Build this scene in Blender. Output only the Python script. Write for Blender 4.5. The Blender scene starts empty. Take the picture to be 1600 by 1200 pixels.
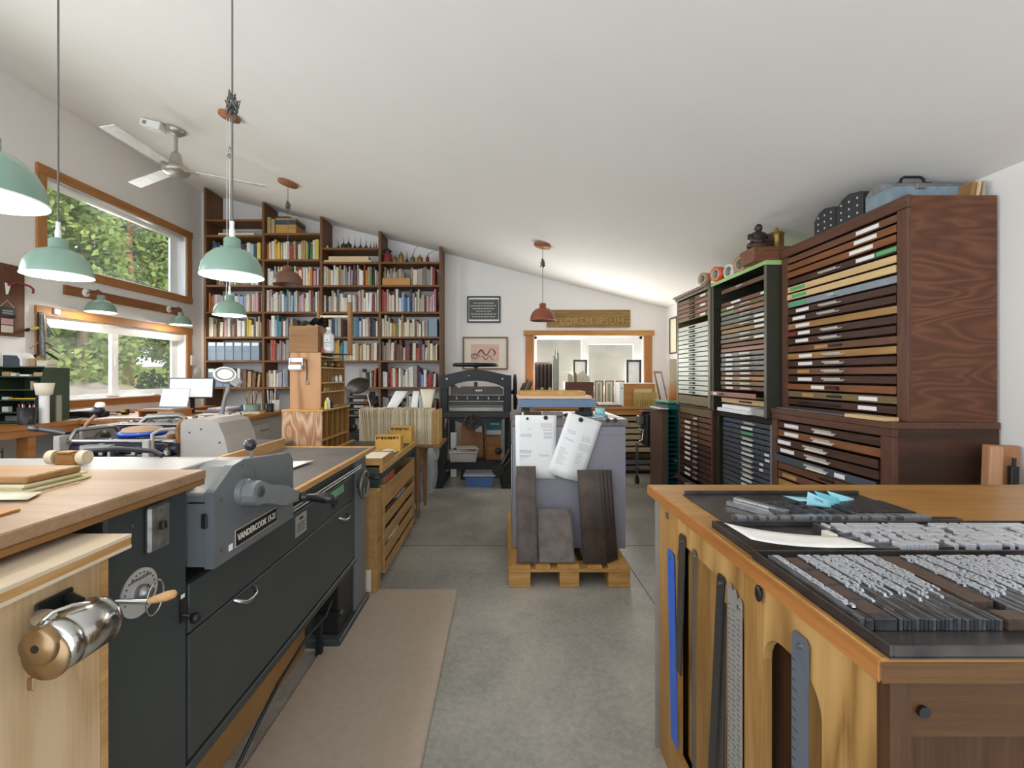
import bpy, math, random
from mathutils import Vector, Matrix
random.seed(7)
S = bpy.context.scene
COL = S.collection
PI = math.pi
F, CX, CY, EYE = 711.0, 785.0, 587.0, 1.4
YW, XR, XL = 7.0, 2.51, -4.63          # back wall, right wall, left wall

def at(px, py, y):
    "the point of the room that lies at depth y along the ray of a photograph pixel"
    return Vector(((px-CX)*y/F, y, EYE-(py-CY)*y/F))
def ax(px, y): return (px-CX)*y/F
def az(py, y): return EYE-(py-CY)*y/F
def ceil_z(x): return 2.434+0.25*(XR-x)

# ------------------------------------------------------------------ colours
def lin(h):
    h = h.lstrip('#')
    o = []
    for i in (0, 2, 4):
        c = int(h[i:i+2], 16)/255
        o.append(c/12.92 if c <= .04045 else ((c+.055)/1.055)**2.4)
    return (*o, 1)
MATS = {}
def _new(name):
    m = bpy.data.materials.new(name); m.use_nodes = True
    nt = m.node_tree
    return m, nt, nt.nodes['Principled BSDF'], nt.nodes, nt.links
def _coord(N, L, scale=(1, 1, 1), rot=(0, 0, 0)):
    tc = N.new('ShaderNodeTexCoord'); mp = N.new('ShaderNodeMapping')
    mp.inputs['Scale'].default_value = scale; mp.inputs['Rotation'].default_value = rot
    L.new(tc.outputs['Object'], mp.inputs['Vector'])
    return mp.outputs['Vector']
def _ramp(N, L, fac, stops):
    r = N.new('ShaderNodeValToRGB'); e = r.color_ramp.elements
    while len(e) < len(stops): e.new(.5)
    for el, (p, c) in zip(e, stops):
        el.position = p; el.color = c if isinstance(c, tuple) else lin(c)
    L.new(fac, r.inputs['Fac'])
    return r.outputs['Color']
def _noise(N, L, vec, scale, detail=4, rough=.55, dist=0):
    n = N.new('ShaderNodeTexNoise'); L.new(vec, n.inputs['Vector'])
    n.inputs['Scale'].default_value = scale; n.inputs['Detail'].default_value = detail
    n.inputs['Roughness'].default_value = rough; n.inputs['Distortion'].default_value = dist
    return n.outputs['Fac']
def _bump(N, L, bsdf, fac, strength, dist=.01):
    b = N.new('ShaderNodeBump'); b.inputs['Strength'].default_value = strength
    b.inputs['Distance'].default_value = dist
    L.new(fac, b.inputs['Height']); L.new(b.outputs['Normal'], bsdf.inputs['Normal'])
def paint(name, c, rough=.5, metal=0., var=.12, scale=9, c2=None, bump=0., spec=None):
    "painted, plastic or metal surface with gentle mottling"
    if name in MATS: return MATS[name]
    m, nt, b, N, L = _new(name)
    v = _coord(N, L); f = _noise(N, L, v, scale, 5, .6)
    a = lin(c)
    if c2: lo, hi = a, lin(c2)
    else:
        lo = tuple(x*(1-var) for x in a[:3])+(1,); hi = tuple(min(1, x*(1+var)) for x in a[:3])+(1,)
    L.new(_ramp(N, L, f, [(.3, lo), (.7, hi)]), b.inputs['Base Color'])
    b.inputs['Roughness'].default_value = rough; b.inputs['Metallic'].default_value = metal
    if spec is not None: b.inputs['Specular IOR Level'].default_value = spec
    if bump: _bump(N, L, b, _noise(N, L, v, scale*6, 3), bump)
    MATS[name] = m
    return m
def wood(name, c1, c2, axis='x', scale=1., rough=.5, c3=None, swirl=0., spec=.3):
    "wood grain drawn out along one axis of the object"
    if name in MATS: return MATS[name]
    m, nt, b, N, L = _new(name)
    i = 'xyz'.index(axis)
    s = [9*scale]*3; s[i] = .9*scale
    v = _coord(N, L, tuple(s))
    f = _noise(N, L, v, 1.6, 5, .6, .8+swirl)
    s2 = [60*scale]*3; s2[i] = 2.5*scale
    g = _noise(N, L, _coord(N, L, tuple(s2)), 2., 3, .6)
    mx = N.new('ShaderNodeMath'); mx.operation = 'MULTIPLY_ADD'; mx.inputs[1].default_value = .38
    L.new(g, mx.inputs[0]); 
    m2 = N.new('ShaderNodeMath'); m2.operation = 'MULTIPLY'; m2.inputs[1].default_value = .62
    L.new(f, m2.inputs[0]); L.new(m2.outputs[0], mx.inputs[2])
    st = [(.33, c1), (.66, c2)] if not c3 else [(.30, c1), (.5, c2), (.68, c3)]
    L.new(_ramp(N, L, mx.outputs[0], st), b.inputs['Base Color'])
    b.inputs['Roughness'].default_value = rough; b.inputs['Specular IOR Level'].default_value = spec
    _bump(N, L, b, g, .12, .004)
    MATS[name] = m
    return m
def ply(name, c1, c2, axis='z', scale=1., dist=6., rough=.55, band=2.2, c3=None):
    "rotary-cut plywood face: wide wandering cathedral bands"
    if name in MATS: return MATS[name]
    m, nt, b, N, L = _new(name)
    i = 'xyz'.index(axis)
    s = [4*scale]*3; s[i] = .8*scale
    v = _coord(N, L, tuple(s))
    f = _noise(N, L, v, 1.0, 2, .45, .3)
    k = N.new('ShaderNodeMath'); k.operation = 'MULTIPLY'; k.inputs[1].default_value = dist*band
    L.new(f, k.inputs[0])
    fr = N.new('ShaderNodeMath'); fr.operation = 'PINGPONG'; fr.inputs[1].default_value = 1.0
    L.new(k.outputs[0], fr.inputs[0])
    s2 = [70*scale]*3; s2[i] = 3*scale
    g = _noise(N, L, _coord(N, L, tuple(s2)), 2., 3, .6)
    a = N.new('ShaderNodeMath'); a.operation = 'MULTIPLY_ADD'; a.inputs[1].default_value = .35
    L.new(g, a.inputs[0])
    m2 = N.new('ShaderNodeMath'); m2.operation = 'MULTIPLY'; m2.inputs[1].default_value = .65
    L.new(fr.outputs[0], m2.inputs[0]); L.new(m2.outputs[0], a.inputs[2])
    st = [(.25, c1), (.75, c2)] if not c3 else [(.15, c1), (.45, c2), (.85, c3)]
    L.new(_ramp(N, L, a.outputs[0], st), b.inputs['Base Color'])
    b.inputs['Roughness'].default_value = rough; b.inputs['Specular IOR Level'].default_value = .3
    MATS[name] = m
    return m
def glow(name, c, strength):
    if name in MATS: return MATS[name]
    m, nt, b, N, L = _new(name)
    b.inputs['Base Color'].default_value = lin(c)
    b.inputs['Emission Color'].default_value = lin(c); b.inputs['Emission Strength'].default_value = strength
    MATS[name] = m
    return m
def clear(name, c='#ffffff', rough=0., alpha=.12):
    "thin window glass or clear plastic: mostly transparent with a gloss"
    if name in MATS: return MATS[name]
    m, nt, b, N, L = _new(name)
    b.inputs['Base Color'].default_value = lin(c); b.inputs['Roughness'].default_value = rough
    t = N.new('ShaderNodeBsdfTransparent'); mx = N.new('ShaderNodeMixShader'); mx.inputs[0].default_value = alpha
    L.new(t.outputs[0], mx.inputs[1]); L.new(b.outputs[0], mx.inputs[2])
    L.new(mx.outputs[0], N['Material Output'].inputs['Surface'])
    MATS[name] = m
    return m

# ------------------------------------------------------------------ mesh building
class MB:
    def __init__(s, M=None): s.v = []; s.f = []; s.sm = []; s.M = M
    def _add(s, vs, fs, smooth=False):
        n = len(s.v)
        for p in vs:
            p = Vector(p); s.v.append(s.M @ p if s.M else p)
        for f in fs: s.f.append([n+i for i in f]); s.sm.append(smooth)
        return s
    def box(s, a, b, bev=0.):
        x0, y0, z0 = [min(p, q) for p, q in zip(a, b)]; x1, y1, z1 = [max(p, q) for p, q in zip(a, b)]
        e = min(bev, (x1-x0)*.45, (y1-y0)*.45, (z1-z0)*.45)
        if e <= 0:
            return s._add([(x0,y0,z0),(x1,y0,z0),(x1,y1,z0),(x0,y1,z0),(x0,y0,z1),(x1,y0,z1),(x1,y1,z1),(x0,y1,z1)],
                   [(3,2,1,0),(4,5,6,7),(0,1,5,4),(1,2,6,5),(2,3,7,6),(3,0,4,7)])
        vs = []; ix = {}
        for i, (x, sx) in enumerate(((x0, 1), (x1, -1))):
            for j, (y, sy) in enumerate(((y0, 1), (y1, -1))):
                for k, (z, sz) in enumerate(((z0, 1), (z1, -1))):
                    for d in range(3):
                        ix[i, j, k, d] = len(vs)
                        vs.append((x+(0 if d == 0 else sx*e), y+(0 if d == 1 else sy*e), z+(0 if d == 2 else sz*e)))
        fs = []
        for i in (0, 1):
            q = [ix[i,0,0,0], ix[i,1,0,0], ix[i,1,1,0], ix[i,0,1,0]]; fs.append(q if i else q[::-1])
            q = [ix[0,i,0,1], ix[0,i,1,1], ix[1,i,1,1], ix[1,i,0,1]]; fs.append(q if i else q[::-1])
            q = [ix[0,0,i,2], ix[1,0,i,2], ix[1,1,i,2], ix[0,1,i,2]]; fs.append(q if i else q[::-1])
        for j in (0, 1):
            for k in (0, 1):
                q = [ix[0,j,k,1], ix[1,j,k,1], ix[1,j,k,2], ix[0,j,k,2]]; fs.append(q if j == k else q[::-1])
                q = [ix[j,0,k,0], ix[j,0,k,2], ix[j,1,k,2], ix[j,1,k,0]]; fs.append(q if j == k else q[::-1])
                q = [ix[j,k,0,0], ix[j,k,1,0], ix[j,k,1,1], ix[j,k,0,1]]; fs.append(q if j == k else q[::-1])
        for i in (0, 1):
            for j in (0, 1):
                for k in (0, 1):
                    q = [ix[i,j,k,0], ix[i,j,k,1], ix[i,j,k,2]]; fs.append(q)
        return s._add(vs, fs)
    def cyl(s, a, b, r, r2=None, n=16, cap=True, smooth=True):
        a, b = Vector(a), Vector(b); r2 = r if r2 is None else r2
        d = (b-a).normalized(); u = d.orthogonal().normalized(); w = d.cross(u)
        vs = []
        for c, q in ((a, r), (b, r2)):
            for i in range(n):
                t = 2*PI*i/n; vs.append(c+u*(q*math.cos(t))+w*(q*math.sin(t)))
        s._add(vs, [(i, (i+1) % n, n+(i+1) % n, n+i) for i in range(n)], smooth)
        if cap: s._add(vs, [list(range(n))[::-1], list(range(n, 2*n))])
        return s
    def tube(s, pts, r, n=8, closed=False, smooth=True):
        pts = [Vector(p) for p in pts]; m = len(pts); rr = r if isinstance(r, (list, tuple)) else [r]*m
        vs = []; prev = None
        for i, p in enumerate(pts):
            if closed: d = (pts[(i+1) % m]-pts[i-1])
            else: d = pts[min(i+1, m-1)]-pts[max(i-1, 0)]
            d = d.normalized()
            u = (prev-d*prev.dot(d)) if prev else d.orthogonal()
            if u.length < 1e-6: u = d.orthogonal()
            u.normalize(); prev = u; w = d.cross(u)
            for k in range(n):
                t = 2*PI*k/n; vs.append(p+u*(rr[i]*math.cos(t))+w*(rr[i]*math.sin(t)))
        fs = []
        for i in range(m if closed else m-1):
            j = (i+1) % m
            for k in range(n): fs.append((i*n+k, i*n+(k+1) % n, j*n+(k+1) % n, j*n+k))
        s._add(vs, fs, smooth)
        if not closed: s._add(vs[:n]+vs[-n:], [list(range(n))[::-1], list(range(n, 2*n))])
        return s
    def lathe(s, prof, c=(0, 0, 0), axis=(0, 0, 1), n=24, smooth=True, cap=True):
        "profile of (radius, distance along the axis)"
        c = Vector(c); d = Vector(axis).normalized(); u = d.orthogonal().normalized(); w = d.cross(u)
        vs = []; m = len(prof)
        for r, h in prof:
            for k in range(n):
                t = 2*PI*k/n; vs.append(c+d*h+u*(r*math.cos(t))+w*(r*math.sin(t)))
        fs = [(i*n+k, i*n+(k+1) % n, (i+1)*n+(k+1) % n, (i+1)*n+k) for i in range(m-1) for k in range(n)]
        s._add(vs, fs, smooth)
        if not cap or (len(prof) > 2 and prof[0] == prof[-1]): return s
        if prof[0][0] > 1e-5: s._add(vs[:n], [list(range(n))[::-1]])
        if prof[-1][0] > 1e-5: s._add(vs[-n:], [list(range(n))])
        return s
    def prism(s, poly, axis, a, b):
        "polygon in the other two axes (in xyz order), swept along axis from a to b"
        i = 'xyz'.index(axis)
        def P(p, h):
            q = list(p); q.insert(i, h); return q
        n = len(poly); vs = [P(p, a) for p in poly]+[P(p, b) for p in poly]
        return s._add(vs, [list(range(n))[::-1], list(range(n, 2*n))]+[(k, (k+1) % n, n+(k+1) % n, n+k) for k in range(n)])
    def ball(s, c, r, n=16, m=10, sc=(1, 1, 1)):
        c = Vector(c); vs = [c+Vector((0, 0, -r*sc[2]))]
        for i in range(1, m):
            t = PI*i/m-PI/2
            for k in range(n):
                a = 2*PI*k/n; vs.append(c+Vector((r*sc[0]*math.cos(t)*math.cos(a), r*sc[1]*math.cos(t)*math.sin(a), r*sc[2]*math.sin(t))))
        vs.append(c+Vector((0, 0, r*sc[2])))
        fs = [(0, 1+(k+1) % n, 1+k) for k in range(n)]
        for i in range(m-2):
            for k in range(n): fs.append((1+i*n+k, 1+i*n+(k+1) % n, 1+(i+1)*n+(k+1) % n, 1+(i+1)*n+k))
        t = len(vs)-1; fs += [(t, t-n+k, t-n+(k+1) % n) for k in range(n)]
        return s._add(vs, fs, True)
    def quad(s, *p): return s._add(p, [tuple(range(len(p)))])
    def sheet(s, p00, p10, p11, p01, n=1, m=1, fn=None, th=.0006):
        "a thin sheet between four corners, n by m cells, pushed about by fn(u, v) -> offset"
        p00, p10, p11, p01 = map(Vector, (p00, p10, p11, p01))
        nr = (p10-p00).cross(p01-p00).normalized()*th
        g = []
        for j in range(m+1):
            for i in range(n+1):
                u, v = i/n, j/m
                p = (p00*(1-u)+p10*u)*(1-v)+(p01*(1-u)+p11*u)*v
                g.append(p+(Vector(fn(u, v)) if fn else Vector()))
        k = (n+1)*(m+1); vs = g+[p+nr for p in g]; fs = []
        for j in range(m):
            for i in range(n):
                a = j*(n+1)+i; q = [a, a+1, a+n+2, a+n+1]
                fs.append(q[::-1]); fs.append([x+k for x in q])
        rim = list(range(n+1))+[j*(n+1)+n for j in range(1, m+1)]+[m*(n+1)+i for i in range(n-1, -1, -1)]+[j*(n+1) for j in range(m-1, 0, -1)]
        for i in range(len(rim)):
            a, b = rim[i], rim[(i+1) % len(rim)]; fs.append((a, b, b+k, a+k))
        return s._add(vs, fs, n*m > 1)
    def obj(s, name, mat, parent=None, label=None):
        root = parent
        while root and root.parent: root = root.parent
        if root: o0 = root.location.copy()
        else:
            xs = [p.x for p in s.v]; ys = [p.y for p in s.v]; zs = [p.z for p in s.v]
            o0 = Vector(((min(xs)+max(xs))/2, (min(ys)+max(ys))/2, min(zs)))
        me = bpy.data.meshes.new(name)
        R = root.rotation_euler.to_matrix().inverted() if root and any(root.rotation_euler) else None
        me.from_pydata([(R @ (p-o0)) if R else p-o0 for p in s.v], [], s.f)
        me.polygons.foreach_set('use_smooth', s.sm)
        for m in (mat if isinstance(mat, (list, tuple)) else [mat]): me.materials.append(m)
        me.update()
        o = bpy.data.objects.new(name, me); COL.objects.link(o)
        if parent: o.parent = parent
        else: o.location = o0
        if label: o['label'] = label
        return o
def tag(o, label, cat, group=None):
    o['label'] = label; o['category'] = cat
    if group: o['group'] = group
    return o
def thing(name, loc, label, cat, group=None):
    o = bpy.data.objects.new(name, None); COL.objects.link(o); o.location = loc; o.empty_display_size = .05
    return tag(o, label, cat, group)
def structure(o): o['kind'] = 'structure'; return o
def dup(o, loc, label=None, group=None):
    def cp(a, par):
        c = a.copy(); COL.objects.link(c); c.parent = par
        for ch in a.children: cp(ch, c)
        return c
    r = cp(o, None); r.location = loc
    if label: r['label'] = label
    if group: r['group'] = group
    return r
def text_mesh(txt, size, depth=.0008, space=1.0, bold=0.):
    cu = bpy.data.curves.new('lettering', 'FONT'); cu.body = txt; cu.size = size; cu.extrude = depth
    cu.align_x = 'CENTER'; cu.align_y = 'CENTER'; cu.space_character = space; cu.offset = bold; cu.resolution_u = 3
    o = bpy.data.objects.new('lettering', cu); COL.objects.link(o)
    dg = bpy.context.evaluated_depsgraph_get()
    me = bpy.data.meshes.new_from_object(o.evaluated_get(dg))
    bpy.data.objects.remove(o); bpy.data.curves.remove(cu)
    return me
def text(txt, size, pos, right, up, mat, parent, name='lettering', depth=.0008, space=1.0, bold=0., sx=1.):
    me = text_mesh(txt, size, depth, space, bold); me.materials.clear(); me.materials.append(mat)
    r = Vector(right).normalized(); u = Vector(up).normalized(); n = r.cross(u)
    root = parent
    while root.parent: root = root.parent
    M = Matrix(((r.x*sx, u.x, n.x, 0), (r.y*sx, u.y, n.y, 0), (r.z*sx, u.z, n.z, 0), (0, 0, 0, 1)))
    Rm = root.rotation_euler.to_matrix().to_4x4().inverted()
    me.transform(Rm @ Matrix.Translation(Vector(pos)-root.location) @ M)
    o = bpy.data.objects.new(name, me); COL.objects.link(o); o.parent = parent
    return o
# ------------------------------------------------------------------ materials of the room
WALL = paint('white_wall_paint', '#efece6', .9, var=.012, scale=3)
CEIL = paint('white_ceiling_paint', '#eeebe6', .95, var=.012, scale=2)
FIR = wood('fir_trim', '#9a6436', '#c08a55', 'z', 1.2)
FIRY = wood('fir_trim_long', '#9a6436', '#bd8750', 'y', 1.2)
FIRX = wood('fir_trim_cross', '#a46c34', '#c99a5c', 'x', 1.2)
VINYL = paint('white_vinyl', '#f4f4f2', .35, var=.01)
GLASS = clear('window_glass', '#eef4f4', .02, .07)
def concrete():
    m, nt, b, N, L = _new('polished_concrete')
    v = _coord(N, L)
    a = _noise(N, L, v, 1.3, 8, .62, .4); g = _noise(N, L, v, 45, 6, .7)
    mx = N.new('ShaderNodeMath'); mx.operation = 'MULTIPLY_ADD'; mx.inputs[1].default_value = .35
    L.new(g, mx.inputs[0]); k = N.new('ShaderNodeMath'); k.operation = 'MULTIPLY'; k.inputs[1].default_value = .65
    L.new(a, k.inputs[0]); L.new(k.outputs[0], mx.inputs[2])
    L.new(_ramp(N, L, mx.outputs[0], [(.34, '#7b7972'), (.5, '#9d9a90'), (.66, '#b9b5a8')]), b.inputs['Base Color'])
    L.new(_ramp(N, L, a, [(.3, (.28,)*3+(1,)), (.7, (.45,)*3+(1,))]), b.inputs['Roughness'])
    b.inputs['Specular IOR Level'].default_value = .4
    return m
CONC = concrete()

# ------------------------------------------------------------------ room shell
YB = -1.4                       # the room goes on behind the camera as far as its open end
structure(MB().box((XL-.2, YB, -.12), (XR+.2, YW+.2, 0)).obj('floor', CONC))
t = MB()                        # sawn joints of the slab
t.box((XL, 3.745, -.001), (XR, 3.751, .0006)); t.box((.93, YB, -.001), (.936, YW, .0006))
structure(t.obj('trim_1', paint('slab_joint', '#55534e', .8)))
zl, zr = ceil_z(XL-.2), ceil_z(XR+.2)
structure(MB().prism([(XL-.2, zl), (XR+.2, zr), (XR+.2, zr+.15), (XL-.2, zl+.15)], 'y', YB, YW+.2).obj('ceiling', CEIL))
def gable_wall(name, y0, y1, holes):
    "wall across the room with window openings (x0, x1, z0, z1)"
    b = MB(); xs = sorted({XL-.2, XR+.2, *[h[0] for h in holes], *[h[1] for h in holes]})
    for x0, x1 in zip(xs, xs[1:]):
        hs = [h for h in holes if h[0] <= x0 and h[1] >= x1]
        lo = 0
        for h in sorted(hs, key=lambda q: q[2]):
            b.box((x0, y0, lo), (x1, y1, h[2])); lo = h[3]
        b.prism([(x0, lo), (x1, lo), (x1, ceil_z(x1)), (x0, ceil_z(x0))], 'y', y0, y1)
    return structure(b.obj(name, WALL))
BW = (ax(834, YW), ax(1006, YW), 1.12, 2.02)          # back window opening
gable_wall('wall_back', YW, YW+.18, [BW])
LU = (4.61, 6.66, 2.55, 3.43); LL = (4.60, 6.66, 1.13, 2.01)
b = MB()
zt = ceil_z(XL)
LN = (.1, 3.6, 1.13, 3.0)
for y0, y1, z0, z1 in ((YB, LN[0], 0, zt), (LN[0], LN[1], 0, LN[2]), (LN[0], LN[1], LN[3], zt), (LN[1], 4.605, 0, zt), (6.66, YW, 0, zt), (4.605, 6.66, 0, LL[2]), (4.605, 6.66, LL[3], LU[2]), (4.605, 6.66, LU[3], zt)):
    b.box((XL-.18, y0, z0), (XL, y1, z1))
structure(b.obj('wall_left', WALL))
structure(MB().box((XR, YB, 0), (XR+.18, YW, ceil_z(XR))).obj('wall_right', WALL))

# left windows: two sashes, white frames, fir casing
def left_window(n, y0, y1, z0, z1, slider, sill):
    x = XL
    w = structure(MB().box((x-.16, y0, z0), (x-.12, y0+.05, z1)).box((x-.16, y1-.05, z0), (x-.12, y1, z1))
         .box((x-.16, y0, z0), (x-.12, y1, z0+.05)).box((x-.16, y0, z1-.05), (x-.12, y1, z1)).obj('window_%d' % n, VINYL))
    def kid(b, nm, m):
        o = b.obj(nm, m); o.parent = w; o.location = o.location-w.location; return o
    b = MB()
    b.box((x-.12, y0, z0), (x, y0+.012, z1)).box((x-.12, y1-.012, z0), (x, y1, z1)).box((x-.12, y0, z0), (x, y1, z0+.012)).box((x-.12, y0, z1-.012), (x, y1, z1))
    kid(b, 'reveal', VINYL)
    ym = (y0+y1)/2-.06
    if slider:
        b = MB().box((x-.15, ym-.05, z0+.05), (x-.11, ym+.05, z1-.05), .004).box((x-.15, y1-.12, z0+.05), (x-.12, y1-.05, z1-.05))
        b.box((x-.15, ym+.05, z0+.05), (x-.12, y1-.05, z0+.09)).box((x-.15, ym+.05, z1-.09), (x-.12, y1-.05, z1-.05))
        kid(b, 'sash', VINYL)
        kid(MB().box((x-.112, ym-.015, z0+.38), (x-.095, ym+.015, z0+.5), .004), 'latch', VINYL)
    else:
        kid(MB().box((x-.15, y1-.15, z0+.05), (x-.12, y1-.05, z1-.05)), 'sash', VINYL)
    kid(MB().box((x-.142, y0+.05, z0+.05), (x-.138, y1-.05, z1-.05)), 'pane', GLASS)
    c = .105
    cs = MB().box((x, y0-c, z1-.005), (x+.03, y1+c, z1+.09), .003)
    if not sill: cs.box((x, y0-c, z0-.09), (x+.03, y1+c, z0+.005), .003)
    kid(cs, 'casing', FIRY)
    kid(MB().box((x, y0-c+.005, z0-.09 if not sill else z0), (x+.022, y0, z1), .003).box((x, y1, z0-.09 if not sill else z0), (x+.022, y1+c-.005, z1), .003), 'casing', FIR)
    if sill:
        kid(MB().box((x-.12, y0, z0), (x+.05, y1, z0+.02), .004), 'sill', VINYL)
        kid(MB().box((x+.0, y0-c, z0-.075), (x+.022, y1+c, z0-.002), .003), 'apron', FIRY)
    return w
left_window(1, LU[0], LU[1], LU[2], LU[3], False, False)
left_window(2, LL[0], LL[1], LL[2], LL[3], True, True)
left_window(4, LN[0], LN[1], LN[2], LN[3], True, True)  # unseen window, added to bring more light in from the left
# back window: white slider in a fir casing
x0, x1, z0, z1 = BW
w = structure(MB().box((x0, YW+.06, z0), (x0+.05, YW+.12, z1)).box((x1-.05, YW+.06, z0), (x1, YW+.12, z1)).box((x0, YW+.06, z0), (x1, YW+.12, z0+.05)).box((x0, YW+.06, z1-.05), (x1, YW+.12, z1)).obj('window_3', VINYL))
def kid(b, nm, m):
    o = b.obj(nm, m); o.parent = w; o.location = o.location-w.location; return o
xm = ax(916, YW)
kid(MB().box((xm-.06, YW+.07, z0+.05), (xm+.05, YW+.1, z1-.05)).box((xm+.05, YW+.07, z1-.13), (x1-.05, YW+.1, z1-.05)).box((x1-.14, YW+.07, z0+.05), (x1-.05, YW+.1, z1-.13)).box((xm+.05, YW+.07, z0+.05), (x1-.14, YW+.1, z0+.12)), 'sash', VINYL)
kid(MB().box((x0+.05, YW+.083, z0+.05), (x1-.05, YW+.087, z1-.05)), 'pane', GLASS)
kid(MB().box((x0, YW, z0), (x0+.01, YW+.06, z1)).box((x1-.01, YW, z0), (x1, YW+.06, z1)).box((x0, YW, z1-.01), (x1, YW+.06, z1)).box((x0, YW-.04, z0), (x1, YW+.06, z0+.015)), 'reveal', VINYL)
kid(MB().box((x0-.155, YW-.035, z1-.005), (x1+.155, YW, z1+.075), .003), 'casing', FIRX)
kid(MB().box((x0-.125, YW-.022, z0-.05), (x0, YW, z1-.005), .003).box((x1, YW-.022, z0-.05), (x1+.125, YW, z1-.005), .003), 'casing', FIR)
# small drywall return where the wall beside the bookcase steps in
structure(MB().box((ax(690, 6.95)-.0, YW-.03, 0), (ax(713, 6.97), YW, ceil_z(ax(713, 6.97))-.005)).obj('trim_2', WALL))

# ------------------------------------------------------------------ outdoors
GR = paint('meadow_grass', '#4a6120', .95, scale=3, c2='#868d3c')
DIRT = paint('bank_soil', '#71685c', .95, scale=4, c2='#948877', bump=.4)
gx = MB()
for i in range(24):
    for j in range(30):
        def gp(i, j):
            x = XL-.3-i*1.0; y = -2+j*1.0
            h = .55+.10*max(0, i-3)+.35*math.sin(i*.9+j*.5)*math.sin(j*.7)*min(1, i/5)
            return (x, y, h)
        gx._add([gp(i, j), gp(i+1, j), gp(i+1, j+1), gp(i, j+1)], [(3, 2, 1, 0)], True)
structure(gx.obj('terrain', GR))
mb = MB()
random.seed(3)
for i in range(16):
    for j in range(14):
        def mp(i, j):
            r2 = random.Random(i*97+j); u, v = i/16, j/14
            h = math.sin(PI*u)**.7*math.sin(PI*v)**.6*.62
            return (-8.2-v*3.0, 7.8+u*4.6, .62+h+(r2.random()-.5)*.16*(h > .05))
        mb._add([mp(i, j), mp(i+1, j), mp(i+1, j+1), mp(i, j+1)], [(0, 1, 2, 3)], True)
structure(mb.obj('mound', DIRT))
hb = MB()           # bank close behind the house, seen through the back window
for i in range(20):
    for j in range(12):
        def hp(i, j):
            r2 = random.Random(i*31+j*7+5)
            return (-3+i*.6, YW+1.6+j*.22, .2+j*.33+(r2.random()-.5)*.12)
        hb._add([hp(i, j), hp(i+1, j), hp(i+1, j+1), hp(i, j+1)], [(0, 1, 2, 3)], True)
structure(hb.obj('hill', paint('pale_clay_bank', '#6f6758', .95, scale=2.5, c2='#857b69', bump=.3)))
LEAF = [paint('leaf_green_%s' % k, a, .8, var=.35, scale=3, c2=b) for k, a, b in (('dark', '#1c3118', '#385524'), ('mid', '#2e4a1d', '#5a722e'), ('light', '#4f6828', '#8a9648'))]
BARK = paint('tree_bark', '#5a4636', .95, scale=6, c2='#7d6450')
REDBARK = paint('pine_bark', '#8a5a3c', .95, scale=6, c2='#a9754f')
def leaf_cloud(b, c, r, n, size, rnd):
    for _ in range(n):
        d = Vector((rnd.gauss(0, 1), rnd.gauss(0, 1), rnd.gauss(0, 1))).normalized()*(rnd.random()**.4)
        p = c+Vector((d.x*r.x, d.y*r.y, d.z*r.z))
        u = Vector((rnd.gauss(0, 1), rnd.gauss(0, 1), rnd.gauss(0, 1))).normalized(); w = u.orthogonal().normalized()
        s_ = size*(.35+.55*rnd.random())
        b._add([p-u*s_-w*s_*.4, p+w*s_*.55-u*s_*.2, p+u*s_, p-w*s_*.5+u*s_*.2], [(0, 1, 2, 3)])
def tree(x, y, z, h, r, mat, bark, label, seed, n=1500, low=.2):
    rnd = random.Random(seed)
    t = thing('tree', (x, y, z), label, 'tree', 'trees outside the left windows')
    tr = MB().tube([(x, y, z-.2), (x+.05, y, z+h*.4), (x-.05, y+.1, z+h*.95)], [h*.022, h*.017, .02], 8)
    for k in range(7):
        a = rnd.random()*6.28; hz = h*(.35+.08*k); tr.tube([(x, y, z+hz), (x+math.cos(a)*r*.7, y+math.sin(a)*r*.7, z+hz+.3)], [.04, .012], 5)
    tr.obj('trunk', bark, t)
    b = MB()
    for k in range(9):
        f = k/8; rr = r*(1-.55*f)
        for q in range(3):
            a = rnd.random()*6.28
            leaf_cloud(b, Vector((x+math.cos(a)*rr*.55, y+math.sin(a)*rr*.55, z+h*(low+(1-low)*f))), Vector((rr*.62, rr*.62, h*.09)), n//12, .13, rnd)
    b.obj('crown', mat, t)
T = ['tall dark green conifer outside the upper left window', 'light green leafy tree filling the middle of the upper left window', 'yellow green tree seen in the right half of the upper window',
     'small olive green tree beyond the left pane of the lower window', 'dark bushy tree behind the right pane of the lower window', 'pine with a bare reddish trunk beyond the lower window', 'dark green tree at the far right edge of both left windows', 'broad mid green tree at the far back behind the others']
for k, (x, y, h, r, m, bk, n, low) in enumerate(((-13.4, 13.2, 9, 1.35, 0, BARK, 3200, .2), (-9.9, 13.7, 6.2, 1.25, 2, BARK, 3600, .2), (-17.4, 21.3, 9, 1.6, 1, BARK, 3000, .2),
        (-9.9, 10.7, 5.6, 1.2, 2, BARK, 3400, .14), (-13.4, 19.4, 8, 1.4, 0, BARK, 3000, .25), (-13.4, 16.3, 8.5, 1.35, 1, REDBARK, 3400, .2), (-17.4, 25.2, 9, 1.6, 0, BARK, 3000, .2), (-17.4, 17.4, 10, 1.6, 1, BARK, 3400, .2))):
    tree(x, y, .85, h, r, LEAF[m], bk, T[k], k+1, n, low)
def bush(x, y, z, r, mat, label, seed, group):
    b = MB(); rnd = random.Random(seed)
    leaf_cloud(b, Vector((x, y, z+r*.6)), Vector((r, r, r*.7)), 420, .09, rnd)
    tag(b.obj('bush', mat), label, 'bush', group)
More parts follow.
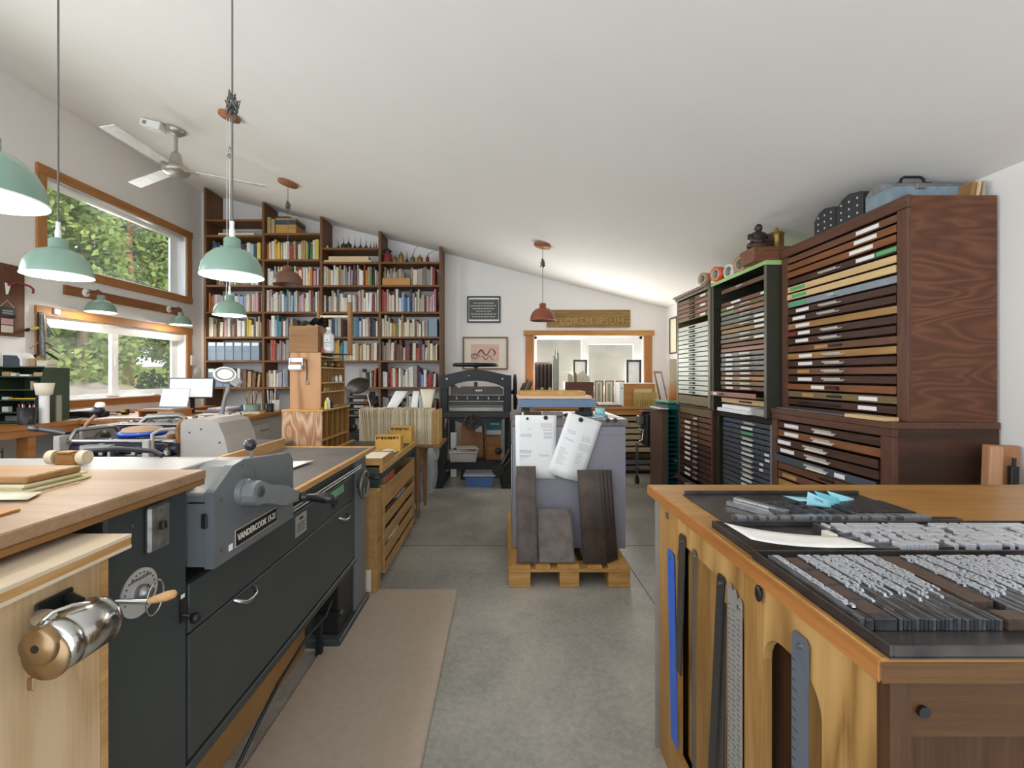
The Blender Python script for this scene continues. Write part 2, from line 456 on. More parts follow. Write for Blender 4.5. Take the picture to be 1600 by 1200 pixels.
for i, (x, y, r, mk, l) in enumerate(((-11.6, 12.2, .6, 1, 'round green bush under the olive tree outside the lower window'), (-11.5, 15.0, .6, 0, 'dark bush behind the dirt mound outside the lower window'), (-11.2, 16.9, .6, 2, 'pale green bush at the right of the dirt mound outside'))):
    bush(x, y, .8, r, LEAF[mk], l, 40+i, 'bushes outside the lower left window')
for i, px in enumerate((846, 872, 900, 934, 961, 996)):
    bush(ax(px, 9.6), 9.8, .2+2.6*(2.05-1.0)/2.2+1.05, .12+.02*(i % 3), LEAF[2 if i % 2 else 1], 'weedy tuft on the clay bank, number %s from the left through the back window' % ('one', 'two', 'three', 'four', 'five', 'six')[i], 60+i, 'tufts on the bank behind the house')

# ------------------------------------------------------------------ light
W = bpy.data.worlds.new('sky'); S.world = W; W.use_nodes = True
bg = W.node_tree.nodes['Background']
bg.inputs['Color'].default_value = (.84, .93, 1.06, 1); bg.inputs['Strength'].default_value = 1.15
sun = bpy.data.lights.new('sun', 'SUN'); sun.energy = 1.5; sun.angle = .02; sun.color = (1, .95, .86)
so = bpy.data.objects.new('sun', sun); COL.objects.link(so)
so.rotation_euler = Vector((-.72, .18, -.68)).to_track_quat('-Z', 'Y').to_euler()
def daylight_fill(loc, direction, sx, sy, e, c, spread=2.3):
    "area lamp added in a window opening to boost the sky light"
    l = bpy.data.lights.new('daylight_fill', 'AREA'); l.shape = 'RECTANGLE'; l.size = sx; l.size_y = sy; l.energy = e; l.color = c; l.spread = spread
    o = bpy.data.objects.new('daylight_fill', l); COL.objects.link(o); o.location = loc
    o.rotation_euler = Vector(direction).to_track_quat('-Z', 'Z').to_euler(); o.visible_camera = False
daylight_fill((XL-.17, 5.63, 2.99), (1, -.1, -.05), 1.95, .8, 10, (.97, .985, 1))
daylight_fill((XL-.17, 5.63, 1.57), (1, -.1, .1), 1.95, .8, 11, (.99, 1, .97))
daylight_fill((XL-.17, (LN[0]+LN[1])/2, 2.06), (1, .1, .1), 3.3, 1.75, 36, (.97, .985, 1))
daylight_fill(((BW[0]+BW[1])/2, YW+.15, 1.57), (0, -1, .45), 1.6, .8, 24, (1, .985, .93), 2.6)

# ------------------------------------------------------------------ camera
cam = bpy.data.cameras.new('camera'); co = bpy.data.objects.new('camera', cam); COL.objects.link(co)
co.location = (0, 0, EYE); co.rotation_euler = (PI/2, 0, 0)
cam.sensor_fit = 'HORIZONTAL'; cam.sensor_width = 36; cam.lens = 16.0*711/711.11
cam.shift_x = (800-CX)/1600; cam.shift_y = -(600-CY)/1600; cam.clip_start = .02
S.camera = co
S.view_settings.view_transform = 'Standard'; S.view_settings.look = 'None'; S.view_settings.gamma = 1
S.view_settings.use_curve_mapping = False; S.view_settings.exposure = 1.16
S.cycles.use_denoising = True; S.cycles.max_bounces = 10; S.cycles.diffuse_bounces = 6; S.cycles.transparent_max_bounces = 12
# ------------------------------------------------------------------ bookcase of four bays
BCW = wood('bookcase_fir', '#5d3f25', '#7d5631', 'z', 1.3)
BCX = wood('bookcase_shelf_fir', '#664528', '#8a6038', 'x', 1.3)
YF = 6.6
UP = [ax(p, YF) for p in (322, 413, 503.5, 595, 690)]      # right edge of each upright's front
bc = thing('bookcase', ((UP[0]+UP[-1])/2, 6.8, 0), 'tall dark wood bookcase of four stepped bays across the back wall', 'bookcase')
UT = .034
for i, x in enumerate(UP):
    xa = x-UT; top = ceil_z(x)-.012
    MB().prism([(xa, 0), (x, 0), (x, top), (xa, top+.008)], 'y', YF, YW-.002 if i < 4 else YW-.035).obj('upright', BCW, bc)
ROWS = {0: [342.5, 367, 404, 445, 487, 526, 563, 605, 647, 688, 726], 1: [364, 405, 446, 487, 526, 563, 605, 647, 688, 726],
        2: [387, 409, 445.5, 487, 526, 563, 605, 647, 688, 726], 3: [409, 445, 487, 526, 563, 605, 647, 688, 726]}
ST = .028
SHZ = {}
for bay in range(4):
    for k, py in enumerate(ROWS[bay]):
        z = az(py, YF); SHZ[bay, k] = z+.0008
        MB().box((UP[bay], YF+.003, z-ST), (UP[bay+1]-UT, YW-.036, z), .002).obj('shelf', BCX, bc)
# ---- books: colours and widths read from the rows of the photograph
PAL = dict(cream='#e4dcc6', white='#eeece6', ivory='#d9ceb2', tan='#b99a6e', brown='#6b4a35', maroon='#74303a', red='#a8322c', brick='#b5573f', orange='#d07a35', mustard='#d3a13a',
           yellow='#dcc356', olive='#7a7a3e', green='#4c7a50', sage='#9aa78a', teal='#3f7f86', sky='#9db9cc', blue='#3f5f94', navy='#27334f', grey='#8e8f90', charcoal='#3c3a3a', black='#232224', pink='#d3a5a5', lilac='#b5a9bf', violet='#6a4a6e', putty='#b3a898', rose='#c06a72')
def bookmat(n, c):
    m, nt, b, N, L = _new('book_cloth_'+n)
    base = _ramp(N, L, _noise(N, L, _coord(N, L), 6, 3), [(.3, tuple(x*.85 for x in lin(c)[:3])+(1,)), (.7, lin(c))])
    # lettering down the spine: fine light or dark marks, kept to the middle of the height
    f = _noise(N, L, _coord(N, L, (90, 1, 34)), 1.4, 3, .7)
    mk = N.new('ShaderNodeMath'); mk.operation = 'GREATER_THAN'; mk.inputs[1].default_value = .60
    L.new(f, mk.inputs[0])
    mx = N.new('ShaderNodeMix'); mx.data_type = 'RGBA'
    lum = sum(lin(c)[:3])/3
    mx.inputs['B'].default_value = lin('#3a332d') if lum > .28 else lin('#cfc3a4')
    k = N.new('ShaderNodeMath'); k.operation = 'MULTIPLY'; k.inputs[1].default_value = .55
    L.new(mk.outputs[0], k.inputs[0]); L.new(k.outputs[0], mx.inputs['Factor'])
    L.new(base, mx.inputs['A']); L.new(mx.outputs['Result'], b.inputs['Base Color'])
    b.inputs['Roughness'].default_value = .6
    return m
BM = {n: bookmat(n, c) for n, c in PAL.items()}
MIX_LIGHT = 'cream cream white white ivory ivory tan putty putty grey sky pink lilac brown maroon sage cream white red mustard blue green charcoal ivory putty'.split()
MIX_WARM = 'cream white mustard yellow orange white cream red charcoal ivory tan yellow green cream white pink orange maroon'.split()
MIX_PALE = 'white white cream ivory sky lilac pink putty cream white grey tan white cream rose teal'.split()
MIX_DARK = 'brown maroon grey charcoal cream tan ivory green brick putty grey olive cream white navy brown tan'.split()
MIX_OLD = 'cream tan ivory brown brick red putty maroon cream grey ivory white rose brown green cream tan black'.split()
BAYN = ['leftmost', 'second', 'third', 'rightmost']
ORD = 'top second third fourth fifth sixth seventh eighth ninth'.split()
def nth(n): return '%d%s' % (n, 'th' if 10 <= n % 100 <= 20 else {1: 'st', 2: 'nd', 3: 'rd'}.get(n % 10, 'th'))
# bay, shelf index, left and right end along the row in photograph pixels, colours, smallest and largest height, hidden share
BOOKROWS = [
 (0, 2, 329, 398, 'navy navy cream ivory charcoal cream grey navy black sky lilac violet navy'.split(), .20, .285),
 (0, 2, 401, 410.5, 'yellow white'.split(), .24, .27),
 (0, 3, 336, 410, MIX_DARK, .2, .28),
 (0, 4, 326, 410, 'orange grey lilac lilac putty lilac white white sky lilac cream tan ivory pink brown tan cream'.split(), .22, .30),
 (0, 5, 324, 409, 'cream putty brown brown pink cream maroon cream white sage yellow cream grey putty tan brown grey'.split(), .17, .30),
 (1, 1, 415, 500, MIX_WARM, .20, .315),
 (1, 2, 417, 500, MIX_PALE+MIX_WARM, .18, .30),
 (1, 3, 416, 500, 'white cream putty pink cream white grey white sky teal white sky sky pink lilac white cream cream pink red teal white putty'.split(), .2, .33),
 (1, 4, 416, 456, 'putty white sky teal cream white tan grey maroon'.split(), .22, .32),
 (1, 5, 416, 452, 'charcoal brick red grey grey charcoal pink putty white grey pink'.split(), .24, .32),
 (1, 6, 415, 452, 'tan cream ivory white white lilac sky grey black white white'.split(), .19, .30),
 (2, 2, 504, 591, MIX_LIGHT, .2, .315),
 (2, 3, 505, 591, 'cream navy blue putty cream cream violet ivory white cream ivory pink cream white putty grey brown pink cream maroon white white maroon cream white orange'.split(), .20, .33),
 (2, 4, 512, 534, 'putty navy sky ivory cream sage cream'.split(), .25, .30),
 (2, 4, 543, 591, 'red maroon navy teal blue charcoal grey white cream white brown charcoal navy cream grey'.split(), .22, .32),
 (2, 5, 523, 591, 'mustard teal teal sky white cream tan ivory tan cream cream brown tan cream grey brown pink'.split(), .21, .30),
 (2, 6, 560, 591, 'grey charcoal black cream grey charcoal brick red pink cream white putty'.split(), .17, .30),
 (2, 7, 567, 590, 'brick tan brick charcoal green black grey pink'.split(), .2, .27),
 (3, 1, 642, 682, 'tan cream cream putty pink grey olive grey grey pink brick tan'.split(), .2, .27),
 (3, 2, 596, 683, 'red brick pink cream ivory putty cream tan cream white sky blue sky putty cream grey cream putty ivory putty grey maroon tan putty pink white rose maroon blue navy'.split(), .2, .34),
 (3, 3, 596, 668, 'cream ivory cream white tan mustard putty olive cream ivory tan cream cream ivory maroon cream brown putty cream grey ivory putty'.split(), .18, .325),
 (3, 4, 596, 683, 'grey grey putty cream maroon cream brown brown cream maroon grey black cream cream brick maroon grey cream tan white tan cream grey'.split(), .18, .31),
 (3, 5, 597, 682, 'tan cream maroon red brick ivory red brown pink putty cream white cream white white putty grey maroon blue sky white maroon red maroon cream white'.split(), .17, .32),
 (3, 6, 597, 624, 'grey putty charcoal grey red cream red brown pink rose grey'.split(), .17, .28),
 (3, 6, 628, 683, 'grey sage olive pink cream teal white white cream charcoal black brown tan'.split(), .17, .28),
 (0, 8, 410, 411, [], .2, .3),
 (1, 8, 415, 440, 'red cream grey putty white grey white white'.split(), .24, .33),
]
books = []
rb = random.Random(11)
counts = {}
for bay, k, pa, pb, cols, h0, h1 in BOOKROWS:
    if not cols: continue
    z = SHZ[bay, k]; x = max(ax(pa, YF+.03), UP[bay]+.004); xe = min(ax(pb, YF+.03), UP[bay+1]-UT-.004)
    i = 0
    while True:
        t = rb.choice((.018, .022, .026, .03, .034, .042)) if len(cols) > 20 else rb.choice((.022, .028, .034, .042, .05))
        if x+t > xe:
            break
        h = h0+(h1-h0)*rb.random(); d = .15+.08*rb.random()+h*.12
        if SHZ.get((bay, k-1)): h = min(h, SHZ[bay, k-1]-ST-z-.012)
        c = cols[int(i*len(cols)/max(1, (xe-ax(pa, YF))/.031)) % len(cols)] if rb.random() < .8 else rb.choice(cols)
        counts[bay, k] = counts.get((bay, k), 0)+1
        tl = rb.uniform(0, .012) if rb.random() < .12 else 0
        books.append((t*h, bay, k, counts[bay, k], x, t, h, d, z, c, YF+.03+rb.random()*.035, tl))
        x += t+.0012+tl+(.003 if rb.random() < .1 else 0); i += 1
books.sort(reverse=True)
def book_mb(b, t, h, d, x, y, z, tl):
    e = min(.004, t*.2)
    s = Matrix.Identity(4)
    # slightly rounded spine towards the room, square fore edge behind
    pr = [(x, y+e), (x+t*.25, y), (x+t*.75, y), (x+t, y+e), (x+t, y+d), (x, y+d)]
    n = len(b.v); b.prism(pr, 'z', z, z+h)
    if tl:
        for p in b.v[n:]: p.x += tl*(p.z-z)/h
VIS = 300
SIZE = lambda h, t: ('tall ' if h > .29 else 'short ' if h < .215 else '')+('thick ' if t > .038 else 'slim ' if t < .022 else '')
rest = {}
for n, (a, bay, k, num, x, t, h, d, z, c, y, tl) in enumerate(books):
    if n < VIS:
        b = MB(); book_mb(b, t, h, d, x, y, z, tl)
        row = ROWS[bay][k]
        tag(b.obj('book', BM[c]), '%s%s book, %s from left on %s shelf of %s bookcase bay' % (SIZE(h, t), c.replace('putty', 'putty grey').replace('sky', 'sky blue'), nth(num), ORD[k] if k < 9 else 'lowest', BAYN[bay]), 'book', 'books in the tall bookcase')
    else: rest.setdefault(c, []).append((x, t, h, d, y, z, tl))
# the slimmest ones, too many to tell apart, as one mass of many colours
b = MB(); mats = list(rest); idx = []
for mi, c in enumerate(mats):
    for x, t, h, d, y, z, tl in rest[c]:
        n0 = len(b.f); book_mb(b, t, h, d, x, y, z, tl); idx += [mi]*(len(b.f)-n0)
o = b.obj('books', [BM[c] for c in mats]); o['kind'] = 'stuff'
o.data.polygons.foreach_set('material_index', idx)
tag(o, 'the remaining slim books filling the gaps between the larger ones on the shelves', 'books')
# ---- pale blue file boxes on the leftmost bay
FB = paint('blue_grey_box_card', '#8496a6', .7, var=.05)
FW = paint('box_label_paper', '#f1f1ee', .8, var=.02)
def file_box(pa, pb, k, label, h):
    z = SHZ[0, k]; x0, x1 = ax(pa, YF), ax(pb, YF)
    t = thing('file_box', ((x0+x1)/2, YF+.16, z), label, 'box', 'pale blue file boxes in the bookcase')
    MB().box((x0, YF+.03, z), (x1-.004, YF+.29, z+h), .003).obj('box_body', FB, t)
    MB().box((x0+.012, YF+.028, z+h*.80), (x1-.016, YF+.03, z+h*.97)).obj('label_card', FW, t)
    MB().box((x0+.001, YF+.0285, z+h*.5), (x1-.005, YF+.03, z+h*.515)).obj('seam', paint('seam_grey', '#5f7080', .8), t)
for i in range(6):
    file_box(322.5+i*13.6, 335.6+i*13.6, 6, 'pale blue file box, %s from the left in the row of six' % ORD[i].replace('top', 'first'), .265)
for i in range(3):
    file_box(322.5+i*12, 334+i*12, 7, 'pale blue file box behind the magnifier lamp, %s from the left' % ('first', 'second', 'third')[i], .27)
# brown folders beside them
for i, (pa, w, lean, c, l) in enumerate(((368, 5, 0, 'white', 'white box file beside the brown folders on the leftmost bay'), (377, 6, .0, 'brown', 'upright brown folder on the leftmost bay beside white box file'), (384, 6, .03, 'tan', 'tan brown folder between two darker folders on leftmost bay'), (391, 6, .05, 'brown', 'leaning brown folder at the right end of leftmost bay'), (399, 4, .1, 'tan', 'steeply leaning tan board at the bay end'))):
    x0 = ax(pa, YF); z = SHZ[0, 7]; b = MB(); n = len(b.v)
    b.box((x0, YF+.04, z), (x0+w*.0085, YF+.25, z+.27-.02*i), .002)
    for p in b.v: p.x += lean*(p.z-z)
    tag(b.obj('folder', BM[c]), l, 'folder')
# a few books lying down, and boards on the top shelves
def slab(name, pa, pb, k, bay, h, y0, d, m, label, cat, dz=0):
    z = SHZ[bay, k]+dz
    return tag(MB().box((ax(pa, YF), YF+y0, z), (ax(pb, YF), YF+y0+d, z+h), .002).obj(name, m), label, cat)
PLY0 = wood('pale_plank', '#c9ad80', '#dfc69c', 'x', 1.)
slab('picture_frame', 349, 409, 1, 0, .075, .06, .25, BM['grey'], 'grey flat box lying on the high shelf of the leftmost bay', 'box')
slab('board', 340, 396, 1, 0, .03, .01, .04, BM['ivory'], 'cream board lying in front of the grey box on high shelf', 'board')
slab('plank', 505, 579, 1, 2, .03, .02, .12, PLY0, 'lower of two pale planks stacked on the third bay', 'plank')
slab('plank', 512, 575, 1, 2, .055, .03, .1, PLY0, 'upper of two pale planks stacked on the third bay', 'plank', .031)
for i, (pa, c) in enumerate(((415, 'tan'), (421.5, 'tan'))):
    slab('book', pa, pa+5.5, 0, 1, .245-.03*i, .04, .2, BM[c], ('taller' if not i else 'shorter')+' tan slipcase standing beside the old wooden crate atop the second bay', 'book')
# old box with a dark label band on top of the second bay
z = SHZ[1, 0]; x0, x1 = ax(429, YF), ax(461, YF)
t = thing('crate', ((x0+x1)/2, YF+.2, z), 'old wooden box with dark blue label band on top of second bay', 'crate')
OC = wood('old_crate_wood', '#a97a3a', '#c89a55', 'x', 1.6)
MB().box((x0, YF+.03, z), (x1, YF+.33, z+.165), .004).obj('box_body', OC, t)
MB().box((x0-.004, YF+.026, z+.166), (x1+.004, YF+.334, z+.225), .004).obj('lid', OC, t)
MB().box((x0-.001, YF+.024, z+.13), (x1+.001, YF+.331, z+.17)).box((x0-.005, YF+.024, z+.17), (x1+.005, YF+.336, z+.195)).obj('label_band', paint('label_blue', '#3b4a55', .7), t)
slab('book', 431, 450, 0, 1, .035, .06, .2, BM['charcoal'], 'dark thin book lying on top of the old wooden box', 'book', .226)
# box file with pamphlets on the rightmost bay
z = SHZ[3, 1]; x0, x1 = ax(597, YF), ax(640.5, YF)
t = thing('pamphlet_tray', ((x0+x1)/2, YF+.12, z), 'low wooden tray full of thin pamphlets on rightmost bay', 'tray')
b = MB().box((x0, YF+.01, z), (x1, YF+.02, z+.1)).box((x0, YF+.02, z), (x0+.01, YF+.2, z+.1)).box((x1-.01, YF+.02, z), (x1, YF+.2, z+.1)).box((x0, YF+.02, z), (x1, YF+.2, z+.01)).box((x0, YF+.2, z), (x1, YF+.21, z+.1))
b.obj('tray', wood('tray_pine', '#b07c40', '#c99a5c', 'x', 1.5), t)
x = x0+.014; rp = random.Random(5); i = 0
while x < x1-.03:
    th = rp.choice((.006, .009, .012)); h = rp.uniform(.17, .27)
    if i < 24:
        c = rp.choice('sky cream tan white grey olive teal brick ivory sage putty'.split())
        tag(MB().box((x, YF+.03, z+.011), (x+th, YF+.17, z+h)).obj('pamphlet', BM[c]), '%s pamphlet, %s from the left in the low wooden tray' % (c, nth(i+1)), 'pamphlet', 'pamphlets in the wooden tray')
    x += th+.004; i += 1
# oil cans on the two right bays: slim-spouted cans and brass ones
DK = paint('dark_tin', '#4a453e', .45, .7, scale=14)
BR = paint('aged_brass', '#8a7238', .4, .8, scale=14, c2='#a98c4c')
RD = paint('worn_red_paint', '#7d2c28', .5, var=.2)
CERAM = paint('white_ceramic', '#e6e0d6', .4)
def oil_can(px, bay, k, r, h, sp, m, label, bend=0., conical=True):
    z = SHZ[bay, k]; x = ax(px, YF+.1); y = YF+.1
    t = thing('oil_can', (x, y, z), label, 'oil can', 'oil cans on top of the bookcase')
    b = MB().lathe([(r, 0), (r, .012), (r*.95, h*.35), (r*.35, h*.8), (.008, h)] if conical else [(r, 0), (r, h*.62), (r*.9, h*.72), (r*.3, h*.86), (r*.25, h)], (x, y, z), n=14)
    b.obj('can_body', m, t)
    if sp:
        b = MB().tube([(x, y, z+h*.96), (x+bend*.25, y, z+h+sp*.5), (x+bend, y, z+h+sp)], [.007, .004, .002], 6)
        b.obj('spout', m, t)
    return t
oil_can(511.5, 2, 0, .022, .06, .0, CERAM, 'small white ceramic cone at the left end above the planks')
oil_can(517, 2, 0, .032, .035, .0, paint('copper_tin', '#9a6a48', .4, .7), 'low copper cone beside the white ceramic one')
oil_can(529, 2, 0, .032, .055, .10, DK, 'oil can with bent spout, first of the dark cans', -.03)
oil_can(537, 2, 0, .04, .10, .075, DK, 'bulbous dark oil can, second of the dark cans', 0, False)
oil_can(545, 2, 0, .042, .11, .08, DK, 'tallest bulbous dark oil can, third of the dark cans', 0, False)
oil_can(554.5, 2, 0, .034, .06, .11, DK, 'cone shaped dark oil can, fourth of the dark cans')
oil_can(563.5, 2, 0, .036, .065, .11, DK, 'cone shaped dark oil can, fifth of the dark cans')
oil_can(572, 2, 0, .038, .065, .07, DK, 'wide cone oil can, sixth of the dark cans')
oil_can(579, 2, 0, .026, .05, .07, DK, 'small cone oil can, seventh of the dark cans')
oil_can(584.5, 2, 0, .024, .045, .07, DK, 'smallest cone oil can, eighth of the dark cans')
oil_can(588.2, 2, 0, .016, .04, .06, DK, 'tiny thin oil can against the upright, last of the dark cans')
# rightmost bay top: red can with black lid, brass cans, pump can, red can
z = SHZ[3, 0]; x = ax(605.5, YF+.1)
t = thing('canister', (x, YF+.1, z), 'red metal canister with a wide black lid on bookcase top', 'canister')
MB().lathe([(.062, 0), (.064, .01), (.064, .125), (.055, .14)], (x, YF+.1, z)).obj('canister_body', RD, t)
MB().lathe([(.05, .141), (.05, .165), (.062, .175), (.062, .185), (.02, .21), (.012, .225)], (x, YF+.1, z)).obj('lid', paint('black_tin', '#262322', .5), t)
oil_can(617, 3, 0, .034, .115, 0, BR, 'short brass oil can right of the red canister', 0, False)
oil_can(627, 3, 0, .042, .17, 0, BR, 'tall brass oil can in the middle of rightmost bay top', 0, False)
oil_can(636, 3, 0, .036, .065, .11, DK, 'dark cone oil can right of the tall brass can')
oil_can(645, 3, 0, .036, .12, .16, paint('pewter_tin', '#777468', .4, .7), 'grey pump oil can with a long curved spout', .10, False)
oil_can(656, 3, 0, .044, .12, 0, BR, 'squat brass oil can right of the pump can', 0, False)
oil_can(668, 3, 0, .026, .12, .06, RD, 'small red oil can with long spout near the right end', .11, False)
slab('file_box', 669, 682.5, 3, 3, .265, .03, .2, FB, 'blue grey file box at the right end of rightmost bay', 'box')
# ------------------------------------------------------------------ shared finishes
PG = paint('press_grey_enamel', '#6a6e6e', .3, var=.05, scale=5, spec=.5)
PGD = paint('press_dark_enamel', '#3d4241', .4, var=.05, scale=5, spec=.45)
CHROME = paint('chrome', '#c9c9c6', .18, 1., var=.04)
STEEL = paint('worked_steel', '#9a9a98', .32, .9, var=.15, scale=20)
BLACK = paint('black_plastic', '#191919', .4, var=.1)
DKB = paint('dark_bronze_gear', '#4b4640', .4, .6, var=.2)
IRON = paint('black_iron', '#232425', .45, .3, var=.2, scale=15)
PAPER = paint('white_paper', '#f3f2ef', .85, var=.01)
CREAM = paint('cream_paper', '#e8dfc6', .85, var=.04, scale=20)
INK = paint('print_ink', '#6d6a68', .8)
BIRCH = ply('birch_plywood', '#b8966c', '#d0b48c', 'z', 1.1, 3.2, .55, 1.8, '#d9c29e')
BIRCHT = wood('birch_plywood_top', '#c9b394', '#dcc9ae', 'y', .8)
PLYEDGE = wood('plywood_edge', '#a87840', '#caa068', 'y', 2.)
OAKB = wood('bench_top_wood', '#b9834a', '#d2a268', 'y', 1., .35)
E = .0008

# ------------------------------------------------------------------ plywood pedestal with pencil sharpener
t = thing('plywood_pedestal', (-1.1, .5, 0), 'raw plywood pedestal in the near left corner beside the grey press', 'pedestal')
MB().box((-1.5, .12, 0), (-.75, .848, 1.065)).obj('carcass', BIRCH, t)
MB().box((-.752, .849, 0), (-.75, .866, 1.065)).box((-1.5, .849, 0), (-.7525, .866, 1.065)).obj('end_panel', PLYEDGE, t)
MB().box((-1.53, .1, 1.0655), (-.722, .886, 1.072)).box((-1.53, .1, 1.086), (-.722, .886, 1.0925)).obj('top', BIRCHT, t)
MB().box((-1.53, .1, 1.072), (-.7225, .8855, 1.086)).obj('top_core', PLYEDGE, t)
t = thing('pencil_sharpener', (-.70, .74, .98), 'chrome crank pencil sharpener screwed to the plywood pedestal', 'pencil sharpener')
CU = paint('brassy_steel', '#a08460', .3, .85, var=.1)
MB().box((-.7485, .725, .965), (-.742, .79, 1.035), .004).obj('wall_bracket', IRON, t)
MB().tube([(-.742, .745, 1.0), (-.72, .745, 1.0)], .014, 10).tube([(-.742, .778, 1.02), (-.716, .77, 1.015)], .01, 8).obj('bracket_arm', IRON, t)
c = (-.687, .685, .985)
MB().lathe([(.0, 0), (.036, .001), (.041, .006), (.0415, .02), (.039, .022), (.0415, .024), (.0415, .078), (.0385, .08), (.0415, .084), (.038, .094), (.024, .1), (0, .1)], c, (0, 1, 0), 32).obj('barrel', CHROME, t)
MB().lathe([(0, -.014), (.0255, -.013), (.028, -.009), (.028, .002)], (-.69, .685, .996), (0, 1, 0), 28).obj('pencil_guide', CU, t)
MB().lathe([(.0, -.0045), (.034, -.004), (.037, 0), (.037, .001)], (-.687, .685, .978), (0, 1, 0), 28).obj('end_cap', CU, t)
MB().cyl((-.69, .6705, .996), (-.69, .6715, .996), .006, n=14).obj('pencil_hole', BLACK, t)
MB().box((-.712, .679, .928), (-.700, .684, .948), .003).obj('catch', CU, t)
MB().tube([(-.70, .69, 1.026), (-.692, .70, 1.036), (-.68, .72, 1.037), (-.672, .74, 1.030)], .003, 8).cyl((-.707, .70, 1.024), (-.704, .70, 1.032), .015, n=18).obj('clip', CHROME, t)
k = MB().tube([(-.687, .785, 1.0), (-.687, .80, 1.0), (-.68, .806, 1.0), (-.628, .806, 1.0)], .0045, 8).obj('crank', CHROME, t)
MB().lathe([(.004, 0), (.0065, .01), (.0085, .028), (.007, .04), (.003, .043)], (-.628, .806, 1.0), (.9, .43, .15), 14).obj('crank_grip', wood('crank_grip_wood', '#a67d4e', '#c79a68', 'x', 3), k)

# ------------------------------------------------------------------ the big grey proof press
P = thing('proof_press', (-1.1, 1.8, 0), 'big dark grey cylinder proof press with crank and wooden feed board, left foreground', 'printing press')
MB().box((-1.40, .963, 0), (-.84, 1.213, 1.104), .006).obj('end_cabinet', PGD, P)
MB().box((-1.45, .40, 1.096), (-.87, .958, 1.106)).box((-1.40, .90, .2), (-1.2, .958, 1.0955)).obj('board_support', STEEL, P)
MB().box((-1.62, .38, 1.107), (-.802, 1.228, 1.121), .002).obj('feed_board_edge', wood('feed_board_ply_edge', '#775028', '#9c7040', 'y', 2), P)
MB().box((-1.62, .38, 1.1215), (-.80, 1.23, 1.147), .003).obj('feed_board', wood('feed_board_wood', '#876846', '#a38567', 'x', .8, .45), P)
MB().box((-1.60, 1.232, 1.10), (-.875, 1.40, 1.146), .003).obj('feed_plate', paint('pale_enamel', '#a9a8a5', .3, var=.03), P)
MB().tube([(-1.35, 1.42, 1.13), (-1.3, 1.42, 1.165), (-1.2, 1.42, 1.172), (-1.09, 1.42, 1.165), (-1.06, 1.42, 1.15)], .008, 8).obj('guard_bar', IRON, P)
# galvanised switch, dial and lever on the end cabinet
sw = MB().box((-.8395, 1.064, .98), (-.824, 1.132, 1.092), .006).obj('switch_plate', paint('galvanised', '#9b9a93', .4, .8, var=.3, scale=40), P)
MB().box((-.824, 1.09, 1.03), (-.812, 1.106, 1.05), .003).obj('toggle', BLACK, sw)
MB().cyl((-.8242, 1.098, 1.075), (-.822, 1.098, 1.075), .004).cyl((-.8242, 1.098, .995), (-.822, 1.098, .995), .004).obj('screw', STEEL, sw)
MB().cyl((-.8395, 1.03, 1.06), (-.836, 1.03, 1.06), .005, n=10).obj('screw', STEEL, P)
d = MB().cyl((-.8395, 1.05, .90), (-.836, 1.05, .90), .054, n=40).obj('dial', paint('dial_face', '#c9c7c0', .4, .3, var=.05), P)
b = MB()
for i in range(18):
    a = math.radians(-60+i*15); p = Vector((-.8358, 1.05+.044*math.cos(a), .90+.044*math.sin(a)))
    b.cyl(p, p+Vector((.0006, 0, 0)), .0022, n=6)
b.obj('dial_marks', BLACK, d)
text('IMPRESSION', .010, (-.8355, 1.05, .932), (0, 1, 0), (0, 0, 1), BLACK, d, 'dial_lettering', .0003)
MB().lathe([(.018, 0), (.018, .012), (.012, .016), (.010, .026), (0, .026)], (-.836, 1.05, .90), (1, 0, 0), 20).obj('dial_knob', STEEL, d)
MB().tube([(-.806+.004*math.sin(a_/24*2*PI), 1.056+.026*math.cos(a_/24*2*PI), .885+.04*math.sin(a_/24*2*PI)) for a_ in range(24)], .0022, 6, True).obj('ring_handle', CHROME, d)
lv = MB().box((-.8395, 1.182, .755), (-.837, 1.20, .83)).obj('lever_plate', BLACK, P)
MB().box((-.8372, 1.184, .818), (-.8362, 1.198, .828)).obj('lever_legend', PAPER, lv)
MB().tube([(-.838, 1.191, .775), (-.82, 1.2, .765)], .004, 8).ball((-.812, 1.203, .76), .014).obj('lever_knob', BLACK, lv)
# carriage with its side plate and crank
prof = [(1.222, .88), (1.222, 1.085), (1.31, 1.142), (1.36, 1.15), (1.60, 1.125)]
for i in range(1, 6):
    a = PI/2*(1-i/5); prof.append((1.636+.05*math.cos(a), 1.073+.05*math.sin(a)))
prof.append((1.686, .876))
DC = (1.353, 1.055); DR = .082
def edge_of(poly, c, ang):
    "where a ray from c leaves the outline"
    d = Vector((math.cos(ang), math.sin(ang))); best = None
    for (y0, z0), (y1, z1) in zip(poly, poly[1:]+poly[:1]):
        e = Vector((y1-y0, z1-z0)); w = Vector((y0-c[0], z0-c[1])); den = d.x*e.y-d.y*e.x
        if abs(den) < 1e-9: continue
        tt = (w.x*e.y-w.y*e.x)/den; uu = (w.x*d.y-w.y*d.x)/den
        if tt > 0 and -1e-6 <= uu <= 1+1e-6 and (best is None or tt > best): best = tt
    return best
angs = sorted([2*PI*i/48 for i in range(48)]+[math.atan2(z-DC[1], y-DC[0]) % (2*PI) for y, z in prof])
ring_o, ring_i = [], []
for a in angs:
    r_ = edge_of(prof, DC, a); q = min(DR, r_-.002)
    ring_o.append((DC[0]+r_*math.cos(a), DC[1]+r_*math.sin(a))); ring_i.append((DC[0]+q*math.cos(a), DC[1]+q*math.sin(a)))
N_ = len(angs); b = MB()
vs = [(-.775, *p) for p in ring_o]+[(-.775, *p) for p in ring_i]+[(-.80, *p) for p in ring_o]+[(-.80, *p) for p in ring_i]
fs = []
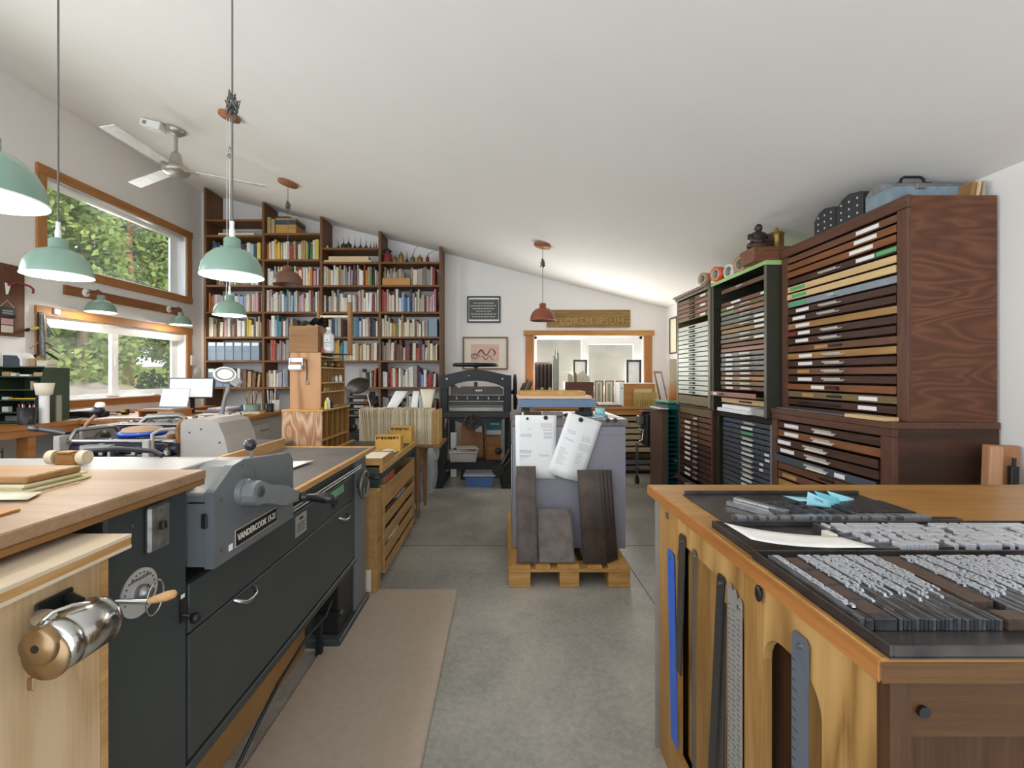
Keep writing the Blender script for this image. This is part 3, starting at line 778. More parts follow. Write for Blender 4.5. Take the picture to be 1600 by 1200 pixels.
for i in range(N_):
    j = (i+1) % N_
    fs += [(i, j, N_+j, N_+i), (2*N_+j, 2*N_+i, 3*N_+i, 3*N_+j), (i, 2*N_+i, 2*N_+j, j), (N_+i, N_+j, 3*N_+j, 3*N_+i)]
b._add(vs, fs); b.obj('carriage_side', PG, P)
MB().prism([(1.222, .89), (1.222, 1.075), (1.31, 1.134), (1.36, 1.142), (1.58, 1.118), (1.63, 1.08), (1.63, .89)], 'x', -1.42, -.851).prism([(1.222, 1.06), (1.222, 1.075), (1.31, 1.138), (1.36, 1.147), (1.58, 1.122), (1.58, 1.11), (1.36, 1.1385), (1.30, 1.125)], 'x', -.8745, -.8005).box((-.85, 1.224, .885), (-.801, 1.25, 1.055)).box((-.85, 1.46, .885), (-.801, 1.63, 1.07)).obj('carriage_hood', PG, P)
ds = MB().lathe([(DR-.0005, 0), (DR-.002, -.012), (.07, -.026), (.045, -.036), (.040, -.040)], (-.7755, DC[0], DC[1]), (1, 0, 0), 44).obj('crank_dish', PG, P)
h = MB().lathe([(.040, -.045), (.040, .014), (.037, .0165), (0, .0165)], (-.775, DC[0], DC[1]), (1, 0, 0), 30).obj('crank_hub', PG, P)
MB().lathe([(.017, 0), (.017, .004), (.013, .006), (0, .006)], (-.7216, DC[0]+.006, DC[1]), (1, 0, 0), 20).obj('hub_bolt', PGD, h)
h0, h1 = Vector((1.353, 1.052)), Vector((1.632, .966))
dv = (h1-h0).normalized(); nv = Vector((-dv.y, dv.x))
up, lo = [], []
for s_, w_ in ((-.034, .012), (-.02, .028), (.0, .036), (.03, .031), (.07, .027), (.13, .031), (.18, .031), (.23, .022), (.285, .015), (.31, .013)):
    up.append(h0+dv*s_+nv*w_); lo.append(h0+dv*s_-nv*w_)
ca = MB().prism([tuple(p) for p in lo+up[::-1]], 'x', -.758, -.722).obj('crank_arm', paint('pale_arm_grey', '#7d807e', .3, var=.1, scale=30), P)  # arm in a paler, finely mottled grey than the carriage
MB().lathe([(.012, -.002), (.018, .0), (.018, .012), (.0125, .016), (.0125, .026), (.016, .05), (.0185, .085), (.017, .105), (.011, .117), (0, .12)], (-.7218, 1.632, .966), (1, .0, -.06), 24).obj('crank_handle', paint('black_wood_handle', '#1d1b1b', .25, spec=.6), ca)
MB().ball((-.81, 1.46, 1.178), .0195).obj('lever_ball', paint('black_ball', '#2b2c2d', .2, spec=.6), P)
MB().tube([(-.802, 1.468, 1.12), (-.81, 1.46, 1.165)], .006, 8).obj('lever_stem', STEEL, P)
np_ = MB().box((-.7748, 1.316, .9), (-.7728, 1.562, .952), .001).obj('name_plate', paint('plate_border', '#c8c4b4', .4, .5), P)
MB().box((-.7728, 1.320, .904), (-.7722, 1.558, .948)).obj('plate_field', paint('plate_black', '#1b1815', .4), np_)
text('VANDERCOOK 15-21', .027, (-.7719, 1.439, .926), (0, 1, 0), (0, 0, 1), paint('plate_letters', '#e9e4d4', .5), np_, 'plate_lettering', .0003, 1.04, .0005, .84)
MB().box((-.7748, 1.288, .902), (-.7735, 1.306, .92)).obj('asset_tag', PAPER, P)
for y_, z_ in ((1.36, 1.135), (1.655, 1.07), (1.25, 1.06), (1.25, .92)):
    MB().cyl((-.7748, y_, z_), (-.7725, y_, z_), .004, n=10).obj('screw', STEEL, P)
MB().box((-.806, 1.214, .99), (-.79, 1.2215, 1.03), .003).obj('catch_block', BLACK, P)
# bed and cabinet below
MB().box((-1.38, 1.60, .845), (-.862, 2.80, .93), .004).obj('bed_frame', PGD, P)
MB().box((-1.38, 1.216, .36), (-.852, 2.62, .842)).obj('bed_cabinet', PGD, P)
dr = MB().box((-.8515, 1.22, .708), (-.84, 2.56, .84), .003).obj('drawer', PGD, P)
do = MB().box((-.8515, 1.22, .368), (-.84, 2.56, .703), .003).obj('door', PGD, P)
def pull(y_, z_, par):
    MB().tube([(-.84, y_-.05, z_+.012), (-.826, y_-.046, z_+.006), (-.813, y_-.03, z_-.004), (-.811, y_, z_-.006), (-.813, y_+.03, z_-.004), (-.826, y_+.046, z_+.006), (-.84, y_+.05, z_+.012)], .0068, 8).obj('handle', CHROME, par)
pull(1.475, .685, do); pull(2.39, .655, do)
pl = MB().box((-.8398, 1.845, .74), (-.8385, 1.95, .825), .001).obj('data_plate', paint('plate_silver', '#c7c5bf', .35, .6, var=.06), dr)
b = MB()
for i in range(5): b.box((-.8386, 1.858, .755+i*.008), (-.8382, 1.937-.012*(i % 2), .758+i*.008))
b.box((-.8386, 1.88, .803), (-.8382, 1.915, .813)); b.obj('data_plate_print', BLACK, pl)
gh = MB().box((-.8398, 2.22, .79), (-.836, 2.40, .828)).obj('green_card', paint('green_card_paper', '#69a07a', .7), dr)
MB().box((-.8398, 2.24, .745), (-.832, 2.30, .785), .003).obj('card_clip', BLACK, dr)
for z_ in (.852, .866):
    MB().tube([(-.845, 1.70, z_), (-.845, 2.72, z_)], .006, 8).obj('guide_rail', STEEL, P)
MB().box((-.872, 1.2, .325), (-.838, 2.62, .357), .004).obj('sill_rail', PGD, P)
MB().box((-1.38, 2.625, 0), (-.845, 2.82, .93), .006).obj('leg_column', PG, P)
MB().box((-1.39, 2.38, .05), (-.86, 2.62, .32), .004).obj('foot_box', IRON, P)
MB().box((-1.40, 2.33, 0), (-.832, 2.85, .045), .006).obj('foot_plinth', PGD, P)
wl = MB().tube([(-.805, 2.655+.075*math.cos(a_/28*2*PI), .765+.075*math.sin(a_/28*2*PI)) for a_ in range(28)], .011, 8, True)
wl.cyl((-.844, 2.655, .765), (-.80, 2.655, .765), .02, n=16)
for i in range(3):
    a = i*2*PI/3+.4; wl.tube([(-.808, 2.655, .765), (-.805, 2.655+.072*math.cos(a), .765+.072*math.sin(a))], .009, 6)
wl = wl.obj('handwheel', paint('worn_wheel_steel', '#7d7a72', .4, .6, var=.2), P)
MB().lathe([(.008, 0), (.011, .02), (.013, .05), (.008, .062)], (-.795, 2.715, .79), (1, 0, 0), 12).obj('wheel_grip', BLACK, wl)
# wooden bed tray with dark rubber sheet
WT = wood('bed_tray_pine', '#a67a47', '#c39a65', 'y', 1.3)
MB().box((-1.37, 1.74, .931), (-.82, 2.86, .946)).obj('rubber_sheet', paint('dark_rubber', '#5c5a58', .5, var=.25, scale=5), P)
MB().box((-.82, 1.735, .932), (-.798, 2.875, .957), .002).obj('tray_rail', WT, P)
MB().box((-1.392, 1.62, .932), (-1.372, 2.875, 1.005), .002).obj('tray_rail', WT, P)
MB().box((-1.37, 2.862, .932), (-.82, 2.876, .955), .002).obj('tray_rail', WT, P)
MB().box((-.86, 1.70, .932), (-.798, 1.733, .972), .002).obj('tray_rail', WT, P)
tag(MB().sheet((-1.30, 2.05, .948), (-1.05, 2.0, .948), (-.98, 2.36, .948), (-1.24, 2.42, .948), 6, 6, lambda u, v: (0, 0, .012*u*u*v)).obj('paper_sheet', PAPER), 'white sheet of paper lying on the dark press bed', 'paper')
# things on the feed board
tag(MB().box((-1.58, .98, 1.148), (-1.02, 1.13, 1.152)).box((-1.58, .985, 1.1525), (-1.04, 1.125, 1.158)).box((-1.58, .98, 1.1585), (-1.03, 1.13, 1.163)).obj('paper_stack', paint('mixed_card', '#c6bb7e', .8, var=.2, scale=2, c2='#e4ddc4')), 'low stack of greenish card at the left of the feed board', 'paper stack')
tag(MB().box((-1.58, .99, 1.164), (-1.035, 1.12, 1.18), .003).obj('board', wood('tray_board', '#866036', '#a98253', 'x', 2)), 'brown wooden board lying on the stack of greenish card', 'board')
tag(MB().sheet((-1.55, .90, 1.148), (-.95, .91, 1.148), (-.98, .97, 1.148), (-1.55, .96, 1.148), 8, 1, lambda u, v: (0, 0, .004*u)).obj('paper_sheet', CREAM), 'cream sheet in front of the stack on the feed board', 'paper')
tag(MB().box((-1.3, .80, 1.148), (-.90, .85, 1.152)).obj('board_strip', wood('amber_strip', '#a8692c', '#d0954e', 'x', 2)), 'amber wood strip lying on the feed board between papers', 'strip')
for i in range(3):
    tag(MB().box((-1.3, .715+.004*i, 1.148+.006*i), (-.862-.006*i, .775-.002*i, 1.1535+.006*i), .001).obj('booklet', PAPER if i != 1 else paint('pale_grey_paper', '#cfcfd2', .8)), ('bottom', 'middle', 'topmost')[i]+' white booklet of the pile at the feed board front', 'booklet', 'booklets on the feed board')
t = thing('wooden_roller', (-1.24, 1.29, 1.147), 'small wooden roller tool with pale end wheels on the feed plate', 'tool')
MB().box((-1.262, 1.28, 1.1478), (-1.205, 1.31, 1.18), .003).box((-1.255, 1.278, 1.1805), (-1.215, 1.312, 1.185)).obj('body', wood('roller_walnut', '#7d5120', '#a4763a', 'x', 3), t)
for x_ in (-1.278, -1.19): MB().cyl((x_-.010, 1.295, 1.168), (x_+.010, 1.295, 1.168), .0195, n=18).obj('wheel', paint('bone_white', '#cbbb9c', .5), t)
# board and cable on the floor under the press
tag(MB().box((-1.02, 1.23, .001), (-1.003, 2.31, .30)).obj('fibreboard_panel', paint('orange_fibreboard', '#a67a45', .8, var=.08)), 'orange brown fibreboard panel standing on the floor under the press', 'panel')
tag(MB().tube([(-.825, 2.2, .312), (-.815, 2.1, .29), (-.818, 1.9, .305), (-.81, 1.65, .29), (-.83, 1.55, .22), (-.88, 1.45, .08), (-.94, 1.38, .0095), (-.965, 1.26, .0095)], .006, 6).obj('power_cable', BLACK), 'black power cable drooping along the underside of the press', 'cable')
t = thing('foot_pedal', (-.86, 2.28, 0), 'small black pedal under the edge of the big press', 'pedal')
MB().box((-.90, 2.25, .20), (-.80, 2.30, .225), .008).obj('pad', BLACK, t)
MB().box((-.93, 2.26, .001), (-.901, 2.29, .215), .003).obj('stem', IRON, t)
tag(MB().box((-.92, .75, E), (-.29, 2.96, .014), .012).obj('floor_mat', paint('taupe_foam_rubber', '#b3a28f', .85, var=.05, scale=30)), 'taupe anti-fatigue mat on the concrete floor beside the press', 'mat')

# ------------------------------------------------------------------ second proof press behind
Q = thing('proof_press', (-2.1, 3.2, 0), 'smaller silvery proof press with exposed rollers behind the big press', 'printing press')
SH = paint('silver_grey_enamel', '#938e87', .4, var=.05)
MB().box((-2.62, 2.62, .0), (-1.64, 3.57, .90), .01).obj('base_cabinet', PG, Q)
hp_ = [(-1.925, .902), (-1.925, 1.09)]+[(-1.885-.04*math.cos(a_/5*PI/2), 1.10+.04*math.sin(a_/5*PI/2)) for a_ in range(1, 6)]+[(-1.76, 1.14), (-1.70, 1.115), (-1.665, 1.04), (-1.64, .94), (-1.635, .902)]
MB().prism(hp_, 'y', 2.72, 3.05).obj('side_housing', SH, Q)
MB().tube([(-1.94, 2.73, .91), (-1.945, 2.73, 1.08), (-1.935, 2.735, 1.12), (-1.90, 2.74, 1.14)], .014, 8).obj('rusty_edge', paint('rust_brown', '#7d5326', .7, var=.3), Q)
for x_, z_ in ((-1.87, 1.06), (-1.80, 1.08), (-1.69, 1.0)): MB().cyl((x_, 2.7195, z_), (x_, 2.716, z_), .005, n=10).obj('screw', IRON, Q)
for (y_, z_, r_, m_, nm) in ((2.68, 1.015, .012, CHROME, 'front_rail'), (2.72, .965, .034, paint('blue_black_roller', '#2b2d3d', .25), 'ink_roller'), (2.80, .99, .028, paint('blue_black_roller', '#2b2d3d', .25), 'ink_roller'), (3.02, 1.075, .012, CHROME, 'top_rail'), (3.10, 1.06, .02, STEEL, 'rear_roller')):
    MB().cyl((-2.56, y_, z_), (-1.93, y_, z_), r_, n=18).obj(nm, m_, Q)
MB().cyl((-2.12, 2.98, 1.03), (-1.93, 2.98, 1.03), .034, n=22).obj('form_roller', paint('tan_rubber', '#c08a64', .5), Q)
MB().box((-2.6, 2.63, .902), (-2.56, 2.75, 1.05), .004).box((-2.59, 2.78, .902), (-2.565, 3.12, 1.085), .004).obj('side_frame', SH, Q)
MB().tube([(-2.55, 2.68, 1.02), (-2.55, 2.72, 1.075), (-2.47, 2.9, 1.08), (-2.46, 2.95, 1.0)], .012, 8).obj('bail', STEEL, Q)
MB().box((-2.42, 2.60, .97), (-2.26, 2.66, 1.0), .004).box((-2.43, 2.61, .93), (-2.40, 2.65, .985), .004).box((-2.27, 2.61, .93), (-2.25, 2.65, .985), .004).obj('roller_carrier', STEEL, Q)
MB().box((-2.07, 2.61, .93), (-2.03, 2.66, 1.03), .004).tube([(-2.03, 2.64, .97), (-2.03, 2.64, 1.06), (-2.0, 2.66, 1.085), (-1.94, 2.7, 1.085)], .010, 8).obj('roller_bracket', SH, Q)
for x_ in (-2.36, -2.16): MB().box((x_-.02, 3.02, .95), (x_+.02, 3.05, 1.055), .004).obj('upright_lug', SH, Q)
b = MB().box((-2.42, 3.14, 1.02), (-1.93, 3.2, 1.10), .006)
b.obj('ink_plate', paint('ink_plate_silver', '#a9a8a4', .45, .5, var=.3, scale=30), Q)
for i in range(6):
    x_ = -2.38+i*.08; MB().lathe([(.015, 0), (.018, .01), (.012, .022), (0, .022)], (x_, 3.17, 1.1005), (0, 0, 1), 12).obj('thumb_screw', paint('brass_brown', '#7d6a58', .4, .7), Q)
MB().tube([(-2.45, 3.05, 1.06), (-2.40, 3.08, 1.12), (-2.2, 3.10, 1.13), (-2.12, 3.08, 1.10)], [.012, .02, .02, .01], 8).obj('guard', STEEL, Q)
MB().tube([(-2.58, 2.70, 1.055), (-2.66, 2.72, 1.066), (-2.78, 2.74, 1.078)], [.014, .018, .014], 10).obj('hand_lever', IRON, Q)
MB().lathe([(.012, 0), (.018, .02), (.017, .07), (.008, .08)], (-2.78, 2.74, 1.078), (-1, .1, .06), 12).obj('lever_grip', BLACK, Q)
MB().tube([(-2.58, 2.80, 1.04), (-2.56, 2.80, 1.10), (-2.50, 2.80, 1.16)], .010, 8).obj('knob_stem', paint('wood_brown_stem', '#8f6f56', .5), Q)
MB().ball((-2.485, 2.80, 1.185), .032, sc=(1, 1, .9)).obj('knob', BLACK, Q)
MB().lathe([(.02, 0), (.027, .01), (.02, .03), (0, .034)], (-2.475, 2.80, 1.205), (0, 0, 1), 12).obj('knob_cap', PAPER, Q)
rq = random.Random(17)
for i in range(7):
    x_ = -2.53+i*.095; MB().box((x_-.012, 2.645, .935+.01*(i % 2)), (x_+.014, 2.668, .965+.02*(i % 3)), .003).obj('bracket', IRON if i % 2 else STEEL, Q)
for i, (x_, y_, z_, r_) in enumerate(((-1.99, 2.74, 1.0, .05), (-1.975, 2.70, .95, .035), (-2.0, 2.84, 1.05, .03), (-2.545, 2.9, 1.0, .05), (-2.545, 2.76, .97, .035))):
    MB().lathe([(r_, -.008), (r_, .008), (r_*.4, .012), (0, .012)], (x_, y_, z_), (1, 0, 0), 18).obj('gear', DKB if i % 2 else paint('rust_brown', '#7d5326', .7), Q)
for z_, y_ in ((.925, 2.66), (.945, 2.9), (1.045, 3.06)): MB().cyl((-2.56, y_, z_), (-1.94, y_, z_), .009, n=10).obj('tie_rod', IRON, Q)
for i in range(5): MB().tube([(-2.5+i*.12, 3.11, 1.085), (-2.49+i*.12, 3.07, 1.10), (-2.48+i*.12, 3.03, 1.09)], .006, 6).obj('gripper', STEEL, Q)
MB().box((-2.56, 2.7, .905), (-1.93, 3.5, .925)).obj('bed', paint('bed_steel', '#5b5d63', .35, .7, var=.1), Q)
t = thing('ink_can_lid', (-2.27, 2.88, 1.02), 'shiny blue dish with a tan pad lying on the silvery press', 'dish')
MB().lathe([(.0, 0), (.12, .002), (.135, .02), (.13, .03), (.11, .03)], (-2.27, 2.87, 1.022), n=28).obj('dish', paint('gloss_blue', '#2a4cb0', .15, spec=.7), t)
MB().lathe([(.11, .031), (.10, .05), (.07, .058), (0, .06)], (-2.27, 2.87, 1.022), n=28).obj('pad', paint('brown_pad', '#a08468', .6), t)

# ------------------------------------------------------------------ benches along the left wall
DW = wood('desk_wood', '#8f5c30', '#b37a44', 'y', 1., .4)
t = thing('workbench', (-4.34, 4.4, 0), 'long wooden workbench under the left windows', 'workbench')
MB().box((XL+.004, 2.2, .935), (-4.06, 6.48, .975), .004).obj('worktop', DW, t)
MB().box((-4.09, 2.2, .875), (-4.07, 6.46, .934)).obj('apron', DW, t)
for y_ in (2.25, 3.93, 6.4):
    MB().box((-4.2, y_, 0), (-4.09, y_+.06, .934), .003).obj('leg', DW, t)
MB().box((XL+.004, 2.3, .45), (-4.12, 3.9, .47)).obj('lower_shelf', DW, t)
LG = paint('light_grey_panel', '#aaa6a0', .6, var=.03)
t = thing('desk', (-3.3, 4.9, 0), 'wooden desk with pale grey sides jutting out from the window workbench', 'desk')
MB().box((-4.05, 4.36, .935), (-2.64, 5.62, .975), .004).obj('worktop', DW, t)
MB().box((-3.95, 4.42, .0), (-2.67, 5.58, .934)).obj('cabinet', LG, t)
MB().box((-2.6695, 4.45, .30), (-2.664, 5.2, .86), .002).obj('panel', paint('light_grey_door', '#b3afa8', .6, var=.03), t)
MB().tube([(-2.664, 5.0, .80), (-2.64, 5.02, .80), (-2.64, 5.14, .80), (-2.664, 5.16, .80)], .006, 8).obj('handle', STEEL, t)

def cup(name, x, y, z, r, h, mat, label, tools, cat='pot', taper=.9):
    t = thing(name, (x, y, z), label, cat)
    MB().lathe([(r*taper, 0), (r, h), (r*.92, h), (r*taper*.92, .006), (0, .006)], (x, y, z+E), n=22).obj('pot', mat, t)
    return t
rt = random.Random(9)
def sticks(x, y, z, r, n, hs, mats, name, label, cat, group):
    for i in range(n):
        a = 2*PI*i/n+rt.random()*.4; q = r*(.35+.35*rt.random()) if n > 3 else r*.5
        h = rt.uniform(*hs); m = mats[i % len(mats)]
        p0 = Vector((x+q*.75*math.cos(a), y+q*.75*math.sin(a), z+.01)); p1 = p0+Vector((math.cos(a)*r*.3, math.sin(a)*r*.3, h))
        tag(MB().cyl(p0, p0.lerp(p1, .92), .0042, n=7).cyl(p0.lerp(p1, .92), p1, .0042, .001, n=7).obj(name, m), '%s %s' % (m.name.replace('_', ' '), label), cat, group)
PENC = [paint('yellow', '#d2a43c', .5), paint('black', '#222222', .5), paint('grey', '#8a8d8f', .5), paint('wood_brown', '#9a6a3c', .6), paint('red', '#a33a35', .5), paint('violet', '#5a4a78', .5), paint('white', '#e6e4df', .5)]
cup('pen_pot', -2.86, 5.2, .975, .09, .10, paint('olive_glaze', '#6d7a5c', .4, var=.2, c2='#6a8a8a'), 'wide olive glazed pot of pencils on the desk front', 0)
sticks(-2.86, 5.2, .975, .09, 16, (.17, .27), PENC[:4], 'pencil', 'pencil standing in the wide olive pot on the desk', 'pencil', 'pencils in the olive pot')
cup('tool_pot', -2.72, 5.32, .975, .045, .10, IRON, 'narrow black pot of tools right of the olive pot', 0)
sticks(-2.72, 5.32, .975, .045, 8, (.2, .3), [PENC[1], PENC[2], PENC[6]], 'file', 'slim tool standing in the narrow black pot', 'tool', 'tools in the narrow black pot')
cup('pen_pot', -2.76, 5.52, .975, .055, .13, PAPER, 'white pot of pens near the wooden cabinet', 0)
sticks(-2.76, 5.52, .975, .055, 10, (.2, .28), [PENC[5], PENC[0], PENC[2], PENC[6], PENC[1]], 'pen', 'pen standing in the white pot near cabinet', 'pen', 'pens in the white pot')
# tray, books and papers on the desk
tag(MB().box((-2.82, 4.98, .976), (-2.66, 5.08, 1.0), .003).obj('tray', paint('cream_block', '#cdb68e', .6)), 'small cream block at the desk edge before the pots', 'block')
tag(MB().box((-3.1, 5.35, .976), (-2.95, 5.58, 1.06), .02).obj('case', paint('slate_blue_cloth', '#4b5266', .8)), 'dark slate blue case lying on the desk behind lamp', 'case')
for i, (x0, y0, w_, d_, z_, m, l) in enumerate(((-3.95, 4.40, .62, .26, .976, PAPER, 'wide white sheet at the near left of the desk'), (-3.3, 4.39, .38, .32, .976, PAPER, 'white sheet near the desk front beside the lamp'), (-3.25, 4.78, .42, .3, .976, PAPER, 'white sheet in the middle of the desk'), (-3.2, 5.1, .28, .22, .976, CREAM, 'cream sheet at the back of the desk'), (-2.95, 4.62, .27, .3, .990, CREAM, 'cream sheet at the right edge of the desk'))):
    tag(MB().sheet((x0, y0, z_), (x0+w_, y0+.04, z_), (x0+w_-.05, y0+d_, z_), (x0-.03, y0+d_-.02, z_), 6, 4, lambda u, v: (0, 0, .010*abs(math.sin(u*3+v*2)))).obj('paper_sheet', m), l, 'paper')
for i in range(3):
    tag(MB().box((-3.42+.02*i, 5.22, .976+.018*i), (-3.14-.01*i, 5.5, .993+.018*i), .002).obj('book', BM[('grey', 'lilac', 'white')[i]]), ('bottom', 'middle', 'topmost')[i]+' book of the low pile left of the slate case', 'book', 'book pile on the desk')
# monitor
t = thing('monitor', (-3.50, 5.05, .975), 'computer monitor with black bezel and blank white screen on desk', 'monitor')
M = Matrix.Translation((-3.50, 5.12, 1.26)) @ Matrix.Rotation(math.radians(8), 4, 'Z') @ Matrix.Rotation(math.radians(-6), 4, 'X')
MB(M).box((-.235, -.004, -.115), (.235, .02, .115), .004).obj('housing', BLACK, t)
MB(M).box((-.222, -.0055, -.10), (.222, -.0045, .105)).obj('screen', glow('lit_screen', '#eef1f2', .22), t)
MB().box((-3.52, 5.13, .985), (-3.48, 5.15, 1.2)).obj('stand', IRON, t)
MB().lathe([(.10, .001), (.10, .008), (.03, .012), (0, .012)], (-3.50, 5.13, .975), n=24).obj('foot', IRON, t)
# laptop on a riser
t = thing('laptop_riser', (-3.6, 4.85, .975), 'low brown wooden riser under the silver laptop', 'riser')
MB().box((-3.78, 4.70, 1.03), (-3.38, 4.98, 1.045), .002).obj('top', DW, t)
for x_ in (-3.775, -3.40): MB().box((x_, 4.72, .9755), (x_+.015, 4.96, 1.0295)).obj('leg', DW, t)
t = thing('laptop', (-3.58, 4.84, 1.045), 'open silver laptop with bright screen on a low riser', 'laptop')
SIL = paint('aluminium', '#b6b8bb', .35, .6, var=.03)
MB().box((-3.73, 4.71, 1.046), (-3.42, 4.93, 1.058), .004).obj('base', SIL, t)
MB().box((-3.71, 4.76, 1.0582), (-3.44, 4.88, 1.0592)).obj('keyboard', paint('key_grey', '#5f6268', .6), t)
M = Matrix.Translation((-3.575, 4.935, 1.058)) @ Matrix.Rotation(math.radians(-16), 4, 'X')
MB(M).box((-.155, 0, 0), (.155, .007, .21), .003).obj('lid', SIL, t)
MB(M).box((-.147, -.0015, .01), (.147, -.0005, .2)).obj('screen', glow('lit_screen', '#eef1f2', .22), t)
# magnifier lamp
t = thing('magnifier_lamp', (-2.75, 4.46, .975), 'grey magnifier lamp on a bent arm at the desk corner', 'lamp')
GRL = paint('lamp_grey', '#7b7d80', .45, var=.05)
MB().lathe([(.05, .001), (.05, .015), (.025, .02), (.025, .05)], (-2.75, 4.46, .975), n=18).obj('base', GRL, t)
MB().tube([(-2.75, 4.46, 1.02), (-2.735, 4.46, 1.10), (-2.72, 4.46, 1.18), (-2.69, 4.46, 1.26), (-2.67, 4.46, 1.33)], [.022, .02, .018, .02, .018], 12).obj('arm', GRL, t)
M = Matrix.Translation((-2.72, 4.46, 1.405)) @ Matrix.Rotation(math.radians(32), 4, 'Y') @ Matrix.Rotation(math.radians(38), 4, 'X')
hd = MB(M).lathe([(.065, -.018), (.098, -.015), (.104, 0), (.098, .015), (.065, .018), (.065, -.018)], n=30).box((.085, -.05, -.02), (.18, .05, .02), .015).obj('head', GRL, t)
MB(M).lathe([(.066, .012), (.096, .019), (.098, .014)], n=30).obj('light_ring', paint('ring_white', '#e9eaec', .3), hd)
MB(M).lathe([(0, .006), (.04, .004), (.064, 0), (.04, -.004), (0, -.006)], n=24).obj('lens', clear('lens_glass', '#dfe8ea', .02, .35), hd)
MB().tube([(-2.73, 4.455, .985), (-2.62, 4.40, 1.04), (-2.56, 4.42, 1.06), (-2.55, 4.45, 1.03), (-2.60, 4.45, .99), (-2.69, 4.47, .985)], .005, 6).obj('cord', IRON, t)
# small things along the bench
tag(MB().box((-4.48, 4.62, .976), (-4.18, 4.8, 1.025), .01).box((-4.17, 4.66, .976), (-4.10, 4.76, 1.035), .01).obj('tray', IRON), 'black tray holding white paper on the bench below window', 'tray')
tag(MB().sheet((-4.50, 4.6, 1.028), (-4.2, 4.62, 1.045), (-4.17, 4.8, 1.065), (-4.47, 4.8, 1.045), 4, 3, lambda u, v: (0, 0, .01*u*v)).obj('paper_sheet', PAPER), 'white paper sheet resting on the black tray below window', 'paper')
YEL = paint('tool_yellow', '#d9c24a', .5)
t = thing('tape_measure', (-4.15, 5.0, .975), 'yellow and black tape measure on the bench edge', 'tape measure')
MB().box((-4.19, 4.98, .976), (-4.11, 5.03, 1.035), .012).obj('case', IRON, t); MB().box((-4.175, 4.976, 1.0), (-4.125, 4.98, 1.03)).obj('badge', YEL, t)
t = thing('utility_knife', (-4.2, 5.55, .975), 'pale yellow utility knife lying on the bench', 'knife')
MB().box((-4.27, 5.5, .976), (-4.12, 5.53, .996), .006).obj('grip', YEL, t); MB().box((-4.12, 5.508, .98), (-4.09, 5.522, .983)).obj('blade', STEEL, t)
for i, (x_, y_, l_, m, lab) in enumerate(((-4.3, 4.5, .16, IRON, 'dark flat tool at the left of the bench'), (-4.22, 4.88, .14, PENC[2], 'grey ruler piece before the tape measure'), (-4.32, 5.2, .2, IRON, 'long dark tool between tape measure and knife'), (-4.26, 5.85, .2, IRON, 'black tool lying at the far end of bench'))):
    tag(MB().box((x_-l_/2, y_, .976), (x_+l_/2, y_+.03, .99), .003).obj('hand_tool', m), lab, 'tool')
tag(MB().sheet((-4.2, 4.32, .976), (-4.09, 4.36, .976), (-4.08, 4.48, .976), (-4.2, 4.46, .976), 3, 3, lambda u, v: (0, 0, .012*u*v)).obj('cloth', paint('mint_cloth', '#a9d8b4', .8)), 'mint green scrap on the bench beside the paper roll', 'cloth')
tag(MB().box((-4.55, 5.95, 1.15), (-4.585, 6.05, 1.17), .004).obj('dish', PAPER), 'small white dish on the window sill', 'dish')
tag(MB().box((-4.585, 5.3, 1.151), (-4.62, 5.45, 1.16), .003).obj('stone_chip', paint('brown_chip', '#8a6a50', .8)), 'thin brown object lying on the window sill', 'object')
# green organiser with its contents
GM = paint('dark_green_metal', '#34442f', .5, var=.1)
t = thing('desk_organiser', (-4.4, 4.25, .975), 'dark green metal desk organiser with shelves at the bench left', 'organiser')
OX0, OX1, OY0, OY1 = XL+.01, -4.185, 4.10, 4.40
b = MB().prism([(OY0-.08, .976), (OY1, .976), (OY1, 1.475), (OY0+.06, 1.475)], 'x', OX1-.004, OX1); b.obj('side_panel', GM, t)
MB().prism([(OY0-.08, .976), (OY1, .976), (OY1, 1.475), (OY0+.06, 1.475)], 'x', OX0, OX0+.004).obj('side_panel', GM, t)
MB().box((OX0, OY1-.004, .976), (OX1, OY1, 1.475)).obj('back_panel', GM, t)
for z_, y_ in ((1.47, .06), (1.38, .035), (1.26, .0), (1.17, -.02), (1.06, -.05), (.977, -.07)):
    MB().box((OX0+.004, OY0+y_, z_), (OX1-.004, OY1-.004, z_+.005)).box((OX0+.004, OY0+y_, z_), (OX1-.004, OY0+y_+.004, z_+.016)).obj('shelf', GM, t)
for i, (x_, z_, w_, h_, m, lab, nm, cat) in enumerate((
    (-4.58, 1.386, .07, .05, BM['tan'], 'tan lump on the upper shelf of green organiser', 'wood_block', 'block'), (-4.50, 1.386, .05, .04, BM['cream'], 'cream block on the upper shelf of green organiser', 'wood_block', 'block'), (-4.42, 1.386, .09, .025, PAPER, 'white strip on the upper shelf of green organiser', 'card', 'card'), (-4.29, 1.386, .09, .045, BM['tan'], 'tan block at the right of upper organiser shelf', 'wood_block', 'block'),
    (-4.32, 1.266, .03, .085, BM['tan'], 'upright tan stick on the second organiser shelf', 'stick', 'stick'), (-4.26, 1.266, .025, .06, IRON, 'dark stub on the second organiser shelf', 'stub', 'tool'),
    (-4.58, 1.176, .06, .03, PAPER, 'white eraser on the middle organiser shelf', 'eraser', 'eraser'), (-4.58, 1.066, .06, .05, PAPER, 'white lump beside tape roll in the organiser', 'lump', 'object'), (-4.55, .984, .16, .05, PENC[2], 'grey card pack at the organiser bottom', 'card_pack', 'cards'), (-4.32, .984, .04, .07, paint('lime_green', '#7fae4c', .6), 'lime green pack at the organiser bottom', 'card_pack', 'cards'))):
    tag(MB().box((x_, OY0+.06, z_), (x_+w_, OY0+.10, z_+h_), .004).obj(nm, m), lab, cat)
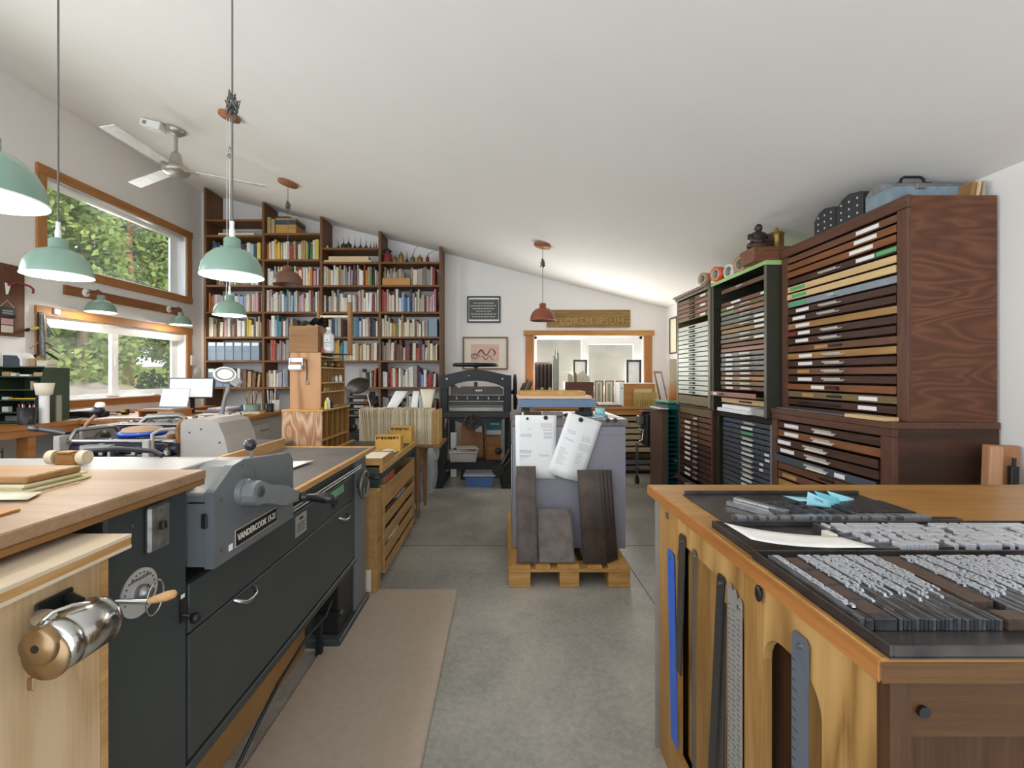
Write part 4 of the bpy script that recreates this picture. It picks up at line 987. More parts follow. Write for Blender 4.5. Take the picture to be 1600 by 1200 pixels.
tag(MB().tube([(-4.45+.046*math.cos(a_*.35), OY0+.14, 1.117+.043*math.sin(a_*.35)) for a_ in range(18)], .007, 6, True).obj('tape_ring', BM['brown']), 'brown ring standing in the lower organiser shelf', 'ring')
tag(MB().box((-4.48, OY0+.03, 1.187), (-4.22, OY0+.05, 1.197)).obj('ruler', paint('bright_yellow', '#e2c53c', .5)), 'bright yellow ruler on the middle organiser shelf', 'ruler')
t = thing('speaker', (-4.52, 4.25, 1.476), 'white rounded speaker with dark grille on the green organiser', 'speaker')
MB().prism([(-4.62, 1.4765), (-4.43, 1.4765), (-4.435, 1.56), (-4.46, 1.60), (-4.50, 1.615), (-4.62, 1.615)], 'y', 4.2, 4.32).obj('body', PAPER, t)
MB().prism([(-4.605, 1.485), (-4.455, 1.485), (-4.455, 1.55), (-4.48, 1.585), (-4.605, 1.59)], 'y', 4.193, 4.1995).obj('grille', paint('grille_slate', '#4a4f58', .7), t)
for i, (x_, w_, h_, m, lab) in enumerate(((-4.40, .06, .085, BM['tan'], 'small tan carton right of the white speaker'), (-4.325, .10, .065, BM['cream'], 'cream carton right of the tan one on organiser'))):
    tag(MB().box((x_, 4.22, 1.476), (x_+w_, 4.32, 1.476+h_), .003).obj('carton', m), lab, 'carton')
cup('pencil_pot', -4.128, 3.95, .975, .062, .15, BLACK, 'black plastic pot of red pencils on the bench left', 0)
sticks(-4.128, 3.95, .975, .062, 10, (.155, .172), [PENC[4], PENC[6]], 'pencil', 'pencil end in the black plastic pot', 'pencil', 'pencils in the black pot')
t = thing('paper_roll', (-4.108, 4.08, .975), 'tall cream paper roll standing with a flared sheet on top', 'paper roll')
MB().lathe([(.035, .001), (.035, .25)], (-4.108, 4.08, .975), n=18).obj('roll', PAPER, t)
MB().lathe([(.02, .24), (.055, .255), (.07, .36), (.067, .36), (.05, .26)], (-4.108, 4.08, .975), n=18).obj('flared_sheet', CREAM, t)
tag(MB().cyl((-4.085, 4.19, .976), (-4.085, 4.19, 1.22), .022, n=14).obj('tube', paint('olive_tube', '#8b8674', .7)), 'grey olive tube standing right of the paper roll', 'tube')
# under the bench
t = thing('wire_rack', (-4.3, 3.3, .47), 'black wire rack of papers under the left bench', 'rack')
for k in range(4):
    z_ = .50+k*.09; b = MB()
    b.tube([(-4.5, 3.05, z_), (-4.12, 3.05, z_), (-4.12, 3.75, z_), (-4.5, 3.75, z_)], .004, 6, True)
    for q in range(5): b.tube([(-4.5, 3.15+q*.12, z_), (-4.12, 3.15+q*.12, z_)], .0025, 5)
    b.obj('wire_shelf', IRON, t)
b = MB()
for x_, y_ in ((-4.5, 3.05), (-4.12, 3.05), (-4.12, 3.75), (-4.5, 3.75)): b.tube([(x_, y_, .4715), (x_, y_, .80)], .005, 6)
b.obj('post', IRON, t)
for k in range(3):
    tag(MB().box((-4.47, 3.12, .505+k*.09), (-4.15, 3.7, .535+k*.09), .002).obj('paper_stack', (paint('teal_card', '#4d8a84', .8), BM['putty'], BM['brown'])[k]), ('teal', 'putty grey', 'brown')[k]+' paper stack in the wire rack under the bench', 'paper stack')
# ------------------------------------------------------------------ wooden tower: two stacked pigeonhole cases facing the aisle
SWIRL = ply('swirled_fir_ply', '#cfa985', '#a8724a', 'z', 1.5, 6., .6, 2.6, '#dcbc9c')
FIRPLY = ply('warm_fir_ply', '#94663f', '#b98a5f', 'z', 1.2, 4., .55, 2.2, '#bf9268')
PINE = wood('yellow_pine', '#b98a4a', '#d6ab68', 'y', 1.4)
DKPINE = wood('amber_pine', '#8f6434', '#ad7e48', 'z', 1.4)
t = thing('pigeonhole_cabinet', (-1.6, 3.9, 0), 'lower plywood cabinet with swirling grain and open pigeonholes on its aisle side', 'cabinet')
xa, xb, ya, yb, zt = -1.745, -1.43, 3.6, 4.24, 1.13
MB().box((xa, ya, 0), (xb, ya+.02, zt-.018)).obj('end_panel', SWIRL, t)
MB().box((xa, yb-.02, 0), (xb, yb, zt-.018)).box((xa, ya+.02, 0), (xa+.015, yb-.02, zt-.018)).obj('carcass', DKPINE, t)
MB().box((xa-.003, ya-.004, zt-.0178), (xb+.012, yb+.006, zt), .003).obj('top', PINE, t)
for z_ in (.06, .40, .68, .89): MB().box((xa+.015, ya+.02, z_-.012), (xb, yb-.02, z_)).obj('shelf', PINE, t)
for k in range(1, 5):
    y_ = ya+.02+k*.12
    MB().box((xa+.015, y_-.006, .4001), (xb-.006, y_+.006, zt-.019)).obj('divider', DKPINE, t)
for k, (y_, z_) in enumerate(((3.65, .891), (3.77, .891), (3.89, .891), (3.69, .681), (3.93, .681))):
    for q in range(2):
        tag(MB().box((-1.68, y_+.02*q, z_), (-1.47, y_+.016+.02*q, z_+.15-.02*q)).obj('tin', paint('tin_grey', '#6f716c', .5)), 'grey slab standing in the pigeonholes of the lower cabinet', 'slab', 'grey slabs in the lower pigeonholes')
t = thing('sorting_case', (-1.6, 3.9, 1.131), 'upper wooden sorting case with thin slots and shelves stacked on the plywood cabinet', 'cabinet')
xa, xb, ya, yb, z0, zt = -1.70, -1.455, 3.64, 4.20, 1.131, 1.585
MB().box((xa, ya, z0), (xb, ya+.018, zt)).obj('end_panel', FIRPLY, t)
MB().box((xa, yb-.015, z0), (xb, yb, zt-.05)).box((xa, ya+.018, z0), (xa+.12, yb-.015, zt-.012)).obj('carcass', DKPINE, t)
for z_ in (1.143, 1.27, 1.345, 1.47, 1.56): MB().box((xa+.12, ya+.018, z_-.010), (xb+.006, yb-.015, z_), .002).obj('shelf', wood('pale_shelf_edge', '#c9aa78', '#dcc396', 'y', 2), t)
for k in range(1, 21):
    y_ = ya+.018+k*.0252
    if 1: MB().box((xa+.12, y_-.003, 1.1431), (xb-.006, y_+.003, 1.459)).obj('slot_divider', DKPINE, t) if k % 2 else None
for i, (y_, z_, r, h, m, l) in enumerate(((3.68, 1.144, .016, .075, paint('yellow_bottle', '#d8cf6a', .4), 'yellow bottle at the near end of sorting case foot'), (3.71, 1.144, .02, .09, PAPER, 'white bottle beside the yellow one'), (3.80, 1.144, .012, .06, IRON, 'dark bottle with white cap on the case foot'), (3.98, 1.346, .014, .055, PAPER, 'small white bottle on the middle case shelf'), (3.90, 1.346, .01, .05, PENC[2], 'thin grey vial on the middle case shelf'), (4.08, 1.346, .016, .06, PAPER, 'far white bottle on the middle case shelf'), (3.72, 1.271, .02, .04, BR, 'brass bit on the lower case shelf'), (3.78, 1.271, .018, .035, BR, 'second brass bit on the lower case shelf'))):
    tag(MB().lathe([(r, 0), (r, h*.7), (r*.5, h*.85), (r*.5, h), (0, h)], (-1.425, y_, z_-.013 if z_ < 1.2 else z_), n=12).obj('bottle', m), l, 'bottle') if z_ < 1.2 else tag(MB().lathe([(r, 0), (r, h*.7), (r*.5, h*.85), (r*.5, h), (0, h)], (-1.452-r*.2, y_, z_+.0008), n=12).obj('bottle', m), l, 'bottle')
for i in range(6):
    y_ = 3.70+i*.075
    tag(MB().ball((-1.475, y_, 1.495), .024, 10, 8, (.8, 1, 1)).obj('knob', BR if i % 2 else DK), '%s of six metal knobs along the upper shelf of the sorting case' % ('nearest', 'second', 'third', 'fourth', 'fifth', 'farthest')[i], 'knob', 'metal knobs on the sorting case')
tag(MB().box((-1.42, 4.02, 1.1308), (-1.445, 4.18, 1.15), .003).obj('steel_rule', STEEL), 'grey metal bar lying on the cabinet top edge', 'bar')
t = thing('mounted_roll_holder', (-1.60, 3.6, 1.5), 'chrome roll holder with a small white paper roll on the sorting case end', 'roll holder')
MB().box((-1.69, 3.62, 1.505), (-1.58, 3.6395, 1.545), .004).box((-1.69, 3.60, 1.49), (-1.684, 3.62, 1.54)).box((-1.586, 3.60, 1.46), (-1.58, 3.62, 1.54)).obj('bracket', CHROME, t)
MB().cyl((-1.685, 3.60, 1.465), (-1.587, 3.60, 1.465), .022, n=18).obj('paper_roll', PAPER, t)
t = thing('hanging_tool', (-1.56, 3.62, 1.37), 'thin metal tool hanging on the sorting case end', 'tool')
MB().tube([(-1.565, 3.632, 1.53), (-1.56, 3.632, 1.44), (-1.562, 3.632, 1.36)], .004, 6).obj('shank', IRON, t)
MB().tube([(-1.562+.014*math.cos(a_*PI/6), 3.632, 1.346+.014*math.sin(a_*PI/6)) for a_ in range(12)], .004, 6, True).obj('eye', STEEL, t)
# crate on top with dark cloth, white bottle, small inverted stool frame
t = thing('crate', (-1.6, 3.75, 1.586), 'brown wooden crate on top of the sorting case', 'crate')
CRW = wood('crate_wood', '#75502c', '#9b7042', 'x', 1.4)
x0, x1, y0, y1, z0, z1 = -1.705, -1.475, 3.64, 3.86, 1.5865, 1.80
for q in (((x0, y0, z0), (x1, y0+.014, z1)), ((x0, y1-.014, z0), (x1, y1, z1)), ((x0, y0+.0145, z0), (x0+.014, y1-.0145, z1)), ((x1-.014, y0+.0145, z0), (x1, y1-.0145, z1))): MB().box(*q, .002).obj('board', CRW, t)
MB().box((x0+.014, y0+.0145, z0), (x1-.014, y1-.0145, z0+.012)).obj('bottom', CRW, t)
b = MB(); rc = random.Random(4)
b.sheet((x0+.02, y0+.02, z1-.01), (x1+.005, y0+.016, z1+.012), (x1+.01, y1-.02, z1+.012), (x0+.02, y1-.02, z1), 14, 10, lambda u, v: (0, 0, .022+.03*math.sin(u*9+v*5)*math.sin(v*7+u*3)+.02*u), .003)
tag(b.obj('cloth', paint('black_cloth', '#1d1c1e', .9, var=.3)), 'crumpled black cloth heaped on top of the wooden crate', 'cloth')
t = thing('bottle', (-1.43, 3.75, 1.586), 'white squared bottle with grey label beside the wooden crate', 'bottle')
MB().box((-1.468, 3.70, 1.5868), (-1.385, 3.76, 1.75), .018).box((-1.445, 3.715, 1.745), (-1.408, 3.745, 1.775), .012).obj('body', paint('milk_plastic', '#d9d7d0', .35), t)
MB().lathe([(.017, 0), (.017, .02), (0, .02)], (-1.4265, 3.73, 1.776), n=14).obj('cap', PAPER, t)
b = MB().box((-1.452, 3.6993, 1.665), (-1.40, 3.6998, 1.672)).box((-1.445, 3.6993, 1.648), (-1.408, 3.6998, 1.652)).box((-1.445, 3.6993, 1.638), (-1.408, 3.6998, 1.642))
b.obj('label_lines', PENC[2], t); MB().ball((-1.426, 3.6993, 1.69), .006, 8, 6, (1, .1, 1)).obj('label_mark', PENC[4], t)
tag(MB().lathe([(.009, 0), (.009, .02), (.004, .04), (0, .042)], (-1.452, 3.67, 1.5868), n=10).obj('nozzle', PENC[4]), 'small red cap in front of the white bottle', 'cap')
t = thing('wooden_stand', (-1.5, 4.05, 1.586), 'wooden stand of two posts and a cross bar behind the crate', 'stand')
SW_ = wood('stand_wood', '#7d5633', '#9c7044', 'z', 2)
MB().box((-1.395, 4.10, 1.5868), (-1.362, 4.14, 2.065), .003).obj('post', SW_, t)
MB().box((-1.675, 4.10, 1.5868), (-1.65, 4.14, 2.085), .003).obj('post', SW_, t)
MB().box((-1.65, 4.11, 1.925), (-1.395, 4.135, 1.945)).obj('cross_bar', paint('pale_bar', '#cdbf9d', .6), t)
MB().box((-1.66, 3.9, 1.564+.0228), (-1.36, 4.18, 1.585+.006), .002).obj('base_board', SW_, t)
# small black table press behind
t = thing('table_press', (-1.6, 5.15, 0), 'black cast iron treadle press half hidden behind the wooden cabinets', 'printing press')
MB().box((-1.78, 5.0, 0), (-1.42, 5.35, .78), .02).box((-1.75, 4.985, .62), (-1.47, 4.999, .74), .004).obj('base', IRON, t)
MB().box((-1.70, 4.984, .66), (-1.60, 4.9845, .69)).obj('maker_plate', PENC[2], t)
for x_ in (-1.76, -1.50): MB().prism([(5.02, .781), (5.34, .781), (5.22, 1.22), (5.14, 1.22)], 'x', x_, x_+.04).obj('side_frame', IRON, t)
MB().lathe([(0, 0), (.12, .004), (.125, .015), (0, .02)], (-1.61, 5.08, 1.28), (0, -.7, .7), 26).obj('ink_disc', DK, t)
for z_ in (.95, 1.02, 1.09, 1.16): MB().cyl((-1.72, 5.08, z_), (-1.50, 5.08, z_), .022, n=12).obj('roller', DK, t)
for x_ in (-1.70, -1.62, -1.54):
    MB().lathe([(.014, 0), (.03, .02), (.03, .035), (.014, .05)], (x_, 5.02, .84), (0, -1, 0), 12).obj('gear', DK, t)
MB().tube([(-1.44, 5.15+.2*math.cos(a_*2*PI/24), .9+.2*math.sin(a_*2*PI/24)) for a_ in range(24)], .014, 6, True).obj('flywheel', DK, t)
MB().tube([(-1.50, 5.05, 1.2), (-1.44, 4.98, 1.05), (-1.42, 4.95, .9)], .008, 6).obj('lever', STEEL, t)
for i, (x_, w_, h_, m) in enumerate(((-1.53, .07, .30, BM['putty']), (-1.45, .03, .27, BM['grey']), (-1.415, .02, .28, BM['cream']))):
    tag(MB().box((x_, 4.86, .0), (x_+w_, 4.9, .72+h_), .003).obj('board', m), ('wide putty grey', 'narrow grey', 'thin cream')[i]+' board standing on the floor before the black press', 'board')

# ------------------------------------------------------------------ green bench with oak rack, boxes and papers
GT = paint('bench_green', '#22403c', .5, var=.1)
t = thing('green_bench', (-1.1, 3.6, 0), 'narrow green framed bench with wood rimmed top beyond the big press', 'workbench')
BY0, BY1 = 3.03, 4.30
MB().box((-1.40, BY0, .745), (-.82, BY1, .783)).obj('top', paint('bench_top_dark', '#4d4f4a', .5, var=.2), t)
MB().box((-.82, BY0, .752), (-.80, BY1, .797), .002).box((-1.42, BY0, .752), (-1.40, BY1, .797), .002).obj('rim', PINE, t)
MB().box((-1.40, BY0, .66), (-.825, BY0+.03, .744)).box((-.85, BY0+.031, .70), (-.825, BY1, .744)).obj('apron', GT, t)
for x_ in (-1.39, -.86):
    for y_ in (BY0+.001, BY1-.045): MB().box((x_, y_, 0), (x_+.035, y_+.04, .66)).obj('leg', GT, t)
RW = wood('oak_rack_wood', '#9a7342', '#be965c', 'y', 1.3)
t = thing('tool_rack', (-1.0, 3.6, .03), 'oak rack of five sloping slatted shelves on casters under the green bench', 'rack')
RY0, RY1 = 3.09, 4.16
MB().box((-1.30, RY0, .06), (-.803, RY0+.03, .655), .003).obj('side_panel', RW, t)
MB().box((-1.30, RY1-.03, .06), (-.803, RY1, .655), .003).obj('side_panel', RW, t)
for i, z_ in enumerate((.075, .17, .285, .40, .53)):
    MB().box((-1.29, RY0+.0305, z_-.012), (-.815, RY1-.0305, z_)).obj('shelf', RW, t)
    MB().box((-.8148, RY0+.0305, z_-.03), (-.803, RY1-.0305, z_+(.035, .05, .05, .045, .115)[i]), .002).obj('front_rail', RW, t)
for x_ in (-1.25, -.86):
    for y_ in (RY0+.06, RY1-.06):
        MB().cyl((x_-.012, y_, .027), (x_+.012, y_, .027), .026, n=14).obj('caster', BLACK, t)
DWD = wood('dark_type_wood', '#3a2b22', '#5a4433', 'y', 2)
for i, (y0, y1, z_, h, m, l) in enumerate(((3.2, 3.52, .4008, .05, DWD, 'near dark wood piece on the upper rack shelf'), (3.55, 3.86, .4008, .06, BM['grey'], 'grey wrapped piece on the upper rack shelf'), (3.14, 3.5, .2858, .085, IRON, 'near black piece on the middle rack shelf'), (3.55, 3.9, .2858, .07, DWD, 'dark wood piece on the middle rack shelf'), (3.92, 4.1, .2858, .07, IRON, 'far black piece on the middle rack shelf'), (3.3, 3.6, .1708, .07, PAPER, 'white paper bundle on the low rack shelf'), (3.62, 4.0, .0758, .05, DWD, 'long dark piece on the bottom rack shelf'))):
    tag(MB().box((-1.15, y0, z_), (-.822, y1, z_+h), .004).obj('rack_piece', m), l, 'block')
t = thing('carton', (-.95, 3.35, .531), 'greenish carton with red script lettering on the top rack shelf', 'carton')
MB().box((-1.1, 3.16, .531), (-.822, 3.46, .69), .004).obj('box_body', paint('olive_carton', '#76704a', .8, var=.15), t)
b = MB()
for k in range(7):
    y_ = 3.19+k*.035; b.tube([(-.8215, y_, .652), (-.8215, y_+.012, .682), (-.8215, y_+.02, .66), (-.8215, y_+.034, .666)], .006, 6)
b.obj('red_script', paint('script_red', '#c8322a', .6), t)
t = thing('wooden_box', (-.87, 2.95, 0), 'tall narrow wooden box standing between the big press and oak rack', 'box')
MB().box((-.96, 2.905, .001), (-.803, 3.005, .66), .004).obj('box_body', RW, t)
MB().box((-.9, 2.9035, .02), (-.84, 2.9048, .16)).obj('label', CREAM, t)
MB().box((-.8028, 2.915, .32), (-.8015, 2.995, .35)).obj('batten', wood('batten_brown', '#8f6234', '#a97a44', 'y', 2), t)
# on the green bench
t = thing('wooden_tray', (-.92, 3.15, .784), 'shallow wooden tray of paper at the near end of green bench', 'tray')
b = MB().box((-1.08, 3.05, .7985), (-.803, 3.06, .845)).box((-1.08, 3.36, .7985), (-.803, 3.37, .845)).box((-.813, 3.0605, .7985), (-.803, 3.3595, .845)).box((-1.08, 3.0605, .7985), (-1.07, 3.3595, .845)).box((-1.07, 3.0605, .7985), (-.813, 3.3595, .803))
b.obj('tray', RW, t)
tag(MB().box((-1.06, 3.07, .804), (-.82, 3.35, .84), .002).obj('paper_stack', CREAM), 'stack of cream paper in the shallow wooden tray', 'paper stack')
t = thing('open_book', (-.95, 3.48, .784), 'open white catalogue lying on the green bench before yellow cartons', 'book')
MB().sheet((-1.08, 3.40, .80), (-.83, 3.40, .80), (-.83, 3.56, .80), (-1.08, 3.56, .80), 10, 4, lambda u, v: (0, 0, .02*abs(math.sin(u*PI*2))+.006), .004).obj('pages', PAPER, t)
MB().box((-1.09, 3.39, .7985), (-.82, 3.57, .8015)).obj('cover', paint('cover_green', '#3f6b4e', .6), t)
YC = paint('yellow_carton', '#c08f3c', .8, var=.12, scale=6, c2='#d8a952')
def carton(x0, x1, y0, y1, h, label):
    t = thing('carton', ((x0+x1)/2, (y0+y1)/2, .784), label, 'carton')
    MB().box((x0, y0, .7842), (x1, y1, .784+h), .004).obj('box_body', YC, t)
    b = MB(); r2 = random.Random(int(h*1000)); x = x0+.01
    while x < x1-.02:                     # worn black stencil band along the upper edge
        w_ = r2.uniform(.006, .02); b.prism([(x, .784+h-.006), (x+w_, .784+h-.006), (x+w_*r2.uniform(.6, 1.3), .784+h-.018-r2.random()*.018), (x+.002, .784+h-.02-r2.random()*.012)], 'y', y0-.0012, y0-.0002); x += w_+.004
    b.obj('stencil_band', IRON, t)
carton(-1.03, -.823, 3.675, 3.79, .13, 'nearer yellow carton with worn black stencil on the green bench')
carton(-1.02, -.825, 4.12, 4.26, .15, 'farther yellow carton with worn black stencil on the green bench')
# ------------------------------------------------------------------ old turned table with folded papers
OW = wood('old_table_wood', '#5f4227', '#8a6540', 'z', 1.5, c3='#a07a50')
t = thing('side_table', (-1.08, 4.66, 0), 'old wooden table on slim turned legs under the long row of folded papers', 'table')
MB().box((-1.36, 4.42, .70), (-.60, 4.94, .724), .004).obj('tabletop', OW, t)
MB().prism([(-1.25, .70), (-1.25, .60), (-.93, .60), (-.88, .64), (-.84, .58), (-.80, .56), (-.80, .6995)], 'y', 4.50, 4.52).prism([(4.53, .58), (4.62, .64), (4.75, .65), (4.85, .62), (4.88, .6), (4.88, .6995), (4.53, .6995)], 'x', -.815, -.80).obj('apron', OW, t)
for x_, y_ in ((-.835, 4.49), (-.835, 4.90), (-1.25, 4.49), (-1.25, 4.90)):
    MB().lathe([(.012, 0), (.016, .01), (.012, .035), (.022, .05), (.024, .075), (.016, .09), (.019, .11), (.024, .3), (.027, .44), (.02, .46), (.028, .475), (.028, .6995)], (x_, y_, .001), n=14).obj('leg', OW, t)
rk = random.Random(21); x = -1.36
i = 0
while x < -.63 and i < 70:
    w_ = rk.choice((.009, .012, .014)); h = .345+rk.uniform(-.012, .012); ln = rk.uniform(-.0015, .0015)
    if x > -.70: c = 'tan'; h -= .02
    else: c = rk.choice(('cream', 'ivory', 'cream', 'putty'))
    b = MB(); n = 0
    xx = max(x, -1.36)
    b.prism([(xx, 4.46+rk.random()*.012), (xx+w_*.35, 4.45+rk.random()*.01), (xx+w_*.8, 4.452), (xx+w_, 4.46), (xx+w_, 4.72), (xx, 4.72)], 'z', .7248, .7248+h)
    for p in b.v: p.x += ln*.3*(p.z-.7248)/.35-.05*max(0, -1.25-xx)/.11*(p.z-.7248)/.35*1.0
    tag(b.obj('folded_paper', {'cream': CREAM, 'ivory': paint('ivory_paper', '#dccfae', .85), 'putty': paint('greyish_paper', '#cfc3a6', .85), 'tan': paint('manila_card', '#cba86a', .8)}[c]), '%s folded sheet, %s from the left in the long row on the turned table' % ({'cream': 'cream', 'ivory': 'ivory', 'putty': 'greyish', 'tan': 'manila'}[c], nth(i+1)), 'folded paper', 'row of folded papers on the turned table')
    x += w_+.0015; i += 1
for k, (p0, p1, l) in enumerate((((608, 636), (632, 619), 'white sheet lying askew on the row of folded papers, leftmost'), ((645, 637), (655, 619), 'white sheet standing upright on the paper row, middle'), ((665, 616), (684, 637), 'cream sheet standing aslant at the right of the paper row'))):
    a, c = at(*p0, 4.6), at(*p1, 4.6)
    x0, x1 = sorted((a.x, c.x))
    z1 = max(a.z, c.z); sk = (.06, .0, -.06)[k]
    tag(MB().sheet((x0, 4.50, 1.085), (x1-.05*(k != 1), 4.50, 1.085), (x1+sk*.5, 4.62, z1+.05), (x0+sk, 4.62, z1+.05), 3, 3).obj('paper_sheet', CREAM if k == 2 else PAPER), l, 'paper')
# blue cloth bag and clear plastic behind the turned table
tag(MB().box((-1.20, 4.99, .001), (-.90, 5.02, .68), .01).obj('cloth_bag', paint('vivid_blue', '#2a3fb0', .8, var=.15)), 'vivid blue cloth sack standing behind the legs of the turned table', 'cloth')
t = thing('plastic_sack', (-.78, 5.3, 0), 'clear plastic sack with pale paper on the floor beside the black paper cutter', 'sack')
MB().ball((-.86, 5.3, .30), .2, 18, 14, (.55, .6, 1.45)).obj('film', clear('clear_film', '#cfd6da', .15, .35), t)
MB().box((-.89, 5.26, .08), (-.82, 5.33, .5), .01).obj('paper_roll', paint('greyish_roll', '#b9b6b0', .8), t)

# ------------------------------------------------------------------ black iron paper cutter
G = thing('paper_cutter', (-.33, 6.0, 0), 'black cast iron paper cutter with handwheels against the back wall', 'paper cutter')
def gx(px): return ax(px, 5.75)
def gz(py): return az(py, 5.75)
Y0, Y1 = 5.72, 5.86
b = MB().box((gx(688), Y0, gz(645)), (gx(700), Y1, gz(590)), .006); b.obj('upright', IRON, G)
b = MB().box((gx(787), Y0, gz(645)), (gx(799), Y1, gz(590)), .006); b.obj('upright', IRON, G)
outer = [(gx(688), gz(590)), (gx(688), gz(586.5)), (gx(700), gz(585.5))]; inner = []
for i in range(13):
    u = i/12; px = 704+u*79; outer.append((gx(px), gz(587.5-9.5*math.sin(PI*u)**1.3)))
outer += [(gx(787), gz(585.5)), (gx(799), gz(586.5)), (gx(799), gz(590))]
for i in range(13):
    u = 1-i/12; px = 700+u*87; inner.append((gx(px), gz(606-11.5*math.sin(PI*u)**.7)))
pts = outer+inner
b = MB(); n = 8
oo = [(gx(688+111*k/24), gz(586.5-9*math.sin(PI*k/24)**1.6)) for k in range(25)]
ii = [(gx(688+111*k/24), gz(607-12*max(0, math.sin(PI*(k-2.6)/18.8) if 2.6 < k < 21.4 else 0)**.6)) for k in range(25)]
for k in range(24): b.prism([oo[k], ii[k], ii[k+1], oo[k+1]], 'y', Y0-.02, Y1-.02)
b.obj('arch', IRON, G)
MB().cyl((gx(699), Y0-.021, gz(592)), (gx(699), Y0-.03, gz(592)), .012, n=10).cyl((gx(785), Y0-.021, gz(592)), (gx(785), Y0-.03, gz(592)), .012, n=10).cyl((gx(733), Y0-.021, gz(587)), (gx(733), Y0-.026, gz(587)), .008, n=10).obj('bolt', STEEL, G)
MB().cyl((gx(743), 5.8, gz(586)), (gx(743), 5.8, gz(570)), .022, n=14).cyl((gx(743), 5.8, gz(606)), (gx(743), 5.8, gz(597)), .022, n=14).obj('screw_spindle', DK, G)
w_ = MB().tube([(gx(743)+.275*math.cos(a_*2*PI/36), 5.8+.275*math.sin(a_*2*PI/36), gz(570)) for a_ in range(36)], .021, 8, True)
for k in range(4):
    a = k*PI/2+.5; w_.tube([(gx(743), 5.8, gz(571)), (gx(743)+.27*math.cos(a), 5.8+.27*math.sin(a), gz(570))], .014, 6)
w_.lathe([(.04, 0), (.045, .03), (.02, .06), (0, .065)], (gx(743), 5.8, gz(574)), n=14)
w_.obj('clamp_wheel', IRON, G)
MB().prism([(gx(704), gz(617)), (gx(786), gz(617)), (gx(786), gz(608)), (gx(780), gz(604)), (gx(722), gz(604)), (gx(716), gz(607)), (gx(709), gz(601)), (gx(704), gz(603))], 'y', 5.78, 5.84).obj('clamp_plate', DK, G)
b = MB()
for k in range(4): b.box((gx(743)+k*.022, 5.778, gz(611.5)), (gx(743)+k*.022+.015, 5.7798, gz(609)))
b.obj('plate_letters', PAPER, G)
MB().box((gx(701), 5.74, gz(626.5)), (gx(787), 5.80, gz(618)), .004).obj('knife_bar', IRON, G)
b = MB()
for k in range(5):
    x_ = gx(713)+k*gx(802)-k*gx(785.5); b.box((x_, 5.737, gz(624)), (x_+.012, 5.7395, gz(620)))
b.obj('knife_slot', STEEL, G)
MB().box((gx(701), 5.76, gz(634)), (gx(787), 5.80, gz(628)), .003).obj('knife', DK, G)
MB().box((gx(703), 5.70, gz(642)), (gx(786), 5.74, gz(636)), .003).obj('clamp_edge', paint('bright_steel_bar', '#8b8a86', .35, .8), G)
MB().box((gx(688), 5.64, gz(652)), (gx(799), 6.75, gz(643)), .008).obj('table', paint('mottled_iron', '#3b3834', .5, .4, var=.4, scale=30), G)
ap = [(gx(699), gz(652.5)), (gx(699), gz(655))]+[(gx(700+86*k/12), gz(655+10*math.sin(PI*k/12)**2)) for k in range(1, 12)]+[(gx(787), gz(655)), (gx(787), gz(652.5))]
b = MB()
for k in range(len(ap)//2-1):
    pass
for k in range(12):
    xa_, xb_ = 699+88*k/12, 699+88*(k+1)/12
    b.prism([(gx(xa_), gz(652.3)), (gx(xa_), gz(654+11*math.sin(PI*k/12)**2)), (gx(xb_), gz(654+11*math.sin(PI*(k+1)/12)**2)), (gx(xb_), gz(652.3))], 'y', 5.66, 5.70)
b.obj('apron', IRON, G)
wc = Vector((gx(738.5), 5.62, gz(658)))
w_ = MB().tube([(wc.x+.092*math.cos(a_*2*PI/28), wc.y, wc.z+.092*math.sin(a_*2*PI/28)) for a_ in range(28)], .011, 8, True).cyl(wc, wc+Vector((0, .045, 0)), .022, n=14)
for k in range(5):
    a = k*2*PI/5+.3; w_.tube([wc, wc+Vector((.09*math.cos(a), 0, .09*math.sin(a)))], .009, 6)
w_.obj('gauge_wheel', DK, G)
for sgn, xs in ((-1, (690, 700)), (1, (787, 799))):
    if sgn < 0: poly = [(gx(690), gz(652.2)), (gx(700), gz(652.2)), (gx(700), gz(700)), (gx(694), gz(745)), (gx(692), .03), (gx(675), .03), (gx(681), gz(735)), (gx(690), gz(700))]
    else: poly = [(gx(787), gz(652.2)), (gx(798), gz(652.2)), (gx(799), gz(730)), (gx(802), .03), (gx(784), .03), (gx(788), gz(730))]
    b = MB()
    m_ = len(poly)//2
    for q in range(m_-1):
        b.prism([poly[q], poly[q+1], poly[-2-q], poly[-1-q]] if False else [poly[-1-q], poly[-2-q], poly[q+2], poly[q+1]], 'y', 5.68, 5.80) if q+2 <= m_ else None
    b.box((min(p[0] for p in poly)-.01, 5.63, .001), (max(p[0] for p in poly if p[1] < .1)+.01, 6.42, .05), .01)
    b.box((gx(691 if sgn < 0 else 789), 6.42, .001), (gx(700 if sgn < 0 else 798), 6.64, .05))
    b.box((gx(691 if sgn < 0 else 789), 6.5, .05), (gx(700 if sgn < 0 else 798), 6.64, gz(652.2)))
    b.obj('leg', IRON, G)
MB().box((gx(694), 5.86, gz(736)), (gx(790), 5.94, gz(722)), .006).obj('cross_bar', IRON, G)
MB().tube([(gx(797), 5.66, gz(700)), (gx(780), 5.62, gz(730))], .022, 8).tube([(gx(800), 5.64, gz(712)), (gx(786), 5.62, gz(728))], .016, 8).obj('cutting_lever', DK, G)
MB().lathe([(.075, -.02), (.08, -.01), (.08, .01), (.075, .02)], (gx(779), 5.60, gz(730)), (0, 1, 0), 24).obj('lever_disc', IRON, G)
MB().ball((gx(779), 5.66, gz(703)), .045).obj('counterweight', IRON, G)
